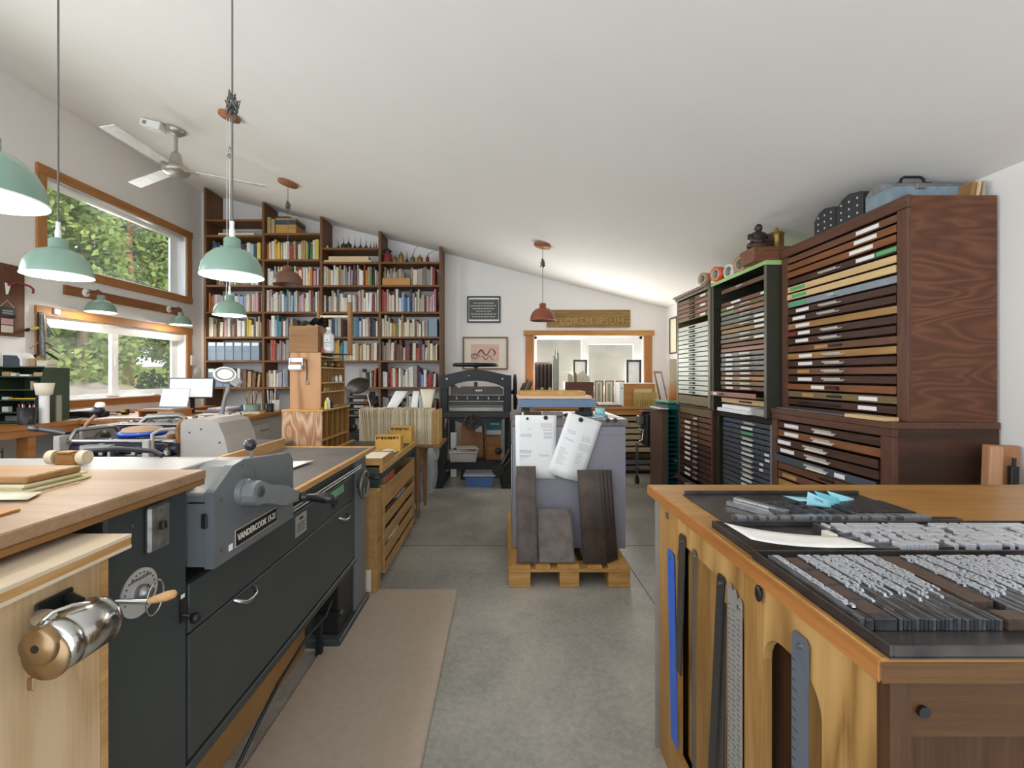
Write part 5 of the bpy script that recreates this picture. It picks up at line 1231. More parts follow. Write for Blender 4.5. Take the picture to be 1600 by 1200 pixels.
MB().tube([(gx(806), 6.1+.22*math.cos(a_*2*PI/30), gz(614)+.22*math.sin(a_*2*PI/30)) for a_ in range(30)], .022, 8, True).cyl((gx(806), 6.1, gz(614)), (gx(795), 6.1, gz(614)), .03).obj('flywheel', IRON, G)
# boxes around the cutter
CB = paint('brown_cardboard', '#a1764f', .85, var=.06)
t = thing('cardboard_box', (-.42, 6.2, 0), 'open brown cardboard box behind the legs of the black cutter', 'box')
MB().box((gx(713)+.02, 6.12, .3), (gx(753), 6.5, az(665, 6.12)), .006).obj('box_body', CB, t)
MB().box((gx(740), 6.117, az(675, 6.1)), (gx(751), 6.1195, az(657, 6.1))).obj('label', PAPER, t)
tag(MB().box((gx(713)+.02, 6.1, 0), (gx(753), 6.52, .299)).obj('wooden_block', DWD), 'dark wood block under the cardboard box behind the cutter', 'block')
t = thing('game_box', (-.12, 6.3, .55), 'teal and white printed box on the wooden crate behind the cutter', 'box')
MB().box((ax(759, 6.2), 6.2, az(680, 6.2)), (ax(784, 6.2), 6.49, az(657, 6.2)), .004).obj('box_body', paint('teal_print', '#3f8ca3', .6), t)
MB().box((ax(760, 6.2), 6.1975, az(679, 6.2)), (ax(783, 6.2), 6.1995, az(672, 6.2))).box((ax(766, 6.2), 6.1975, az(664, 6.2)), (ax(780, 6.2), 6.1995, az(661, 6.2))).obj('white_band', CREAM, t)
t = thing('drawer_unit', (-.12, 6.3, 0), 'brown wooden drawer unit behind the right leg of the cutter', 'drawers')
zq = az(680.5, 6.2)
MB().box((ax(757.8, 6.22), 6.22, 0), (ax(782, 6.22), 6.495, zq), .004).obj('carcass', DW, t)
for k in range(4): MB().box((ax(759, 6.2), 6.205, zq-.13*(k+1)), (ax(782, 6.2), 6.2195, zq-.13*k-.012), .003).obj('drawer', DW, t)
t = thing('plastic_tub', (gx(719), 5.75, .47), 'clear plastic tub of papers on the crossbar of the black cutter', 'tub')
x0, x1, z0, z1 = gx(702), gx(746), gz(722)+.004, gz(706)
cl = clear('tub_plastic', '#e4e4e2', .2, .35)
b = MB(); y0, y1 = 5.70, 5.98
for a, c in (((x0, y0), (x1, y0)), ((x1, y0), (x1, y1)), ((x1, y1), (x0, y1)), ((x0, y1), (x0, y0))):
    cx_, cy_ = (x0+x1)/2, (y0+y1)/2
    def sh(p, f): return (cx_+(p[0]-cx_)*f, cy_+(p[1]-cy_)*f)
    b.quad((*sh(a, .9), z0+.002), (*sh(c, .9), z0+.002), (*c, z1), (*a, z1))
b.quad((x0+.02, y0+.02, z0+.002), (x1-.02, y0+.02, z0+.002), (x1-.02, y1-.02, z0+.002), (x0+.02, y1-.02, z0+.002))
b.obj('tub', cl, t)
b = MB()
b.box((x0-.005, y0-.012, z1), (x1+.01, y0, z1+.012)).box((x0-.005, y1, z1), (x1+.01, y1+.012, z1+.012)).box((x0-.005, y0, z1), (x0, y1, z1+.012)).box((x1, y0, z1), (x1+.012, y1, z1+.012))
b.obj('rim', paint('tub_rim', '#c9c9c5', .4), t)
for k in range(4):
    tag(MB(Matrix.Translation(((x0+x1)/2, (y0+y1)/2, 0)) @ Matrix.Rotation((-.06, .05, -.03, .08)[k], 4, 'Z')).box((-.135, -.10, z0+.006+k*.031), (.135, .10, z0+.034+k*.031), .002).obj('paper_stack', (BM['tan'], BM['putty'], BM['cream'], BM['maroon'])[k]), ('bottom tan', 'putty grey', 'cream', 'topmost maroon')[k]+' bundle of papers in the clear plastic tub', 'paper stack')
for k in range(3):
    tag(MB(Matrix.Translation(((x0+x1)/2+.01, (y0+y1)/2, 0)) @ Matrix.Rotation((.1, -.14, .2)[k], 4, 'Z')).box((-.15+.02*k, -.12, z1+.0135+k*.0105), (.16, .12, z1+.0230+k*.0105), .002).obj('folder', (BM['white'], BM['maroon'], BM['cream'])[k]), ('white', 'maroon', 'uppermost cream')[k]+' folder lying across the clear plastic tub', 'folder')
t = thing('plastic_tub', (gx(749), 5.8, 0), 'blue plastic tub with pale rim on the floor under the cutter', 'tub')
x0, x1 = ax(726, 5.72), ax(772, 5.72)
MB().prism([(x0+.03, .002), (x1-.03, .002), (x1, .13), (x0, .13)], 'y', 5.74, 6.05).obj('tub', paint('tub_blue', '#4a6fa8', .4, var=.06), t)
MB().box((x0-.02, 5.72, .131), (x1+.02, 6.07, .147), .006).obj('lid', paint('lid_grey', '#c3c8cc', .4), t)
tag(MB().box((ax(704, 6.3), 6.3, .0), (ax(713, 6.3), 6.33, az(676, 6.3))).obj('board', PAPER), 'white board leaning behind the left leg of the cutter', 'board')
tag(MB().box((ax(671, 6.2), 6.2, 0), (ax(675.5, 6.2), 6.24, az(690, 6.2))).obj('board', PAPER), 'white board standing between turned table and cutter', 'board')
# ------------------------------------------------------------------ grey metal cabinet on a pallet
PALW = wood('pallet_wood', '#a5783f', '#cf9f5e', 'x', 1.2)
PALY = wood('pallet_wood_long', '#a5783f', '#cf9f5e', 'y', 1.2)
t = thing('pallet', (.444, 3.6, 0), 'pale wooden pallet under the grey metal cabinet', 'pallet')
px0, px1 = .042, .846
b = MB()
for x_, w_ in ((px0, .145), (.379, .13), (px1-.145, .145)):
    for y_ in (3.007, 3.53, 4.06):
        MB().box((x_, y_, .022), (x_+w_, y_+.14, .10), .003).obj('block', PALW, t)
    MB().box((x_, 3.007, .001), (x_+w_, 4.2, .0215), .002).obj('bottom_board', PALY, t)
for y_ in (3.005, 3.53, 4.06): MB().box((px0, y_, .1005), (px1, y_+.142, .122), .002).obj('stringer_board', PALW, t)
for x_, w_ in ((px0, .145), (.218, .1), (.366, .145), (.56, .1), (px1-.145, .145)):
    MB().box((x_, 3.003, .1225), (x_+w_, 4.2, .144), .002).obj('deck_board', PALY, t)
LIL = paint('lilac_grey_metal', '#8c8a92', .45, var=.05, scale=4, spec=.45)
LIP = paint('worn_brown_grey', '#726d68', .45, .2, var=.3, scale=12)
t = thing('steel_cabinet', (.49, 3.7, .145), 'lilac grey steel cabinet with papers pinned to its front, standing on the pallet', 'cabinet')
cx0, cx1, cy0, cy1, cz = .075, .895, 3.30, 4.02, 1.084
MB().box((cx0, cy0, .1455), (cx1, cy1, cz-.052), .006).obj('carcass', LIL, t)
MB().box((cx0-.008, cy0-.012, cz-.051), (cx1+.016, cy1+.02, cz), .005).obj('top', LIP, t)
MB().box((cx0+.004, cy0-.004, .97), (cx1-.004, cy0-.0005, 1.03)).obj('upper_rail', LIL, t)
MB().box((cx0+.004, cy0-.0045, .19), (cx1-.004, cy0-.0005, .966)).obj('front_panel', LIL, t)
MB().box((cx0-.012, cy0+.05, .5), (cx0-.0005, cy0+.08, .9), .003).obj('side_latch', STEEL, t)
MB().box((cx1-.12, cy0-.013, .60), (cx1-.10, cy0-.005, .603)).obj('scratch', IRON, t)
def magnet(px, py, r, label):
    p = at(px, py, cy0-.014)
    tag(MB().lathe([(r, 0), (r, -.006), (r*.8, -.008), (0, -.008)], (p.x, cy0-.0165, p.z), (0, 1, 0), 18).obj('magnet', BLACK), label, 'magnet')
def sheet_thing(corners, y, mat, label, bulge=.0, fold=None, n=8, rows=None):
    P_ = [at(px, py, y) for px, py in corners]      # top left, top right, bottom right, bottom left
    t = thing('paper_sheet', ((P_[0]+P_[2])/2)-Vector((0, 0, .1)), label, 'paper')
    def fn(u, v):
        d = bulge*math.sin(PI*u)*v
        if fold is not None: d = fold*(1-abs(2*u-1))*(.25+.75*v)
        return (0, -d-.0005, 0)
    MB().sheet(P_[3], P_[2], P_[1], P_[0], n, n, lambda u, v: fn(u, 1-v)).obj('sheet', mat, t)
    b = MB(); r2 = random.Random(len(label))
    for u0, u1, v, in rows:
        def q(u, v):
            p = (P_[0]*(1-u)+P_[1]*u)*(1-v)+(P_[3]*(1-u)+P_[2]*u)*v
            return p+Vector(fn(u, v))+Vector((0, -.0016, 0))
        seg = 4
        for k in range(seg):
            a, c = u0+(u1-u0)*k/seg, u0+(u1-u0)*(k+.85)/seg
            b.quad(q(a, v+.006), q(c, v+.006), q(c, v), q(a, v))
    b.obj('printed_text', paint('print_grey', '#a09ea2', .85), t)
    return t
R1 = [(.28, .40, .22), (.14, .40, .30), (.14, .40, .32), (.10, .40, .335), (.1, .4, .555), (.1, .42, .57), (.1, .4, .585), (.1, .38, .60), (.1, .4, .64), (.1, .36, .655), (.1, .3, .67), (.1, .2, .71)]
R1 += [(.62, .9, .13+.018*k) for k in range(4)]+[(.66, .9, .22), (.68, .9, .235)]+[(.7, .9, .27+.016*k) for k in range(3)]+[(.68, .9, .33), (.7, .92, .345), (.7, .9, .36), (.56, .84, .625), (.6, .84, .64)]
sheet_thing([(805, 648.5), (869.5, 649), (867.5, 748), (806, 746)], cy0-.0145, PAPER, 'white printed sheet pinned flat at the left of the grey cabinet front', .006, rows=R1)
R2 = [(.14, .40, .26), (.16, .40, .28), (.2, .4, .30), (.1, .38, .40), (.22, .42, .415)]+[(.1, .26+.05*(k % 3), .56+.03*k) for k in range(9)]
R2 += [(.6, .86, .30+.028*k) for k in range(3)]+[(.58, .93, .42+.028*k) for k in range(4)]+[(.6, .75+.05*(k % 2), .58+.035*k) for k in range(5)]
sheet_thing([(888.5, 643.5), (940.5, 660), (909, 753.5), (855, 738.5)], cy0-.020, PAPER, 'tilted folded white sheet pinned to the middle of grey cabinet', fold=.035, rows=R2)
for px, py, r, l in ((824, 654, .0095, 'small black magnet at the top left of the flat sheet'), (852.5, 652.5, .0155, 'larger black magnet at the top right of the flat sheet')):
    magnet(px, py, r, l)
p = at(907.5, 656, cy0-.05)
tag(MB().lathe([(.0155, .03), (.0155, -.006), (.012, -.008), (0, -.008)], (at(907.5, 656, cy0-.04).x, cy0-.045, p.z), (0, 1, 0), 18).obj('magnet', BLACK), 'black magnet holding the tilted folded sheet', 'magnet')
for px, l in ((949.5, 'left one of two brown magnets on the cabinet lip'), (961, 'right one of two brown magnets on the cabinet lip')):
    p = at(px, 656.5, cy0-.014); tag(MB().lathe([(.0165, -.0005), (.0165, -.006), (.012, -.008), (0, -.008)], (p.x, cy0-.0135, p.z), (0, 1, 0), 18).obj('magnet', paint('rust_magnet', '#4a342e', .5)), l, 'magnet')
# galley trays leaning on the cabinet
TRM = paint('tarnished_brown_steel', '#34291f', .34, .45, var=.35, scale=7, c2='#55463a')
TRG = paint('tarnished_grey_steel', '#5c534c', .38, .5, var=.3, scale=9, c2='#7d726a')
def leaning_tray(pl, pr, ptop, mat, label, n=0, y0=3.04, tilt=0., rim=.012):
    "a three-sided metal tray stood on end"
    x0, x1 = ax(pl, y0), ax(pr, y0); zb = .1455; h = (az(ptop, y0+.12)-zb)
    lean = math.atan2(.18-.012*n, h)
    M = Matrix.Translation(((x0+x1)/2, y0+.014*n, zb)) @ Matrix.Rotation(-lean, 4, 'X') @ Matrix.Rotation(tilt, 4, 'Y')
    w_ = (x1-x0)/2; hh = h/math.cos(lean)
    t = thing('galley_tray', ((x0+x1)/2, y0, zb), label, 'tray', 'metal trays leaning on the grey cabinet')
    MB(M).box((-w_, .002, .003), (w_, .005, hh)).obj('plate', mat, t)
    MB(M).box((-w_, -rim, .003), (-w_+.006, .0018, hh), .001).obj('rim', mat, t)
    MB(M).box((w_-.006, -rim, .003), (w_, .0018, hh), .001).obj('rim', mat, t)
    MB(M).box((-w_+.0062, -rim, .003), (w_-.0062, .0018, .009), .001).obj('rim', mat, t)
leaning_tray(807.5, 840, 731, TRM, 'tall narrow brown metal tray leaning at the left of the cabinet')
leaning_tray(842.5, 898, 799, TRG, 'short wide grey metal tray leaning in the middle of the cabinet', rim=.008)
for n in range(4):
    leaning_tray(911+9.5*(3-n)/1.0-0 if n < 3 else 911, (949, 954, 959.5, 965)[3-n] if n < 3 else 949, 737, TRM, ('backmost', 'third from the front', 'second from the front', 'front')[n]+' tray of the four brown trays leaning at the right', 0, 3.10-.022*n, -.015+.004*(3-n))
# on top of the cabinet
LB = paint('blue_grey_board', '#7487a0', .6, var=.05)
t = thing('blue_box', (.45, 3.8, 1.085), 'flat blue grey box raised on blocks on the cabinet top', 'box')
bx0, bx1, by0, by1 = ax(811, 3.66), ax(932, 3.66), 3.66, 4.0
MB().box((bx0, by0, 1.143), (bx1, by1, 1.212), .005).obj('box_body', LB, t)
for x_ in (bx0+.03, bx1-.09): MB().box((x_, by0+.06, 1.0848), (x_+.06, by1-.04, 1.1428)).obj('block', DWD, t)
PNK = wood('pinkish_ply', '#d9b496', '#e6cbb0', 'x', 1.)
tag(MB().box((ax(809, 3.64), 3.65, 1.2128), (ax(925, 3.64), 4.01, 1.238), .002).obj('board', PNK), 'pinkish plywood board lying on the flat blue box', 'board')
t = thing('shallow_tray', (.4, 3.8, 1.239), 'shallow pale wooden tray on top of the pinkish board', 'tray')
x0, x1, y0, y1, z0 = ax(812, 3.68), ax(915, 3.68), 3.68, 4.0, 1.2388
MB().box((x0, y0, z0), (x1, y1, z0+.006)).obj('base', PINE, t)
for q in (((x0, y0, z0+.0062), (x1, y0+.012, z0+.034)), ((x0, y1-.012, z0+.0062), (x1, y1, z0+.034)), ((x0, y0+.0122, z0+.0062), (x0+.012, y1-.0122, z0+.034)), ((x1-.012, y0+.0122, z0+.0062), (x1, y1-.0122, z0+.034))):
    MB().box(*q, .002).obj('side', PINE, t)
t = thing('brayer', (.37, 3.36, 1.085), 'brown ink brayer with grey roller lying on the cabinet top', 'brayer')
MB().cyl((ax(848, 3.42), 3.42, 1.108), (ax(879, 3.42), 3.42, 1.108), .0215, n=20).obj('roller', paint('grey_roller', '#7b736a', .5, var=.2), t)
MB().tube([(ax(846, 3.42), 3.42, 1.108), (ax(846, 3.42), 3.46, 1.108), (ax(864, 3.47), 3.48, 1.1), (ax(881, 3.42), 3.46, 1.108), (ax(881, 3.42), 3.42, 1.108)], .004, 6).obj('frame', STEEL, t)
MB().lathe([(.008, 0), (.013, .02), (.012, .09), (.006, .1)], (ax(881, 3.45), 3.46, 1.10), (1, .2, 0), 12).obj('handle', DWD, t)
tag(MB().box((ax(884, 3.5), 3.46, 1.0848), (ax(898, 3.5), 3.50, 1.115), .006).obj('magnet_block', STEEL), 'small grey metal block right of the brayer', 'block')
TEAL = paint('pale_teal_paper', '#8cc3c6', .8, var=.03)
tag(MB().sheet((ax(928, 3.5), 3.44, 1.086), (ax(948, 3.5), 3.46, 1.086), (ax(946, 3.5), 3.6, 1.086), (ax(930, 3.5), 3.6, 1.086), 2, 2, None, .012).obj('note_pad', TEAL), 'pale teal note pad on the right of the cabinet top', 'note pad')
tag(MB().sheet((ax(931, 3.62), 3.63, 1.086), (ax(946, 3.62), 3.63, 1.086), (ax(946, 3.62), 3.65, 1.14), (ax(931, 3.62), 3.65, 1.14), 2, 2, None, .003).obj('card', paint('cyan_card', '#9fdfe2', .8)), 'upright cyan card behind the teal note pad', 'card')
tag(MB().box((ax(912, 3.4), 3.38, 1.0848), (ax(944, 3.4), 3.42, 1.092)).obj('composing_stick', STEEL), 'flat steel strip at the front of the cabinet top', 'strip')
tag(MB().sheet((.80, 3.45, 1.0855), (.89, 3.4, 1.0855), (.84, 3.9, 1.0855), (.78, 3.92, 1.0855), 3, 3).obj('paper_sheet', PAPER), 'white paper along the right edge of the cabinet top', 'paper')
tag(MB().lathe([(.010, 0), (.010, .04), (.005, .05), (0, .05)], (ax(817, 3.36), 3.36, 1.0848), n=12).obj('vial', SIL), 'small silver vial at the left of the cabinet top', 'vial')

# ------------------------------------------------------------------ bench below the back window
BBW = wood('back_bench_wood', '#a97540', '#cb9659', 'x', 1., .4)
t = thing('workbench', (1.3, 6.7, 0), 'wooden workbench along the back wall below the window', 'workbench')
MB().box((.42, 6.35, .93), (2.48, YW-.04, .965), .004).obj('worktop', BBW, t)
MB().box((.46, 6.39, .85), (2.45, 6.41, .9295)).obj('apron', BBW, t)
for x_ in (.47, 2.38): MB().box((x_, 6.42, 0), (x_+.06, 6.48, .9295)).obj('leg', BBW, t)
t = thing('flat_file', (1.8, 6.6, 0), 'pale wooden flat file of shallow drawers under the back bench', 'drawers')
MB().box((1.00, 6.52, .0), (2.32, 6.9, .845)).obj('carcass', DWD, t)
FFD = wood('flat_file_drawer', '#a08c6c', '#c7b593', 'x', 1.2)
for k in range(9):
    z_ = .76-.088*k; d = MB().box((1.02, 6.43+(.012 if k > 1 else 0), z_), (2.12 if k < 2 else 2.3, 6.519, z_+.062), .003).obj('drawer', FFD if k < 6 else (DWD if k < 7 else paint('slate_drawer', '#5a625c', .6)), t)
    MB().box((1.6, 6.425, z_+.024), (1.7, 6.4298+(.012 if k > 1 else 0), z_+.036)).obj('pull', STEEL, d)
def bench_box(name, pl, pr, pt, y, d, mat, label, cat, zb=.9658):
    return tag(MB().box((ax(pl, y), y, zb), (ax(pr, y), y+d, az(pt, y)), .003).obj(name, mat), label, cat)
bt = thing('wooden_box', (ax(905, 6.5), 6.6, .966), 'dark open wooden box full of cream cards on the back bench', 'box')
x0, x1, z1 = ax(883, 6.45), ax(928, 6.45), az(597, 6.45)
BOXD = wood('mahogany_box', '#5a3a2c', '#7a5240', 'x', 1.4)
MB().box((x0, 6.45, .966), (x1, 6.462, z1)).box((x0, 6.648, .966), (x1, 6.66, z1)).obj('panel', BOXD, bt)
MB().box((x0, 6.4625, .966), (x0+.012, 6.6475, z1)).box((x1-.012, 6.4625, .966), (x1, 6.6475, z1)).obj('panel', BOXD, bt)
for k, (pa, pb, pt, c, l) in enumerate(((887, 897, 583, 'ivory', 'tall ivory card at the left in the dark wooden box'), (896, 903, 580, 'olive', 'olive card leaning in the dark wooden box'), (899, 922, 579, 'cream', 'pointed cream sheet at the front of the dark wooden box'), (912, 921, 586, 'cream', 'small cream card at the right in the dark wooden box'))):
    y = 6.50+.03*k; xa_, xb_ = ax(pa, y), ax(pb, y); zt_ = az(pt, y)
    poly = [(xa_, 1.1), (xb_, 1.1), (xb_, zt_-.1), ((xa_+xb_)/2, zt_), (xa_, zt_-.08)] if k == 2 else [(xa_, 1.1), (xb_, 1.1), (xb_-.02, zt_-.03), (xa_, zt_)]
    tag(MB().prism(poly, 'y', y, y+.006).obj('card', BM[c]), l, 'card', 'cards in the dark wooden box')
# record rack with wire dividers, leaning boards, slats
t = thing('drying_rack', (ax(850, 6.5), 6.6, .966), 'small wooden rack with upright dark dividers on the back bench', 'rack')
x0, x1 = ax(837, 6.5), ax(864, 6.5); zt_ = az(565, 6.5)
MB().box((x0, 6.72, .966), (x1, 6.735, zt_), .002).obj('back_panel', paint('pink_beige_panel', '#c3a99a', .7), t)
MB().box((x0, 6.5, .966), (x1, 6.7195, .99)).obj('base', PINE, t)
for k in range(5): MB().box((x0+.006+k*(x1-x0-.02)/4, 6.52, .9905), (x0+.010+k*(x1-x0-.02)/4, 6.7190, zt_-.03)).obj('divider', DWD, t)
for k in range(4):
    xx = x0+.013+k*(x1-x0-.02)/4; tag(MB().box((xx, 6.53, .991), (xx+.045, 6.70, 1.20+.03*(k % 2))).obj('card_pack', BM[('cream', 'ivory', 'tan', 'cream')[k]]), '%s pack of cards between the rack dividers, %s from the left' % (('cream', 'ivory', 'tan', 'cream')[k], ('first', 'second', 'third', 'fourth')[k]), 'cards')
for k in range(7):
    M = Matrix.Translation((ax(802+2.4*k, 6.45), 6.46+.03*k, .967)) @ Matrix.Rotation(.42, 4, 'Y')
    tag(MB(M).box((0, 0, .008), (.012, .22, .36+.03*(k % 3))).obj('board', (DWD, BM['tan'], BM['brown'], BM['cream'], BM['putty'], BM['tan'], BM['brown'])[k]), '%s board leaning at the left end of the back bench, %s from the left' % (('dark', 'tan', 'brown', 'cream', 'putty grey', 'tan', 'brown')[k], ('first', 'second', 'third', 'fourth', 'fifth', 'sixth', 'seventh')[k]), 'board', 'boards leaning on the back bench')
SG = paint('sage_slat', '#7d8570', .6)
for k in range(5):
    x_ = ax(864.5+1.8*k, 6.6)
    tag(MB().box((x_, 6.58, .967), (x_+.011, 6.64, az((556, 546, 560, 545, 552)[k], 6.6))).obj('slat', SG), 'tall grey green slat standing on the back bench, %s of five from the left' % ('first', 'second', 'third', 'fourth', 'last')[k], 'slat', 'tall slats on the back bench')
for k, (px, r) in enumerate(((843, .06), (854, .05), (865, .06), (876, .05))):
    tag(MB().tube([(ax(px, 6.43)-.03, 6.42, .99), (ax(px, 6.43), 6.41, .98+r), (ax(px, 6.43)+.03, 6.43, .975+r*.4)], [.014, .022, .014], 8).obj('tool', IRON if k != 2 else paint('blue_grey_tool', '#66708a', .5)), ('black curved', 'short black', 'blue grey', 'small dark')[k]+' tool lying in front of the dividers on back bench', 'tool')
# framed pieces on the sill and bench
FRB = paint('black_frame', '#3c403e', .5)
def frame_thing(name, pl, pr, pt, zb, y, fw, fm, mm, label, art=None, th=.016):
    x0, x1, z1 = ax(pl, y), ax(pr, y), az(pt, y)
    t = thing(name, ((x0+x1)/2, y, zb), label, 'picture frame')
    b = MB().box((x0, y, zb), (x0+fw, y+th, z1)).box((x1-fw, y, zb), (x1, y+th, z1)).box((x0+fw, y, zb), (x1-fw, y+th, zb+fw)).box((x0+fw, y, z1-fw), (x1-fw, y+th, z1))
    b.obj('frame', fm, t)
    MB().box((x0+fw, y+th*.5, zb+fw), (x1-fw, y+th*.9, z1-fw)).obj('mat_board', mm, t)
    if art:
        m_ = art[1]; MB().box((x0+fw+m_, y+th*.4, zb+fw+m_), (x1-fw-m_, y+th*.49, z1-fw-m_)).obj('print', art[0], t)
    return t
SZ = 1.1362
frame_thing('picture_frame', 895.5, 917.5, 562, SZ, 6.972, .028, FRB, PAPER, 'dark framed white sheet on the window sill near the middle')
frame_thing('picture_frame', 978.5, 1002.5, 562, SZ, 6.972, .034, FRB, paint('cool_white_mat', '#e4e8ea', .8), 'dark framed white sheet at the right end of the sill')
GRF = paint('grey_brown_frame', '#7d766a', .6)
for k, (pl, pr) in enumerate(((929, 943), (944.8, 959), (961.2, 976))):
    frame_thing('picture_frame', pl, pr, 594.5, .9658, 6.80, .018, GRF, CREAM, ('first', 'middle', 'last')[k]+' of three small grey framed prints under the back window', (paint('sage_print', '#a3a98c', .8), .03))
t = thing('cabinet_box', (1.95, 6.5, .966), 'small wooden cabinet with white top and side on the back bench', 'box')
x0, x1, z1 = ax(968, 6.42), ax(1024, 6.42), az(600, 6.42)
MB().box((x0+.06, 6.425, .9662), (x1, 6.72, z1), .003).obj('carcass', BBW, t)
MB().box((x0, 6.42, .9662), (x0+.0595, 6.72, z1), .003).obj('side', PAPER, t)
MB().box((x0-.004, 6.418, z1+.0005), (x1+.004, 6.724, z1+.014), .003).obj('top', PAPER, t)
MB().box((x0+.025, 6.417, z1-.07), (x0+.04, 6.4195, z1-.05)).obj('latch', IRON, t)
GOLD = paint('gold_carton', '#bfa561', .5, .3, var=.08)
tag(MB().box((ax(991, 6.37), 6.37, .9662), (ax(1019, 6.37), 6.40, az(608, 6.37)), .003).obj('carton', paint('pale_carton', '#cdbd8f', .7)), 'pale card packet behind the gold cartons on the back bench', 'carton')
for k, (pl, pr, pt) in enumerate(((990, 1004, 613), (1004.5, 1026, 613))):
    tag(MB().box((ax(pl, 6.355), 6.353, .9662), (ax(pr, 6.355), 6.369, az(pt, 6.355)), .002).obj('carton', GOLD), ('left', 'right')[k]+' gold carton at the front of the back bench', 'carton')
for k in range(4):
    x_ = ax(995+7.6*k, 6.34); tag(MB().tube([(x_-.014, 6.351, .972), (x_-.014, 6.345, 1.06), (x_+.014, 6.345, 1.06), (x_+.014, 6.351, .972)], .003, 5).obj('clip', BR), 'brass wire clip on the gold cartons, %s from the left' % ('first', 'second', 'third', 'fourth')[k], 'clip', 'clips on the gold cartons')
for k, (pl, pr, y, h, m, l) in enumerate(((930, 966, 6.5, .012, BM['maroon'], 'maroon folder lying on the back bench behind the steel cabinet'), (934, 962, 6.49, .03, PAPER, 'white paper heap on the maroon folder'), (940, 972, 6.38, .02, BM['brown'], 'brown flat packet at the back bench edge'))):
    z_ = .9662+(.0128 if k == 1 else 0)
    tag(MB().box((ax(pl, y), y, z_), (ax(pr, y), y+(.2 if k < 2 else .09), z_+h), .003).obj('paper_heap', m), l, 'papers')
# white framed sheet leaning at the right wall
t = thing('picture_frame', (2.4, 6.6, .966), 'brown framed pale sheet leaning against the right wall on the back bench', 'picture frame')
M = Matrix.Translation((2.25, 6.42, .968)) @ Matrix.Rotation(math.radians(52), 4, 'Z') @ Matrix.Rotation(math.radians(-12), 4, 'X')
MB(M).box((0, 0, 0), (.30, .016, .03)).box((0, 0, .48), (.30, .016, .51)).box((0, 0, .03), (.03, .016, .48)).box((.27, 0, .03), (.30, .016, .48)).obj('frame', DW, t)
MB(M).box((.03, .005, .03), (.27, .012, .48)).obj('mat_board', paint('pale_blue_sheet', '#e2e7ec', .7), t)
# stand press on casters, brown cabinet, teal rack
t = thing('stool_press', (1.80, 5.75, 0), 'black machine on a slim steel stand with casters before the back bench', 'machine')
MB().box((1.78, 5.62, .52), (1.90, 5.86, .93), .015).box((1.74, 5.66, .935), (1.92, 5.84, .955), .004).obj('body', IRON, t)
MB().box((1.70, 5.7, .78), (1.779, 5.78, .90), .01).obj('head', STEEL, t)
MB().tube([(1.70, 5.70, .74), (1.76, 5.68, .72), (1.74, 5.66, .60), (1.70, 5.66, .58)], .012, 8).obj('crank', CHROME, t)
for x_, y_ in ((1.745, 5.9), (1.87, 5.66)):
    MB().box((x_-.012, y_-.012, .10), (x_+.012, y_+.012, .52)).obj('leg', STEEL, t)
    MB().cyl((x_-.02, y_, .045), (x_+.02, y_, .045), .044, n=18).box((x_-.015, y_-.01, .09), (x_+.015, y_+.01, .10)).obj('caster', BLACK, t)
MB().box((1.74, 5.67, .22), (1.88, 5.9, .235)).obj('tray', STEEL, t)
t = thing('metal_cupboard', (1.76, 5.3, 0), 'plain brown metal cupboard beside the teal rack', 'cupboard')
MB().box((1.785, 5.1, .02), (1.845, 5.5, 1.02), .004).obj('carcass', paint('brown_metal', '#5f4535', .5, var=.04), t)
MB().box((1.79, 5.11, .0), (1.84, 5.49, .019)).obj('plinth', IRON, t)
for k, (m, l) in enumerate(((paint('teal_card', '#4d8a84', .8), 'teal card folder lying on the brown cupboard'), (PAPER, 'white folder lying on the teal one'), (BM['maroon'], 'maroon strip on top of the white folder'))):
    tag(MB().box((1.70+.035*k, 5.03, 1.0212+.0105*k), (1.838, 5.35, 1.031+.0105*k), .001).obj('folder', m), l, 'folder')
TL = paint('teal_metal', '#1f6a68', .45, var=.05)
t = thing('card_rack', (1.92, 5.25, 0), 'tall teal metal rack with many narrow slots beside the drawer cabinets', 'rack')
MB().box((1.848, 5.08, 0), (1.852, 5.5, 1.075)).obj('side_panel', TL, t)
MB().box((1.972, 5.08, 0), (1.985, 5.5, 1.09)).obj('side_panel', TL, t)
MB().box((1.8522, 5.49, 0), (1.9718, 5.5, 1.075)).obj('back_panel', TL, t)
MB().box((1.84, 5.07, 1.0905), (1.99, 5.51, 1.11), .003).obj('top', paint('green_top', '#3f9470', .5), t)
MB().box((1.8522, 5.09, 1.02), (1.9718, 5.1, 1.0745)).obj('fascia', TL, t)
for k in range(18): MB().box((1.8522, 5.10, .04+.053*k), (1.9718, 5.489, .044+.053*k)).obj('slot', TL, t)
for k, z_ in enumerate((.44, .2585)):
    tag(MB().box((1.93, 5.085, z_), (1.969, 5.35, z_+.012)).obj('galley', SIL), ('upper', 'lower')[k]+' silver strip poking from the teal rack', 'strip')
def grad():
    m, nt, b, N, L = _new('orange_fade_print')
    tc = N.new('ShaderNodeTexCoord'); sx = N.new('ShaderNodeSeparateXYZ'); L.new(tc.outputs['Generated'], sx.inputs[0])
    L.new(_ramp(N, L, sx.outputs['Z'], [(.05, '#d77a2c'), (.45, '#eccb98'), (.52, '#efe2c2')]), b.inputs['Base Color']); b.inputs['Roughness'].default_value = .7
    return m
tag(MB().box((ax(1045.5, 5.3), 5.3, 1.1108), (ax(1057.5, 5.3), 5.312, az(561, 5.3))).obj('banner', grad()), 'narrow cream panel fading to orange standing on the teal rack', 'panel')
tag(MB().box((ax(815, 3.58), 3.575, 1.0848), (ax(846, 3.58), 3.60, 1.115), .003).obj('wood_block', DWD), 'dark wood block before the flat blue box, left of the brayer', 'block')
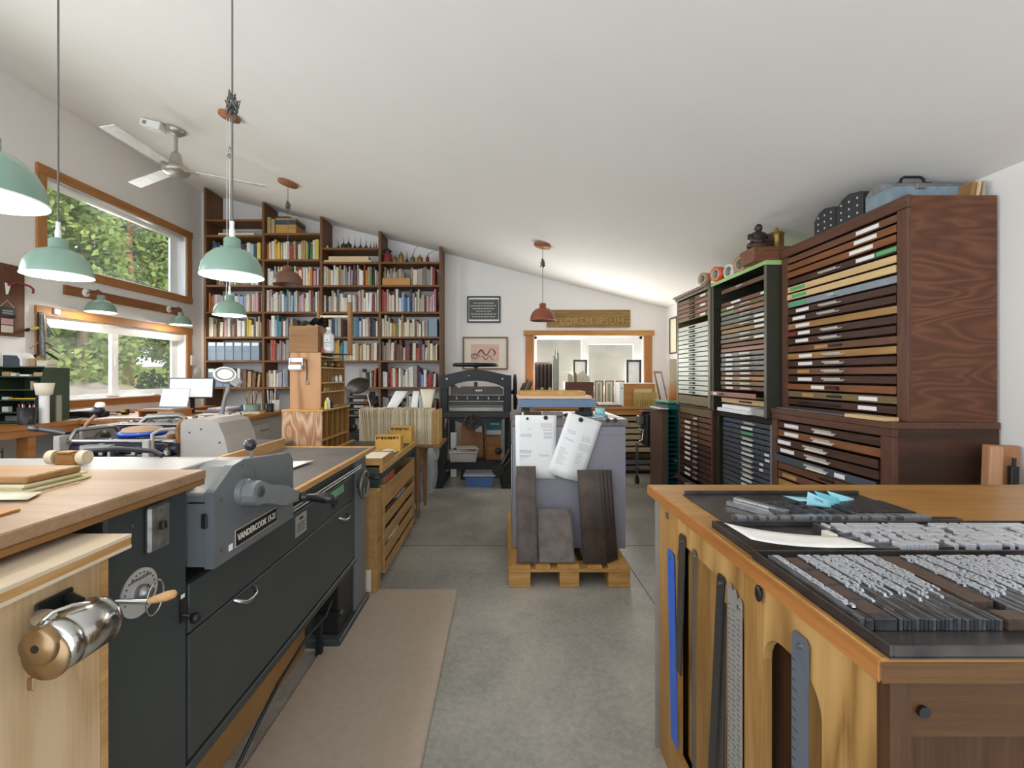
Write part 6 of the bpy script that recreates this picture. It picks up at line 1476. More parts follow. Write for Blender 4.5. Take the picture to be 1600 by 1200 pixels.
tag(MB().box((ax(899, 3.6), 3.585, 1.0848), (ax(926, 3.6), 3.625, 1.12), .003).obj('wood_block', IRON), 'black bar before the right end of the flat blue box', 'bar')
# ------------------------------------------------------------------ type cabinets along the right wall
def W_(n, a, b): return wood(n, a, b, 'y', 1.6, .5)
DB = W_('drawer_dark_brown', '#3a2721', '#573b30'); MBR = W_('drawer_mid_brown', '#5f402e', '#805843'); OB = W_('drawer_orange_brown', '#71462b', '#94603b')
TN = W_('drawer_tan', '#93693d', '#b38a56'); BI = W_('drawer_birch', '#cda772', '#e6c896'); GB = paint('drawer_grey_blue', '#8b949b', .5, var=.12, scale=12)
PKB = W_('drawer_pinkish', '#8a5a4c', '#ab7a68'); GRD = paint('drawer_grey', '#76756c', .5, var=.15, scale=12); OLV = W_('drawer_olive_brown', '#6b5a3f', '#8b7852')
WGR = paint('drawer_pale_green', '#d2d6c6', .5, var=.08, scale=10); SLT = paint('drawer_slate', '#4d525b', .4, var=.08)
LBL = paint('label_card', '#efefec', .8, var=.02); GRN = paint('label_green', '#58b070', .7); BRL = paint('label_brass', '#b98f52', .6)
NICK = paint('nickel', '#d6d3c8', .3, .45, var=.1); BLK = paint('black_pull', '#1c1b1a', .5)
FRM = wood('cabinet_frame_brown', '#4f3428', '#6f4b3a', 'z', 1.5); FRMY = wood('cabinet_rail_brown', '#4f3428', '#6f4b3a', 'y', 1.5)
SIDEPLY = ply('stained_side_ply', '#754b33', '#663f2a', 'x', 1.5, 7, .5, 3.4, '#583624')
DARKPLY = ply('dark_side_ply', '#3f2a20', '#573a2b', 'x', .9, 4., .5, 2.0)
def drawer(par, X, y0, y1, z0, z1, mat, parts=(), out=0., th=.012):
    "a drawer whose face looks into the room (towards -x)"
    X -= out
    d = MB().box((X, y0, z0), (X+th, y1, z1), .002).obj('drawer', mat, par)
    if out > .03: MB().box((X+th, y0+.002, z0), (X+th+out, y1-.002, z0+.006)).obj('drawer_tray', mat, d)
    for p in parts:
        k, a, c = p[0], p[1], p[2]; zm = (z0+z1)/2; h = (z1-z0)
        if k == 'label': MB().box((X-.0016, a, zm-h*.28), (X-.0002, c, zm+h*.28)).obj('label_card', p[3] if len(p) > 3 else LBL, d)
        elif k == 'pull':       # nickel label-holder pull with a curled lip
            MB().box((X-.003, a+.05, zm-h*.02), (X-.0002, c, zm+h*.26), .001).obj('label_holder', NICK, d)
            MB().prism([(X-.0002, zm+h*.05), (X-.012, zm-h*.08), (X-.019, zm-h*.26), (X-.016, zm-h*.28), (X-.0002, zm-h*.1)], 'y', a+.01, c-.04).obj('handle', NICK, d)
        elif k == 'cup':
            m = p[3] if len(p) > 3 else BLK
            pr = [(X-.0002, zm+h*.25), (X-.012, zm+h*.18), (X-.02, zm-.05*h), (X-.021, zm-h*.22), (X-.0002, zm-h*.22)]
            MB().prism(pr, 'y', a, c).obj('handle', m, d)
        elif k == 'bar': MB().box((X-.012, a, zm-h*.16), (X-.0002, c, zm+h*.16), .003).obj('handle', BLK, d)
    return d
# --- big brown cabinet, upper unit
t = thing('type_cabinet', (2.27, 2.81, 1.16), 'big upper brown wooden type cabinet with plywood side, nearest on the right wall', 'cabinet')
CXf, CXb, CY0, CY1, CZ0, CZ1 = 2.04, 2.495, 2.295, 3.325, 1.166, 2.31
MB().box((CXf+.02, CY0, CZ0), (CXb, CY0+.02, CZ1)).obj('side_panel', SIDEPLY, t)
MB().box((CXf+.02, CY1-.02, CZ0), (CXb, CY1, CZ1)).box((CXb-.01, CY0+.0205, CZ0), (CXb, CY1-.0205, CZ1)).box((CXf+.02, CY0+.0205, CZ1-.02), (CXb-.0105, CY1-.0205, CZ1)).box((CXf+.02, CY0+.0205, CZ0), (CXb-.0105, CY1-.0205, CZ0+.02)).obj('carcass', DARKPLY, t)
MB().box((CXf, CY0-.004, CZ0), (CXf+.0195, CY0+.06, CZ1-.061), .003).obj('stile', FRM, t)
MB().box((CXf, CY1-.065, CZ0), (CXf+.0195, CY1, CZ1-.061), .003).obj('stile', FRM, t)
MB().box((CXf-.004, CY0-.006, CZ1-.06), (CXf+.0195, CY1+.004, CZ1+.004), .003).obj('top_rail', FRMY, t)
MB().box((CXf, CY0+.0605, CZ0), (CXf+.0195, CY1-.0655, CZ0+.016)).obj('bottom_rail', FRMY, t)
b = MB()
for z_ in (1.25, 1.45, 1.65, 1.85, 2.05, 2.2):
    b.cyl((CXf-.0015, CY1-.03, z_), (CXf, CY1-.03, z_), .004, n=8)
b.obj('screws', STEEL, t)
RL = [(MBR, (('label', 2.47, 2.63),)), (OB, (('label', 2.48, 2.64),)), (OB, (('label', 2.5, 2.67),)), (DB, (('label', 2.5, 2.63), ('label', 2.36, 2.49, GRN), ('pull', 2.74, 2.95))),
      (BI, (('label', 3.07, 3.22, GRN),)), (BI, (('label', 3.05, 3.2, GRN),)), (GB, (('label', 3.06, 3.24, GRN), ('pull', 2.76, 2.86))), (DB, (('label', 3.03, 3.16), ('pull', 2.73, 2.94))),
      (DB, (('label', 3.06, 3.19), ('pull', 2.74, 2.95))), (TN, (('label', 3.03, 3.17),)), (DB, (('label', 3.02, 3.14), ('label', 3.16, 3.25, paint('red_tape', '#8f2f2c', .6)), ('pull', 2.72, 2.92))), (DB, (('label', 3.03, 3.16), ('pull', 2.72, 2.93))),
      (MBR, (('label', 2.86, 2.98, BRL), ('bar', 2.74, 2.84))), (TN, (('label', 3.0, 3.13), ('pull', 2.70, 2.91))), (DB, (('label', 2.99, 3.13), ('pull', 2.70, 2.90))), (MBR, (('label', 3.03, 3.15, BRL), ('pull', 2.71, 2.92))),
      (DB, (('label', 3.0, 3.14), ('pull', 2.70, 2.91))), (OB, (('label', 2.88, 3.0), ('cup', 2.75, 2.85))), (OLV, (('label', 2.99, 3.1, BRL), ('label', 2.48, 2.61), ('bar', 2.74, 2.86))), (DB, (('label', 2.48, 2.61), ('bar', 2.74, 3.12)))]
zz = CZ1-.072; pitch = (zz-CZ0-.02)/20
for i, (m, pp) in enumerate(RL):
    z1 = zz-i*pitch; drawer(t, CXf+.004, CY0+.064, CY1-.069, z1-pitch+.013, z1, m, pp, .004*((i*7) % 3))
# --- lower unit
t = thing('type_cabinet', (2.23, 2.8, 0), 'dark lower type cabinet with a wide plain side carrying the big upper one', 'cabinet')
LX, LY0, LY1, LZ = 1.963, 2.29, 3.318, 1.148
MB().box((LX+.03, LY0, 0), (2.5, LY0+.02, LZ-.018)).obj('side_panel', DARKPLY, t)
MB().box((LX+.03, LY1-.02, 0), (2.5, LY1, LZ-.018)).box((2.49, LY0+.0205, 0), (2.5, LY1-.0205, LZ-.018)).obj('carcass', DARKPLY, t)
MB().box((LX-.004, LY0-.006, LZ-.0175), (2.502, LY1+.006, LZ+.0165), .003).obj('top', FRMY, t)
MB().box((LX, LY0-.003, 0), (LX+.0295, LY0+.075, LZ-.0605), .003).obj('stile', FRM, t)
MB().box((LX, LY1-.06, 0), (LX+.0295, LY1, LZ-.0605), .003).obj('stile', FRM, t)
MB().box((LX, LY0-.003, LZ-.06), (LX+.0295, LY1, LZ-.018), .003).obj('top_rail', FRMY, t)
LW = [(DB, (('label', 3.03, 3.18), ('pull', 2.68, 2.9)), .0), (OB, (('label', 3.03, 3.18), ('pull', 2.69, 2.91)), .0), (DB, (('label', 3.08, 3.22), ('pull', 2.72, 2.96)), .02), (DB, (('label', 3.05, 3.2), ('pull', 2.7, 2.95)), .015), (SLT, (('label', 2.58, 2.66), ('pull', 2.7, 2.93)), .03), (MBR, (('bar', 2.7, 2.82),), 0), (MBR, (('label', 3.05, 3.2, BRL), ('cup', 2.7, 2.8)), 0), (TN, (('label', 3.05, 3.2, BRL), ('label', 2.7, 2.8)), 0), (DB, (('pull', 2.7, 2.9),), 0), (MBR, (('pull', 2.7, 2.9),), 0), (DB, (('pull', 2.7, 2.9),), 0), (DB, (('pull', 2.7, 2.9),), 0)]
for i, (m, pp, o_) in enumerate(LW):
    z1 = LZ-.072-i*.058; drawer(t, LX+.008, LY0+.08, LY1-.065, z1-.045, z1, m, pp, o_)
MB().box((LX+.008, LY0+.08, .02), (LX+.02, LY1-.065, LZ-.072-12*.058)).obj('plinth_panel', DB, t)
for k, (y0, y1, l) in enumerate(((3.06, 3.28, 'far'), (2.82, 3.05, 'second'), (2.62, 2.81, 'third'))):
    tag(MB().box((LX+.008, y0, LZ+.0172), (LX+.068, y1, LZ+.026), .002).obj('metal_strip', paint('zinc_strip', '#7f848c', .4, .5)), '%s grey metal strip lying on the ledge between the brown cabinets' % l, 'strip')
tag(MB().box((LX-.01, 2.33, LZ+.0172), (LX+.07, 2.60, LZ+.037), .002).obj('wood_block', BI), 'pale wooden bar on the ledge of the dark lower cabinet', 'bar')
# --- dark olive metal cabinet
OM = paint('olive_black_metal', '#3b3a2e', .45, var=.08); OME = paint('olive_edge', '#5d5d4e', .45, var=.06)
t = thing('type_cabinet', (2.22, 3.77, 1.09), 'dark olive metal type cabinet with green paper on its top, middle of the row', 'cabinet')
BX, BY0, BY1, BZ0, BZ1 = 1.945, 3.345, 4.215, 1.085, 2.245
MB().box((BX, BY0, BZ0), (2.49, BY0+.006, BZ1)).obj('side_panel', OM, t)
MB().box((BX, BY1-.006, BZ0), (2.49, BY1, BZ1)).box((2.484, BY0+.0065, BZ0), (2.49, BY1-.0065, BZ1)).obj('carcass', OM, t)
MB().box((BX, BY0+.0065, BZ1-.006), (2.4835, BY1-.0065, BZ1)).obj('top_panel', OM, t)
MB().box((BX, BY0+.0065, BZ0), (2.4835, BY1-.0065, BZ0+.006)).obj('bottom_panel', OM, t)
MB().box((BX-.006, BY0-.002, BZ0), (BX-.0005, BY0+.03, BZ1), .001).obj('stile', OME, t)
MB().box((BX-.006, BY1-.03, BZ0), (BX-.0005, BY1, BZ1), .001).obj('stile', OME, t)
for k in range(24): MB().box((BX+.002, BY1-.018, BZ0+.05+k*.046), (BX+.2, BY1-.0065, BZ0+.053+k*.046)).obj('runner', OM, t) if k % 2 else None
BRW = [MBR, OLV, PKB, GRD, GRD, OLV, TN, GRD, OLV, MBR, PKB, GRD, GRD, GRD, GRD, MBR, TN, OLV, MBR]
DY0, DY1 = BY0+.035, BY1-.11
drawer(t, BX+.03, DY0, DY1, 2.13, 2.165, MBR, (('pull', 3.7, 3.85),))
for i, m in enumerate(BRW):
    z1 = 2.045-i*.0408
    pp = [('pull', 3.58, 3.78)] if i not in (0, 6, 9, 10) else []
    if i == 0: pp += [('label', 3.4, 3.48), ('label', 3.78, 3.93)]
    if i == 1: pp += [('label', 3.88, 4.0)]
    if i == 2: pp += [('label', 3.88, 4.08, GRN)]
    if i in (4, 5, 6, 8): pp += [('label', 3.42, 3.56)]
    if i > 10: pp += [('label', 3.9, 4.02)]
    drawer(t, BX+.03, DY0, DY1, z1-.031, z1, m, pp, .003*(i % 3))
drawer(t, BX+.03, DY0, DY1, 1.225, 1.262, PKB, (('label', 3.98, 4.05), ('bar', 3.86, 3.93)), .10)
drawer(t, BX+.03, DY0, DY1, 1.165, 1.205, BI, (('bar', 3.60, 3.78),))
for k in range(2):
    tag(MB().box((BX-.035+.03*k, 3.55+.02*k, BZ0+.0068+.03*k), (BX+.30, 4.05-.03*k, BZ0+.036+.03*k), .003).obj('paper_stack', PAPER), ('lower', 'upper')[k]+' white paper stack on the bottom shelf of the olive cabinet', 'paper stack')
tag(MB().box((BX+.0, 3.385, BZ0+.0068), (BX+.3, 3.54, BZ0+.06), .003).obj('paper_stack', paint('speckled_grey', '#a8a89e', .8, var=.25, scale=60)), 'speckled grey paper pile right of the white stacks in olive cabinet', 'paper stack')
tag(MB().box((BX-.012, BY0-.004, BZ1+.0006), (2.45, BY1+.004, BZ1+.003)).prism([(BX-.0135, BZ1+.003), (BX-.012, BZ1+.003), (BX-.012, BZ1-.026), (BX-.0135, BZ1-.026)], 'y', BY0-.004, BY1+.004).prism([(BX-.0135, BZ1+.003), (BX+.25, BZ1+.003), (BX+.25, BZ1-.03), (BX-.0135, BZ1-.03)], 'y', BY0-.0065, BY0-.004).obj('shelf_paper', paint('green_shelf_paper', '#a8cf85', .8, var=.06)), 'light green paper folded over the top of the olive metal cabinet', 'paper')
# --- lower slate unit
t = thing('type_cabinet', (2.24, 3.77, 0), 'slate grey metal type cabinet below the olive one', 'cabinet')
SX = 1.985
MB().box((SX+.02, BY0+.002, 0), (2.49, BY0+.0105, 1.0395)).box((SX+.02, BY1-.0105, 0), (2.49, BY1-.002, 1.0395)).box((2.48, BY0+.0105, 0), (2.49, BY1-.0105, 1.0395)).obj('carcass', OM, t)
MB().box((SX-.012, BY0, 1.04), (2.4795, BY1, 1.0835), .003).obj('top', BLACK, t)
MB().box((SX, BY0, 0), (SX+.0195, BY0+.035, 1.0395), .006).obj('stile', paint('bright_steel_edge', '#a7aab0', .3, .6), t)
MB().box((SX, BY1-.03, 0), (SX+.0195, BY1, 1.0395), .002).obj('stile', OM, t)
for i in range(18):
    z1 = 1.03-i*.0425
    pp = [('label', 3.62+.01*(i % 3), 3.80)] if i in (1, 4, 6, 11, 12) else [('pull', 3.60, 3.80)]
    if i == 0: pp = [('pull', 3.58, 3.78)]
    if i == 1: pp += [('label', 3.96, 4.08, paint('label_blue_card', '#3f5f9a', .7))]
    if i == 2: pp = [('label', 3.62, 3.8, GRN), ('pull', 3.55, 3.6)]
    if i in (5, 6): pp += [('label', 3.40, 3.46)]
    if i in (7, 8): pp += [('label', 3.48, 3.53)]
    drawer(t, SX+.012, BY0+.04, BY1-.1, z1-.034, z1, SLT, pp, .002*(i % 3))
# --- far cabinet, upper
t = thing('type_cabinet', (2.2, 4.64, 1.1), 'far upper type cabinet with pale drawers and black cup pulls', 'cabinet')
AX, AY0, AY1, AZ0, AZ1 = 1.925, 4.225, 5.02, 1.095, 2.24
OLF = wood('grey_olive_frame', '#6b6352', '#8d8570', 'z', 1.6); OLFY = wood('grey_olive_rail', '#6b5c4c', '#8f7d66', 'y', 1.6)
MB().box((AX+.02, AY0, AZ0), (2.49, AY0+.015, AZ1)).box((AX+.02, AY1-.015, AZ0), (2.49, AY1, AZ1)).box((2.48, AY0+.0155, AZ0), (2.49, AY1-.0155, AZ1)).obj('carcass', OLV, t)
MB().box((AX, AY0, AZ0), (AX+.0195, AY0+.04, AZ1), .002).obj('stile', OLF, t)
MB().box((AX, AY1-.025, AZ0), (AX+.0195, AY1, AZ1), .002).obj('stile', OLF, t)
MB().box((AX-.035, AY0-.004, AZ1+.0005), (2.49, AY1+.03, AZ1+.02), .003).box((AX-.015, AY0-.002, AZ1-.03), (AX-.0005, AY1+.012, AZ1), .003).obj('top', OLFY, t)
for i in range(5):
    z1 = AZ1-.045-i*.046
    drawer(t, AX+.004, AY0+.045, AY1-.03, z1-.038, z1, PKB if i % 2 else OLV, [('cup', 4.56, 4.66)]+([('label', 4.32, 4.43)] if i in (0, 2, 4) else []), .002)
for i in range(15):
    z1 = AZ1-.325-i*.0475
    drawer(t, AX+.004, AY0+.045, AY1-.03, z1-.04, z1, WGR, [('cup', 4.56, 4.67)], .002*(i % 2))
drawer(t, AX+.004, AY0+.045, AY1-.03, 1.105, 1.195, OLV, ())
MB().box((AX-.012, AY0-.002, AZ0-.006), (2.49, AY1+.002, AZ0-.0005), .001).obj('ledge', OME, t)
# --- far cabinet, lower
t = thing('type_cabinet', (2.2, 4.64, 0), 'far lower dark brown type cabinet with white labels down its left side', 'cabinet')
MB().box((AX+.04, AY0, 0), (2.49, AY0+.015, AZ0-.007)).box((AX+.04, AY1-.015, 0), (2.49, AY1, AZ0-.007)).box((2.48, AY0+.0155, 0), (2.49, AY1-.0155, AZ0-.007)).obj('carcass', DB, t)
MB().box((AX+.02, AY0, 0), (AX+.0395, AY0+.02, AZ0-.007), .002).obj('stile', FRM, t)
MB().box((AX+.02, AY1-.02, 0), (AX+.0395, AY1, AZ0-.007), .002).obj('stile', FRM, t)
drawer(t, AX+.026, AY0+.025, AY1-.025, 1.0, 1.08, OLV, ())
for i in range(15):
    z1 = .99-i*.0545
    drawer(t, AX+.026, AY0+.025, AY1-.025, z1-.044, z1, MBR if i < 5 else DB, [('cup', 4.52, 4.62, paint('grey_cup_pull', '#77736a', .4, .6))]+([('label', 4.72, 4.86)] if i not in (0, 9, 12) else []), .06 if i == 12 else .002*(i % 3))

# ------------------------------------------------------------------ things on top of the cabinets
ZB = BZ1+.0036
t = thing('wooden_box', (2.03, 3.46, ZB), 'dark wooden box with brass latch on the olive cabinet top', 'box')
MH = wood('chestnut_box', '#6f4530', '#8f5f45', 'x', 1.4)
MB().box((1.86, 3.36, ZB), (2.24, 3.56, ZB+.075), .003).obj('box_body', MH, t)
MB().box((1.858, 3.358, ZB+.0755), (2.242, 3.562, ZB+.108), .003).obj('lid', MH, t)
MB().box((1.895, 3.3555, ZB+.06), (1.92, 3.3578, ZB+.092), .001).obj('latch', BR, t)
t = thing('figurine', (1.95, 3.46, ZB+.108), 'dark bronze seated figurine on the wooden box', 'figurine')
FG = paint('dark_bronze', '#4a3833', .35, .4, var=.2, scale=14)
fx, fy, fz = 1.945, 3.46, ZB+.1088
b = MB(Matrix.Translation((fx, fy, fz)) @ Matrix.Diagonal((1.12, .82, 1, 1)))
b.lathe([(.066, 0), (.075, .008), (.076, .024), (.066, .04), (.056, .056), (.053, .08), (.055, .10), (.052, .118), (.036, .130), (.02, .137), (.017, .145), (0, .146)], n=28)
b.tube([(-.058, -.01, .105), (-.068, -.035, .075), (-.045, -.068, .05), (-.005, -.078, .045)], [.018, .02, .017, .012], 10).tube([(.058, -.01, .105), (.068, -.035, .075), (.045, -.068, .05), (.005, -.078, .045)], [.018, .02, .017, .012], 10)
b.tube([(-.07, -.02, .022), (-.05, -.075, .02), (.01, -.085, .018)], [.02, .022, .014], 10).tube([(.07, -.02, .022), (.05, -.075, .02), (-.01, -.082, .018)], [.02, .022, .014], 10)
b.obj('body', FG, t)
MB().ball((fx, fy-.005, fz+.163), .028, 18, 14, (.92, 1, 1.15)).ball((fx-.026, fy, fz+.157), .006, 8, 6, (.6, 1, 2)).ball((fx+.026, fy, fz+.157), .006, 8, 6, (.6, 1, 2)).ball((fx, fy-.032, fz+.16), .005, 8, 6, (.8, 1, 1.3)).obj('head', FG, t)
t = thing('canister', (2.09, 3.47, ZB+.108), 'old brass canister with knobbed lid right of the figurine', 'canister')
MB().lathe([(.052, 0), (.053, .006), (.05, .012), (.05, .11), (.054, .115)], (2.09, 3.47, fz), n=26).obj('canister_body', BR, t)
MB().lathe([(.054, .1155), (.054, .126), (.04, .134), (.012, .138), (.012, .146), (.016, .152), (.008, .162), (.004, .172), (0, .173)], (2.09, 3.47, fz), n=26).obj('lid', BR, t)
def tape_roll(x, y, z, r, w, mat, label, core='cream'):
    t = thing('tape_roll', (x, y, z), label, 'tape')
    MB().lathe([(r*.72, -w/2), (r, -w/2), (r, w/2), (r*.72, w/2), (r*.72, -w/2)], (x, y, z+r), (1, .25, 0), 26).obj('tape', mat, t)
    MB().lathe([(r*.64, -w/2-.001), (r*.715, -w/2-.001), (r*.715, w/2+.001), (r*.64, w/2+.001), (r*.64, -w/2-.001)], (x, y, z+r), (1, .25, 0), 26).obj('core', BM[core], t)
tape_roll(1.93, 4.34, AZ1+.0208, .06, .06, paint('tan_tape', '#b08f6a', .4), 'tan packing tape roll standing on the far cabinet')
tape_roll(1.95, 4.12, ZB, .068, .06, paint('orange_tape', '#e8602c', .4), 'bright orange tape roll standing on the cabinets', 'white')
tape_roll(1.99, 3.97, ZB, .062, .05, paint('clear_tape', '#e3e0d8', .3), 'whitish clear tape roll right of the orange one', 'white')
tape_roll(1.985, 3.76, ZB, .072, .06, paint('brown_tape', '#b9804f', .5), 'brown paper tape roll standing near the dark wooden box')
tag(MB().box((1.96, 3.58, ZB), (2.12, 3.66, ZB+.02), .008).obj('cord_bundle', BM['cream']), 'cream cord bundle lying beside the brown tape roll', 'cord')
ZC = CZ1+.0048
BKB = paint('black_crackle', '#2e3033', .5, var=.25, scale=40)
def humped_box(y0, y1, h, label):
    t = thing('metal_box', (2.2, (y0+y1)/2, ZC), label, 'box')
    w = y1-y0
    MB().prism([(y0, ZC), (y1, ZC), (y1, ZC+h*.62), (y1-w*.22, ZC+h*.9), (y0+w*.5, ZC+h), (y0+w*.08, ZC+h*.88), (y0, ZC+h*.8)], 'x', 2.05, 2.45).obj('box_body', BKB, t)
    b = MB()
    for i in range(3):
        for j in range(3):
            MB().ball((2.0485, y0+w*(.2+.3*i), ZC+h*(.16+.27*j)), .007, 8, 6, (.4, 1, 1)).obj('rivet', NICK, t)
humped_box(2.80, 2.99, .15, 'smaller black studded metal box on the big cabinet top')
humped_box(2.585, 2.795, .16, 'larger black studded metal box beside the blue toolbox')
t = thing('toolbox', (2.25, 2.49, ZC), 'worn blue grey metal toolbox with handle on the big cabinet', 'toolbox')
TBM = paint('worn_blue_metal', '#788790', .5, .2, var=.2, scale=10, c2='#90a4ae'); RUST = paint('rusty_blue_metal', '#7b6a5c', .6, .2, var=.2, scale=16, c2='#8d99a0')
MB().prism([(2.40, ZC), (2.575, ZC), (2.575, ZC+.085), (2.40, ZC+.085)], 'x', 2.055, 2.455).obj('box_body', TBM, t)
MB().prism([(2.398, ZC+.0855), (2.577, ZC+.0855), (2.555, ZC+.108), (2.51, ZC+.13), (2.465, ZC+.13), (2.42, ZC+.108)], 'x', 2.053, 2.457).obj('lid', RUST, t)
MB().tube([(2.17, 2.487, ZC+.131), (2.18, 2.487, ZC+.16), (2.195, 2.487, ZC+.17), (2.285, 2.487, ZC+.17), (2.30, 2.487, ZC+.16), (2.31, 2.487, ZC+.131)], .007, 8).obj('handle', IRON, t)
for x_ in (2.16, 2.32): MB().box((x_-.015, 2.47, ZC+.1305), (x_+.015, 2.505, ZC+.137), .002).obj('handle_lug', IRON, t)
MB().box((2.18, 2.393, ZC+.07), (2.23, 2.3975, ZC+.1), .002).obj('latch', STEEL, t)
for k in range(3):
    M = Matrix.Translation((2.395+.03*k, 2.33, ZC)) @ Matrix.Rotation((.18, .16, .12)[k], 4, 'Y')
    tag(MB(M).box((0, 0, .004), (.018, .09, .085), .001).obj('wood_piece', (TN, BI, BM['putty'])[k]), ('tan', 'pale', 'greyish')[k]+' wooden piece leaning at the back corner of the big cabinet top', 'wood piece')
# framed picture on the right wall, plank with roller leaning by the cabinet
t = thing('picture_frame', (2.5, 6.63, 1.6), 'dark framed print on the right wall beyond the cabinets', 'picture frame')
MB().box((XR-.025, 6.5, 1.72), (XR-.002, 6.52, 2.25)).box((XR-.025, 6.76, 1.72), (XR-.002, 6.78, 2.25)).box((XR-.025, 6.52, 2.23), (XR-.002, 6.76, 2.25)).box((XR-.025, 6.52, 1.72), (XR-.002, 6.76, 1.74)).obj('frame', DWD, t)
MB().box((XR-.014, 6.52, 1.74), (XR-.003, 6.76, 2.23)).obj('print', paint('cream_print', '#e6dcb8', .8, var=.1, scale=5, c2='#efe9d6'), t)
for k, z_ in enumerate((1.62, 1.50)):
    tag(MB().box((XR-.006, 6.42, z_), (XR-.002, 6.56, z_+.11)).obj('paper_sign', PAPER), ('upper', 'lower')[k]+' white notice on the right wall below the dark framed print', 'notice')
t = thing('wooden_plank', (2.42, 2.2, 0), 'wooden plank with a dark roller handle leaning at the right wall', 'plank')
M = Matrix.Translation((2.30, 2.19, .002)) @ Matrix.Rotation(.036, 4, 'Y')
PLK = wood('leaning_plank', '#a3704c', '#bf8a62', 'z', 1.)
MB(M).box((0, .0, 0), (.155, .03, 1.065), .003).obj('board', PLK, t)
MB(M).box((0, -.014, 0), (.062, -.0005, 1.06), .003).obj('strip', wood('leaning_strip', '#bf8c68', '#d8a681', 'z', 1.), t)
MB(M).cyl((.105, -.02, .35), (.105, -.02, .97), .018, n=14).cyl((.105, -.02, .97), (.105, -.02, 1.01), .008, n=10).obj('roller_handle', BLACK, t)
# ------------------------------------------------------------------ oak imposing table in the right foreground
OAK = wood('oak_top', '#8d6130', '#ab7b41', 'x', .9, .33, c3='#bc8d52')
OAKE = wood('oak_edge', '#8f5929', '#b0763f', 'y', 1., .35)
OAKP = ply('oak_panel', '#85602f', '#b08850', 'z', 1.3, 4., .5, 2.6, '#c0995f')
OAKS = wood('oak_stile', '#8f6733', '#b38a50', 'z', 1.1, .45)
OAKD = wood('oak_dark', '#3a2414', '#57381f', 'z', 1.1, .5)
TX0, TX1, TY0, TY1, TZ = .561, 2.35, .674, 1.757, .98
t = thing('imposing_table', (1.4, 1.2, 0), 'large oak work table holding trays of metal type, right foreground', 'table')
MB().box((TX0, TY0, TZ-.036), (TX1, TY1, TZ), .004).obj('tabletop', OAK, t)
MB().box((TX0-.003, TY0+.001, TZ-.0355), (TX0-.0003, TY1-.001, TZ-.002), .001).obj('edge_strip', OAKE, t)
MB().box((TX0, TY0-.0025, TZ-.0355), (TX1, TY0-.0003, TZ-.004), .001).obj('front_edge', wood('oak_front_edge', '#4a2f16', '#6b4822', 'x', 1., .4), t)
FX = .59
def arch(y0, y1, zt, r, n=6):
    p = [(y0+r-r*math.cos(a*PI/2/n), zt-r+r*math.sin(a*PI/2/n)) for a in range(n+1)]
    return p+[(y1-r+r*math.sin(a*PI/2/n), zt-r+r*math.cos(a*PI/2/n)) for a in range(n+1)]
def arch_rail(y0, y1, z1, zt, r):
    b = MB(); p = arch(y0, y1, zt, r); 
    for (a, za), (c, zc) in zip(p, p[1:]):
        if c-a > 1e-6: b.prism([(a, za), (c, zc), (c, z1), (a, z1)], 'x', FX, FX+.02)
    return b
ZR = TZ-.0365
MB().box((FX, 1.537, 0), (FX+.02, 1.712, ZR)).obj('stile', OAKS, t)
MB().box((FX, 1.03, 0), (FX+.02, 1.11, .70)).box((FX, 1.03, .7005), (FX+.02, 1.11, ZR)).obj('stile', OAKS, t)
MB().box((FX, .715, 0), (FX+.02, .84, ZR)).obj('stile', OAKP, t)
arch_rail(1.1105, 1.5365, ZR, .85, .07).obj('top_rail', OAKP, t)
arch_rail(.8405, 1.0295, ZR, .83, .07).obj('top_rail', OAKP, t)
MB().box((FX, 1.1105, 0), (FX+.02, 1.5365, .12)).box((FX, .8405, 0), (FX+.02, 1.0295, .12)).obj('bottom_rail', OAKS, t)
MB().box((FX+.036, 1.26, .1205), (FX+.042, 1.53, .90)).box((FX+.036, .84, .1205), (FX+.042, .975, .88)).obj('panel', OAKS, t)
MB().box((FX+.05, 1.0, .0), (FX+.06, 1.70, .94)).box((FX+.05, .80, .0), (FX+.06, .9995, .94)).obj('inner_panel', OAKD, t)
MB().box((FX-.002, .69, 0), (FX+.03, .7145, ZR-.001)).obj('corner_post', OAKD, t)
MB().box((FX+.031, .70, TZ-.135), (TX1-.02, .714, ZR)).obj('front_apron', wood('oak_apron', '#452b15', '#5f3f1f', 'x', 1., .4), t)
MB().cyl((FX+.055, .699, .885), (FX+.055, .694, .885), .009, n=14).obj('bolt', IRON, t)
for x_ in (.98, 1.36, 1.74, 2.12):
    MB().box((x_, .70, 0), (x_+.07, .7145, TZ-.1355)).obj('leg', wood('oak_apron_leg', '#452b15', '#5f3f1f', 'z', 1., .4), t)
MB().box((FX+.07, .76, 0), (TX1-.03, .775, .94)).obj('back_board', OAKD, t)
MB().box((FX+.0205, 1.69, 0), (TX1-.02, 1.71, ZR)).box((TX1-.04, .775, 0), (TX1-.02, 1.6895, ZR)).obj('back_panel', OAKS, t)
MB().cyl((FX-.0005, 1.625, .90), (FX-.004, 1.625, .90), .012, n=14).obj('lock', paint('old_nickel', '#8f8878', .35, .7), t)
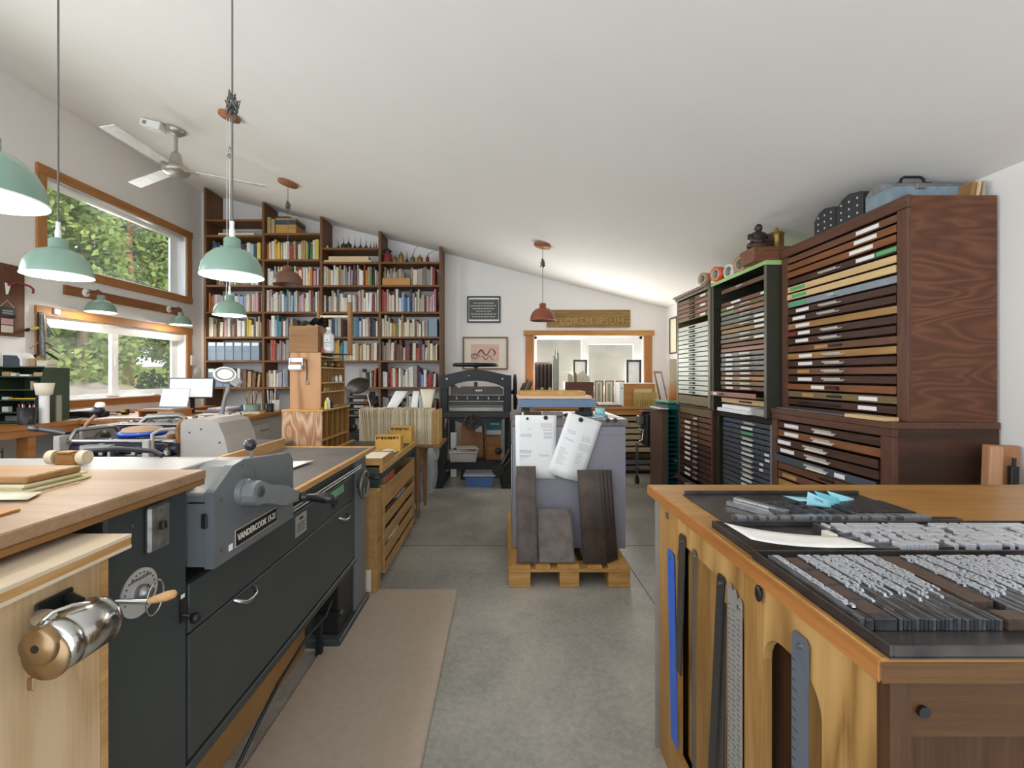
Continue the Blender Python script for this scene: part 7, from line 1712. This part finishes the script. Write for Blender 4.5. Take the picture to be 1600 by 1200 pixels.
# steel corner strip and rulers on its side
tag(MB().box((FX-.013, 1.7125, .002), (FX+.02, 1.722, .93)).obj('steel_strip', paint('zinc_angle', '#a9aaa6', .4, .6)), 'long zinc strip standing at the far corner of the oak table', 'strip')
def hang(name, y0, y1, z0, z1, x, mat, label, cat, lean=0., th=.002, hole=True, group=None, ticks=0):
    "a flat strip hanging on the table side; lean shifts its foot along y"
    t = thing(name, (x, (y0+y1)/2, z0), label, cat, group)
    b = MB(); b.prism([(y0+lean, z0), (y1+lean, z0), (y1, z1-.01), (y1-.008, z1), (y0+.008, z1), (y0, z1-.01)], 'x', x-th, x); b.obj('blade', mat, t)
    if hole: MB().cyl((x-th-.004, (y0+y1)/2, z1-.022), (x-th-.0001, (y0+y1)/2, z1-.022), .0055, n=12).obj('nail', STEEL, t)
    if ticks:
        b = MB()
        for k in range(ticks):
            z_ = z0+(z1-.05-z0)*(k+.5)/ticks; s_ = lean*(1-(z_-z0)/(z1-z0))
            b.box((x-th-.0006, y1+s_-.002-(.010 if k % 4 else .016), z_), (x-th-.0001, y1+s_-.002, z_+.0012))
        b.obj('graduations', BLACK, t)
    return t
hang('ruler', 1.552, 1.612, .15, .79, FX-.004, paint('ruler_blue', '#2f62c8', .4), 'bright blue flat ruler hanging at the far end of the table side', 'ruler', -.035)
hang('steel_angle', 1.455, 1.495, .42, .885, FX-.004, paint('dark_steel_rule', '#56534e', .4, .6, var=.2), 'dark steel angle bar hanging beside the blue ruler', 'rule', .03, .006)
hang('ruler', 1.375, 1.402, .12, .87, FX-.004, paint('dull_steel_rule', '#7d776c', .4, .6, var=.15), 'thin dull steel ruler with fine graduations on the table side', 'ruler', 0, .0015, True, None, 60)
hang('set_square', 1.195, 1.235, .10, .868, FX-.004, paint('black_rule', '#3b3a3a', .4, .4, var=.1), 'wide black steel bar leaning on the table side', 'rule', .07, .004)
tag(MB().prism([(1.215, .12), (1.262, .12), (1.204, .80), (1.196, .80)], 'x', FX-.0030, FX-.0005).obj('steel_rule', paint('dark_steel_rule', '#56534e', .4, .6)), 'dark steel blade tucked behind the wide black bar', 'rule')
BRT = paint('bright_rule_steel', '#c6c6c2', .3, .7, var=.08)
hang('ruler', 1.158, 1.182, .06, .868, FX-.004, BRT, 'bright steel ruler, leftmost of three hung together', 'ruler', 0, .0015, False, None, 60)
hang('ruler', 1.132, 1.156, .06, .862, FX-.005, BRT, 'bright steel ruler, middle of three hung together', 'ruler', 0, .0015, False, None, 60)
hang('ruler', 1.110, 1.130, .06, .852, FX-.0045, BRT, 'bright steel ruler, rightmost of three hung together', 'ruler', 0, .003, True, None, 60)
hang('ruler', .868, .918, .05, .892, FX-.005, paint('blue_steel_ruler', '#7f8896', .35, .6, var=.08), 'wide blue grey steel ruler hanging alone near the camera', 'ruler', 0, .0018, True, None, 40)
t = thing('pull_knob', (FX-.01, 1.035, .905), 'small black oval tag with white string on the table side', 'tag')
MB().ball((FX-.008, 1.035, .905), .012, 14, 10, (.5, 1, 1.6)).obj('tag', BLACK, t)
MB().tube([(FX-.006, 1.035, .925), (FX-.01, 1.028, .937), (FX-.008, 1.03, .95)], .0018, 5).tube([(FX-.006, 1.035, .925), (FX-.012, 1.04, .935), (FX-.01, 1.043, .94)], .0018, 5).obj('string', PAPER, t)
# ------------------------------------------------------------------ trays of type
GT1 = paint('tray_gunmetal', '#3d3836', .35, .6, var=.25, scale=14, c2='#5d5550')
TYPEM = paint('type_metal', '#9a9b9d', .32, .8, var=.35, scale=220, c2='#cfcfcf')
TYPEF = paint('type_faces_bright', '#b9babc', .3, .45, var=.3, scale=300, c2='#f2f2f2')
SLUG = paint('dark_lead', '#4c4c4d', .35, .75, var=.35, scale=40, c2='#77777a')
SLUG2 = paint('grey_lead', '#6f6f70', .33, .8, var=.3, scale=40, c2='#9a9a9c')
FURN = wood('dark_furniture_wood', '#43362f', '#6a5648', 'y', 3.)
ZT = TZ+.0008
def tray(x0, x1, y0, y1, label, rims='lnf', h=.02, z=ZT):
    t = thing('galley_tray', ((x0+x1)/2, (y0+y1)/2, z), label, 'tray')
    MB().box((x0, y0, z), (x1, y1, z+.0025)).obj('plate', GT1, t)
    if 'l' in rims: MB().box((x0, y0, z+.0026), (x0+.006, y1, z+h), .0015).obj('rim', GT1, t)
    if 'n' in rims: MB().box((x0+.0062, y0, z+.0026), (x1, y0+.006, z+h), .0015).obj('rim', GT1, t)
    if 'f' in rims: MB().box((x0+.0062, y1-.006, z+.0026), (x1, y1, z+h), .0015).obj('rim', GT1, t)
    return t
tray(.573, 1.34, .672, 1.045, 'near black metal tray packed with lines of set type')
ZP = ZT+.0030
ry = random.Random(33)
def type_line(x, w, y0, y1, label, group, hz=.0233, z=None, mat=None):
    "one composed line: a bar whose top edge is notched letter by letter"
    z = ZP if z is None else z
    p = [(y0, z), (y1, z)]; y = y1; top = []
    while y > y0+.002:
        s_ = min(ry.choice((.003, .0036, .0046, .0056)), y-y0)
        if ry.random() < .16: top += [(y, z+hz-.005), (y-s_, z+hz-.005)]
        else:
            d = ry.uniform(0, .0012); top += [(y-.0002, z+hz-.0035), (y-.0005, z+hz-d), (y-s_+.0006, z+hz-d), (y-s_+.0003, z+hz-.0035)]
        y -= s_
    poly = p+top+[(y0, z+hz-.005)]
    b = MB()
    vs = [(x, *q) for q in poly]+[(x+w, *q) for q in poly]; n = len(poly)
    # side walls as strips so the notched outline stays clean
    fs = [(k, (k+1) % n, n+(k+1) % n, n+k) for k in range(n)]
    b._add(vs, fs)
    b.box((x-.0002, y0, z+.0001), (x+w+.0002, y1, z+hz-.0052))
    o = b.obj('line_of_type', [mat or TYPEF, SLUG])
    o.data.polygons.foreach_set('material_index', [0]*n+[1]*(len(b.f)-n))
    return tag(o, label, 'line of type', group)
def slug(x, w, y0, y1, label, group, h=.018, z=None, mat=None, name='lead_slug'):
    z = ZP if z is None else z
    return tag(MB().box((x, y0, z), (x+w, y1, z+h), .0006).obj(name, mat or SLUG), label, 'slug' if 'slug' in name else 'spacer', group)
slug(.583, .008, .742, 1.0, 'long grey bar along the left side of the near forme', None, .022, None, SLUG2, 'side_bar')
type_line(.5925, .006, .79, 1.0, 'lone line of type at the left edge of the near tray, left', 'lines of type in the near tray')
type_line(.600, .006, .78, 1.0, 'lone line of type at the left edge of the near tray, right', 'lines of type in the near tray')
slug(.5925, .0135, .742, .775, 'dark spacer closing the left edge column of near tray', None, .018)
y = .742; k = 0
while y < .99:
    d = ry.choice((.014, .02, .026)); slug(.608, .036, y, min(y+d-.0006, 1.0), 'dark wooden spacer between the edge column and the text, %s from the near end' % nth(k+1), 'wooden spacers in the near tray', .0195, None, FURN if k % 3 else SLUG, 'wooden_spacer'); y += d; k += 1
def text_block(x0, x1, far, tagname, w=.0056, near=(.79, .875), step=.0068):
    x, k = x0, 0
    while x+w < x1:
        ye = ry.uniform(*near) if k % 5 != 4 else .90
        if k % 5 == 4 and ry.random() < .5:
            slug(x, w, .742, far, 'bright lead strip in the %s text block, %s piece from the left' % (tagname, nth(k+1)), 'lines of type in the near tray', .0205, None, SLUG2)
        else:
            type_line(x, w, ye, far, 'line of type, %s piece from the left in the %s text block of near tray' % (nth(k+1), tagname), 'lines of type in the near tray')
            ym = .742+(ye-.742)*ry.uniform(.3, .7)
            slug(x, w, .742, ym-.0005, 'dark lead slug, %s from the left at the front of the %s text block' % (nth(k+1), tagname), 'lead slugs at the front of the near tray', .019+ry.uniform(-.0015, .0015), None, SLUG if k % 4 else SLUG2)
            slug(x, w, ym, ye-.0005, 'lead slug behind the front row, %s from left in the %s text block' % (nth(k+1), tagname), 'lead slugs at the front of the near tray', .019+ry.uniform(-.001, .001), None, SLUG2 if k % 3 else SLUG)
        x += step; k += 1
text_block(.648, .822, 1.0, 'left')
y = .742; k = 0
while y < .99:
    d = ry.choice((.03, .044, .05)); slug(.826, .040, y, min(y+d-.0006, 1.0), 'wide wooden spacer between the two text blocks, %s from the near end' % nth(k+1), 'wide spacers in the near tray', .0195 if k != 1 else .008, None, FURN if k != 1 else SLUG, 'wooden_spacer'); y += d; k += 1
text_block(.870, 1.20, 1.0, 'right', .0062, (.80, .86), .0076)
# second tray: loose spaced matter in rows
tray(.580, 1.62, 1.052, 1.262, 'middle dark metal tray half hidden behind the near one', 'lf', .018)
slug(.835, .01, 1.06, 1.225, 'long dark bar at the left of the middle forme', None, .02, None, SLUG, 'side_bar')
tag(MB().box((.815, 1.128, ZP), (.8335, 1.165, ZP+.022), .002).obj('pale_block', BM['cream']), 'small pale wooden block at the left of the middle forme', 'block')
rows = [(1.062, 1.088, .93, 1.24), (1.094, 1.12, .88, 1.36), (1.126, 1.152, .885, 1.46), (1.158, 1.184, .86, 1.5), (1.190, 1.216, .85, 1.5)]
rn = ('nearest', 'second', 'middle', 'fourth', 'farthest')
for k, (y0, y1, xa_, xb_) in enumerate(rows):
    x = xa_; n = 0
    slug(.848, max(.004, xa_-.0505-.80), y0, y1, 'dark spacer opening the %s row of the middle tray' % rn[k], None, .014)
    while x < xb_:
        w_ = ry.choice((.008, .010, .012, .016)); lite = ry.random() < .72
        slug(x, w_-.0008, y0, y1, 'metal slug in the %s row of the middle tray, %s from the left' % (rn[k], nth(n+1)), 'slugs in the middle tray', .0232 if lite else .017, None, TYPEF if lite else SLUG, 'metal_slug'); x += w_; n += 1
    slug(xb_+.006, .12, y0, y1, 'dark spacer closing the %s row of the middle tray' % rn[k], None, .014, None, SLUG)
    slug(.847, .62, y1+.0008, y1+.0045, 'thin lead strip behind the %s row of the middle tray' % rn[k], 'thin strips in the middle tray', .0175, None, SLUG2, 'lead_strip')
# third tray with wood type, frames and blue cards
tray(.633, 1.25, 1.268, 1.60, 'far brown metal tray with open frames and blue cards', 'f', .016)
x = .648; k = 0
while x < 1.20:
    w_ = ry.choice((.006, .008, .010)); slug(x, w_-.0006, 1.272, 1.292, 'metal letter, %s from the left in the long front row of the far tray' % nth(k+1), 'front row of letters in the far tray', .0233-ry.uniform(0, .0012), None, TYPEM if ry.random() < .6 else SLUG2, 'metal_letter'); x += w_; k += 1
tag(MB().box((1.205, 1.274, ZP), (1.29, 1.30, ZP+.014), .002).obj('dark_block', GT1), 'dark flat block at the right end of the long letter row', 'block')
t = thing('cell_grid', (.86, 1.4, ZP), 'openwork metal frame of square cells in the far tray', 'frame')
b = MB()
for k in range(5): b.box((.80+.045*k, 1.302, ZP), (.803+.045*k, 1.44, ZP+.02))
for k in range(4): b.box((.803, 1.305+.044*k, ZP), (.98, 1.308+.044*k, ZP+.019))
b.obj('lattice', SLUG2, t)
M = Matrix.Translation((.745, 1.47, ZP)) @ Matrix.Rotation(math.radians(-62), 4, 'Z')
tag(MB(M).box((0, 0, 0), (.165, .022, .023), .001).obj('letter_bar', TYPEM), 'bright bar of set letters lying aslant in the far tray', 'bar')
tag(MB(Matrix.Translation((.718, 1.46, ZP)) @ Matrix.Rotation(math.radians(-62), 4, 'Z')).box((0, 0, 0), (.15, .02, .015), .001).obj('spacer_bar', SLUG2), 'grey spacer bar beside the slanted letter bar', 'bar')
CYAN = paint('pale_cyan_card', '#9fdbe6', .8, var=.02); CYAN2 = paint('cyan_card_deeper', '#74c4cc', .8, var=.02)
for k, (pts, m, l) in enumerate((([(1262, 768), (1298, 784), (1298, 805), (1260, 789)], CYAN, 'front pale blue card with handwriting standing in the far tray'), ([(1272, 767), (1310, 778), (1312, 804), (1288, 800)], CYAN2, 'middle blue card standing in the far tray'), ([(1292, 767), (1334, 779), (1333, 803), (1306, 796)], CYAN, 'back pale blue card standing in the far tray'))):
    y_ = 1.35+.035*k
    P_ = [at(px, py, y_+.02*(i in (1, 2))) for i, (px, py) in enumerate(pts)]
    for q in (2, 3): P_[q].z = max(P_[q].z, ZP+.0185)
    t = thing('card', (P_[3]+P_[2])/2, l, 'card')
    MB().sheet(P_[3], P_[2], P_[1], P_[0], 4, 4, None, .0008).obj('sheet', m, t)
    if k < 2:
        a = P_[0]*.7+P_[1]*.3; d = (P_[1]-P_[0]).normalized(); u = Vector((0, 0, 1))
        MB().tube([a-u*.012+d*.004*i+u*(.004 if i % 2 else -.002)+Vector((0, -.0018, 0)) for i in range(9)], .0006, 4).obj('handwriting', INK, t)
tag(MB().sheet((.985, 1.50, ZP), (1.06, 1.46, ZP), (1.05, 1.55, ZP), (.97, 1.575, ZP), 2, 2, None, .001).obj('card', CYAN), 'pale blue card lying flat behind the standing cards', 'card')
t = thing('type_block', (1.1, 1.42, ZP), 'grey block of tightly set small type right of the blue cards', 'type block')
MB().box((1.02, 1.31, ZP), (1.20, 1.44, ZP+.019), .001).obj('block', SLUG2, t)
b = MB()
for k in range(16): b.box((1.022+.011*k, 1.312, ZP+.0191), (1.0285+.011*k, 1.438, ZP+.023))
b.obj('type_faces', SLUG, t)
t = thing('paper_sheet', (.75, 1.08, ZT+.02), 'white sheet curling over the table edge between two trays', 'paper')
P0 = [(.578, 1.0465, ZT+.019), (.86, 1.048, ZT+.0235), (.83, 1.115, ZT+.0235), (.60, 1.15, ZT+.024)]
MB().sheet(P0[0], P0[1], P0[2], P0[3], 10, 4, lambda u, v: (-.035*(1-u)**2*v, .01*(1-u)**3, .02*(1-u)**3), .0006).obj('sheet', paint('warm_paper', '#efe9df', .85), t)
# ------------------------------------------------------------------ hanging lamps
MINT = paint('mint_enamel', '#809c89', .25, var=.03, spec=.6)
LWHITE = paint('white_enamel', '#f2f1ec', .4, var=.01)
COPPER = paint('terracotta_enamel', '#8f4f37', .4, var=.08, spec=.4)
CORD = paint('grey_cord', '#6b6964', .7); CORDW = paint('pale_cord', '#d8d6cf', .7)
CANW = wood('canopy_wood', '#8f5a36', '#a9714a', 'x', 3.)
BULB = glow('lit_bulb', '#fff1dc', 9.)
def shade_parts(t, x, y, z, D, m, inner, collar_up=True):
    r = D/2; k = D/.254
    prof = [(r, 0), (r*.985, .022*k), (r*.93, .053*k), (r*.80, .085*k), (r*.58, .112*k), (r*.30, .125*k), (r*.27, .127*k), (r*.27, .166*k), (r*.22, .172*k), (0, .172*k)]
    MB().lathe(prof, (x, y, z), n=40, cap=False).obj('lamp_shade', m, t)
    MB().lathe([(r*.998, .0008), (r*.97, .022*k), (r*.915, .053*k), (r*.785, .084*k), (r*.56, .110*k), (0, .12*k)][::-1], (x, y, z), n=40, cap=False).obj('shade_lining', inner, t)
    MB().lathe([(r+.002, 0), (r+.002, .004), (r-.001, .004), (r-.001, 0), (r+.002, 0)], (x, y, z-.0012), n=40).obj('rim', inner if m is MINT else m, t)
def lamp_light(x, y, z, e):
    l = bpy.data.lights.new('bulb_light', 'POINT'); l.energy = e; l.shadow_soft_size = .03; l.color = (1, .95, .88)
    o = bpy.data.objects.new('bulb_light', l); COL.objects.link(o); o.location = (x, y, z)
def pendant(x, y, z, D, m, label, lit, cord=CORD, knot=None, second=False):
    cz = ceil_z(x); k = D/.254
    t = thing('pendant_lamp', (x, y, z), label, 'pendant lamp')
    shade_parts(t, x, y, z, D, m, LWHITE if lit else m)
    MB().tube([(x, y, z+.171*k), (x, y, cz-.03)], .004 if lit else .0035, 8).obj('cord', cord, t)
    if lit:
        MB().lathe([(.011, 0), (.012, .03), (.008, .05), (.009, .075), (0, .08)], (x, y, z+.1725*k), n=12).obj('connector', LWHITE, t)
        MB().ball((x, y, z+.035), .03, 16, 12).obj('bulb', BULB, t)
        lamp_light(x, y, z-.005, lit)
    if second: MB().tube([(x-.03, y, z+.16*k), (x-.022, y, z+.45), (x-.025, y, cz-.03)], .003, 6).obj('cord', CORDW, t)
    if knot:
        rk2 = random.Random(int(x*100)); pts = []
        for i in range(26):
            a = i*2.1; pts.append((x+.02*math.sin(a)+.012*math.sin(a*.37), y+.02*math.cos(a*.8), knot-.06+.12*((i*.618) % 1)))
        MB().tube(pts, .0042, 6).obj('cord_coil', cord, t)
    n = Vector((-.25, 0, -1)).normalized()
    MB().lathe([(.085*k, 0), (.088*k, .006), (.085*k, .026), (0, .028)], (x, y, cz-.0035), tuple(n), 28).obj('canopy', CANW, t)
    return t
pendant(-1.217, 2.05, 1.847, .254, MINT, 'nearest centre mint green pendant lamp, lit, hanging above the big press', 5, CORD, 2.62)
pendant(-2.05, 2.10, 1.86, .254, MINT, 'lit mint green pendant lamp hanging in front of the upper left window', 4.5, CORD)
pendant(-1.35, 1.18, 1.86, .254, MINT, 'mint green pendant lamp cut off by the left edge of the photo', 3.5, CORD)
pendant(-2.35, 3.92, 1.92, .254, MINT, 'smaller looking far mint pendant lamp, lit, before the bookcase', 9, CORDW, 3.32, True)
pendant(-2.547, 5.405, 2.48, .33, paint('brown_enamel', '#75503f', .4, var=.08), 'unlit brown pendant lamp hanging in front of the bookcase', 0, CORD, 3.42)
pendant(.474, 5.347, 2.047, .30, COPPER, 'unlit terracotta pendant lamp hanging before the wooden sign', 0, CORD, 2.72)
# lamp board on the left wall with two arm lamps
tag(MB().box((XL+.002, 4.79, 2.26), (XL+.024, 6.55, 2.36), .003).obj('mounting_board', wood('lamp_board_wood', '#7a4b2c', '#a36d42', 'y', 1.2)), 'long brown board on the wall between the left windows', 'board')
def arm_lamp(yp, ys, label, D):
    t = thing('wall_lamp', (XL+.024, yp, 2.31), label, 'wall lamp'); x0 = XL+.0245
    MB().lathe([(.045, 0), (.045, .008), (.03, .016), (0, .018)], (x0, yp, 2.315), (1, 0, 0), 22).obj('wall_plate', LWHITE, t)
    xs = XL+.29
    MB().tube([(x0+.015, yp, 2.315), (x0+.12, yp-.03, 2.325), (xs-.03, ys, 2.325), (xs, ys, 2.30), (xs, ys, 2.085+.171*D/.254)], .007, 8).obj('arm', DK, t)
    shade_parts(t, xs, ys, 2.085, D, MINT, LWHITE)
    MB().ball((xs, ys, 2.12), .028, 14, 10).obj('bulb', BULB, t); lamp_light(xs, ys, 2.08, 4)
arm_lamp(5.03, 4.92, 'nearer mint green lamp on an arm from the board between the left windows', .27)
arm_lamp(6.28, 6.14, 'farther mint green lamp on an arm at the right end of the board', .25)
# ceiling fan and box
fx, fy, fz = -3.278, 4.57, 3.47; cz = ceil_z(fx)
t = thing('ceiling_fan', (fx, fy, fz), 'white three-bladed ceiling fan hanging from the sloping ceiling', 'ceiling fan')
FST = paint('fan_steel', '#b4aea2', .3, .6, var=.08)
n = Vector((-.25, 0, -1)).normalized()
MB().lathe([(.085, 0), (.09, .02), (.05, .06), (0, .065)], (fx, fy, cz-.004), tuple(n), 24).obj('canopy', FST, t)
MB().cyl((fx, fy, cz-.05), (fx, fy, fz+.17), .016, n=14).obj('down_rod', FST, t)
MB().lathe([(.0, -.055), (.09, -.05), (.118, -.03), (.122, 0), (.11, .022), (.065, .03), (.055, .09), (.045, .15), (.03, .17), (0, .172)], (fx, fy, fz), n=30).obj('motor', FST, t)
for a in (-90, 153, 31):
    ar = math.radians(a); M = Matrix.Translation((fx, fy, fz)) @ Matrix.Rotation(ar, 4, 'Z') @ Matrix.Rotation(math.radians(9), 4, 'X')
    MB(M).prism([(.17, -.05), (.80, -.062), (.80, .062), (.17, .05)], 'z', -.004, .004).obj('blade', paint('fan_white', '#e9e8e4', .35), t)
    MB(M).box((.10, -.018, -.008), (.2, .018, -.0045), .002).obj('blade_bracket', FST, t)
M = Matrix.Translation((-3.46, 4.53, ceil_z(-3.46)-.004)) @ Matrix.Rotation(math.atan(.25), 4, 'Y')
t = thing('junction_box', (-3.46, 4.53, ceil_z(-3.46)), 'small white switch box on the ceiling beside the fan', 'box')
MB(M).box((-.10, -.06, -.075), (.10, .06, -.002), .008).obj('case', LWHITE, t); MB(M).box((-.07, -.0615, -.06), (-.03, -.0602, -.025)).obj('label', PENC[2], t)
# roller blinds
t = thing('roller_blind', (XL-.05, 5.6, 1.93), 'white rolled up blind at the top of the lower left window', 'blind')
MB().cyl((XL-.045, 4.64, 1.955), (XL-.045, 6.63, 1.955), .036, n=18).obj('roll', LWHITE, t)
MB().box((XL-.012, 4.64, 1.895), (XL-.008, 6.63, 1.95)).obj('hem', LWHITE, t)
t = thing('roller_blind', (XL-.05, 5.6, 3.35), 'white rolled up blind at the top of the upper left window', 'blind')
MB().cyl((XL-.045, 4.64, 3.378), (XL-.045, 6.63, 3.378), .034, n=18).obj('roll', LWHITE, t)
# plank with hung bits on the left wall, tools by the window
t = thing('hanging_plank', (XL+.02, 4.28, 1.76), 'dark brown plank on the left wall with small things hung on it', 'plank')
MB().box((XL+.002, 4.05, 1.77), (XL+.03, 4.385, 2.44), .004).obj('board', wood('hook_plank_wood', '#523526', '#754e38', 'z', 1.4), t)
MB().box((XL+.0302, 4.07, 1.78), (XL+.034, 4.16, 2.40)).obj('stripe', wood('hook_plank_dark', '#3d2a20', '#54392b', 'z', 1.4), t)
tag(MB().tube([(XL+.045, 4.22, 2.24), (XL+.06, 4.26, 2.27), (XL+.05, 4.34, 2.275), (XL+.06, 4.40, 2.265), (XL+.07, 4.425, 2.24), (XL+.06, 4.43, 2.20)], .010, 8).obj('red_handle', paint('deep_red', '#8c2b33', .5)), 'red curved handle hooked on the dark wall plank', 'tool')
tag(MB().prism([(4.20, 2.26), (4.25, 2.25), (4.225, 2.16), (4.21, 2.15)], 'x', XL+.036, XL+.041).obj('white_tag', PAPER), 'small white pointed tag on the dark wall plank', 'tag')
t = thing('hanging_sign', (XL+.04, 4.22, 1.94), 'small black sign on a string on the dark wall plank', 'sign')
MB().box((XL+.036, 4.15, 1.945), (XL+.042, 4.29, 2.035)).obj('board', BLACK, t)
MB().tube([(XL+.039, 4.16, 2.035), (XL+.038, 4.22, 2.10), (XL+.039, 4.28, 2.035)], .002, 5).obj('string', CORDW, t)
b = MB()
for k in range(2): b.box((XL+.0422, 4.175, 1.995-.022*k), (XL+.0428, 4.265, 2.007-.022*k))
b.obj('lettering', PENC[2], t)
for k, (z0, z1, c) in enumerate(((1.875, 1.93, 'pink'), (1.80, 1.865, 'cream'))):
    tag(MB().box((XL+.036, 4.17, z0), (XL+.039, 4.27, z1)).obj('hanging_card', BM[c]), ('pink card under the black sign', 'cream card at the foot')[k]+' on the dark wall plank', 'card')
t = thing('magnet_strip', (-4.55, 4.46, 1.6), 'grey vertical holder bristling with hand tools beside the lower window', 'tool holder')
MB().box((XL+.024, 4.50, 1.62), (XL+.05, 4.54, 2.03), .004).obj('strip', DK, t)
yy = 4.42
tl = [((44, 515), (60, 512), .016, YEL, 'yellow torch poking left from the tool holder'), ((40, 516.5), (46, 514.5), .017, BLACK, 'black end cap of the yellow torch'),
      ((37, 563), (62, 553), .012, IRON, 'dark handled tool pointing left'), ((72, 505), (86, 524), .007, STEEL, 'slim steel tool at the top right'), ((71, 535), (82, 542), .010, paint('red_brown_grip', '#6d3a2c', .5), 'red brown handled tool pointing right'),
      ((74, 541), (94, 552), .009, STEEL, 'light steel tool pointing right'), ((72, 550), (91, 562), .012, IRON, 'dark pliers handle pointing right'), ((68, 560), (84, 581), .011, IRON, 'dark handle hanging lower right'), ((66, 572), (58, 588), .012, IRON, 'dark handle hanging lower left'),
      ((68, 575), (74, 584), .006, STEEL, 'small steel blade at the bottom'), ((60, 535), (46, 545), .006, BM['tan'], 'thin tan stick pointing left')]
for i, (a, c, r, m, l) in enumerate(tl):
    p, q = at(*a, yy), at(*c, yy-.02*(i % 3))
    tag(MB().tube([p, p.lerp(q, .3), p.lerp(q, .8), q], [r*.6, r, r, r*.6], 8).obj('hanging_tool', m), l+' of the window tool holder' if 'torch' not in l else l, 'tool')
MB().tube([at(66, 492, 4.46), at(67, 530, 4.45), at(68, 560, 4.45)], [.02, .025, .02], 8).obj('tool_heads', paint('mixed_tool_steel', '#7a7a76', .4, .6, var=.5, scale=40), t)
tag(MB().box((XL+.0305, 6.70, 1.55), (XL+.05, 6.79, 1.70), .006).obj('thermostat', LWHITE), 'white wall control beside the lower left window', 'control')
tag(MB().lathe([(.075, 0), (.078, .01), (.07, .018), (0, .02)], (XL+.002, 6.89, 1.47), (1, 0, 0), 26).obj('disc_mount', LWHITE), 'round white disc on the left wall next to the bookcase', 'disc')
tag(MB().box((XL+.031, 4.66, 2.03), (XL+.05, 4.72, 2.09), .004).obj('blind_bracket', LWHITE), 'small white bracket on the casing of the lower left window', 'bracket')
# ------------------------------------------------------------------ things on the back wall
yb = YW-.022
t = thing('poster', (ax(756, 7), yb, az(504, 7)), 'black framed dark poster with pale lines of text on the back wall', 'poster')
x0, x1, z0, z1 = ax(730, 7), ax(782, 7), az(504.5, 7), az(463, 7)
MB().box((x0, yb, z0), (x0+.022, YW-.002, z1)).box((x1-.022, yb, z0), (x1, YW-.002, z1)).box((x0+.022, yb, z0), (x1-.022, YW-.002, z0+.022)).box((x0+.022, yb, z1-.022), (x1-.022, YW-.002, z1)).obj('frame', BLACK, t)
MB().box((x0+.022, yb+.012, z0+.022), (x1-.022, YW-.003, z1-.022)).obj('mat_board', PAPER, t)
MB().box((x0+.03, yb+.0105, z0+.05), (x1-.03, yb+.0118, z1-.05)).obj('print', paint('poster_charcoal', '#5a5a56', .7), t)
b = MB()
for k in range(6):
    w = (.16, .20, .17, .12, .20, .18)[k]; xm = (x0+x1)/2
    for q in range(8): b.box((xm-w+q*w/4, yb+.0098, z1-.115-.042*k), (xm-w+(q+.78)*w/4, yb+.0104, z1-.098-.042*k))
b.obj('text_lines', paint('poster_text', '#b8b8b2', .7), t)
x0, x1, z0, z1 = ax(723, 7), ax(793.5, 7), az(577.5, 7), az(526.5, 7)
t = thing('framed_drawing', ((x0+x1)/2, yb, z0), 'wood framed pinkish drawing of a curling creature on the back wall', 'picture')
FW_ = wood('picture_frame_wood', '#7a5230', '#9c6d42', 'x', 2)
MB().box((x0, yb-.004, z0), (x0+.022, YW-.002, z1)).box((x1-.022, yb-.004, z0), (x1, YW-.002, z1)).box((x0+.022, yb-.004, z0), (x1-.022, YW-.002, z0+.022)).box((x0+.022, yb-.004, z1-.022), (x1-.022, YW-.002, z1)).obj('frame', FW_, t)
MB().box((x0+.022, yb+.012, z0+.022), (x1-.022, YW-.003, z1-.022)).obj('mat_board', paint('cream_mat', '#ece5d0', .8, var=.01), t)
MB().box((x0+.125, yb+.010, z0+.12), (x1-.135, yb+.0118, z1-.115)).obj('print', paint('pink_print', '#e3bfae', .8, var=.08, scale=14), t)
b = MB(); cx_, cz_ = x0+.19, z0+.20
pts = [Vector((cx_+.07*math.cos(a*.5)*(1-a/30), yb+.009, cz_+.05*math.sin(a*.5)*(1-a/30))) for a in range(22)]
b.tube(pts, .006, 5)
b.tube([Vector((cx_+.05+.016*k, yb+.009, cz_+.05+.045*math.sin(k*.62)+.002*k)) for k in range(17)], [.012-.0004*k for k in range(17)], 5)
b.tube([Vector((cx_+.10+.014*k, yb+.009, cz_-.02+.03*math.sin(k*.8+1))) for k in range(13)], .006, 5)
b.tube([Vector((cx_+.29, yb+.009, cz_+.10)), Vector((cx_+.315, yb+.009, cz_+.06)), Vector((cx_+.28, yb+.009, cz_+.01))], [.008, .012, .004], 5)
b.obj('drawing', paint('sepia_ink', '#7d4a3c', .8), t)
x0, x1, z0, z1 = ax(854, 7), ax(984, 7), az(511.5, 7), az(484.5, 7)
t = thing('sign_board', ((x0+x1)/2, YW-.03, z0), 'weathered wooden sign board with carved gold letters above the back window', 'sign')
MB().box((x0, YW-.035, z0), (x1, YW-.002, z1), .004).obj('board', wood('weathered_sign_wood', '#5f4a2c', '#8f7145', 'x', .9, .7, '#a88a58', 1.5), t)
text('LOREM IPSUM', .148, ((x0+x1)/2+.05, YW-.0365, (z0+z1)/2-.045), (1, 0, 0), (0, 0, 1), paint('sign_gold', '#bb9a52', .5), t, 'carved_letters', .001, 1.12, -.002, .98)
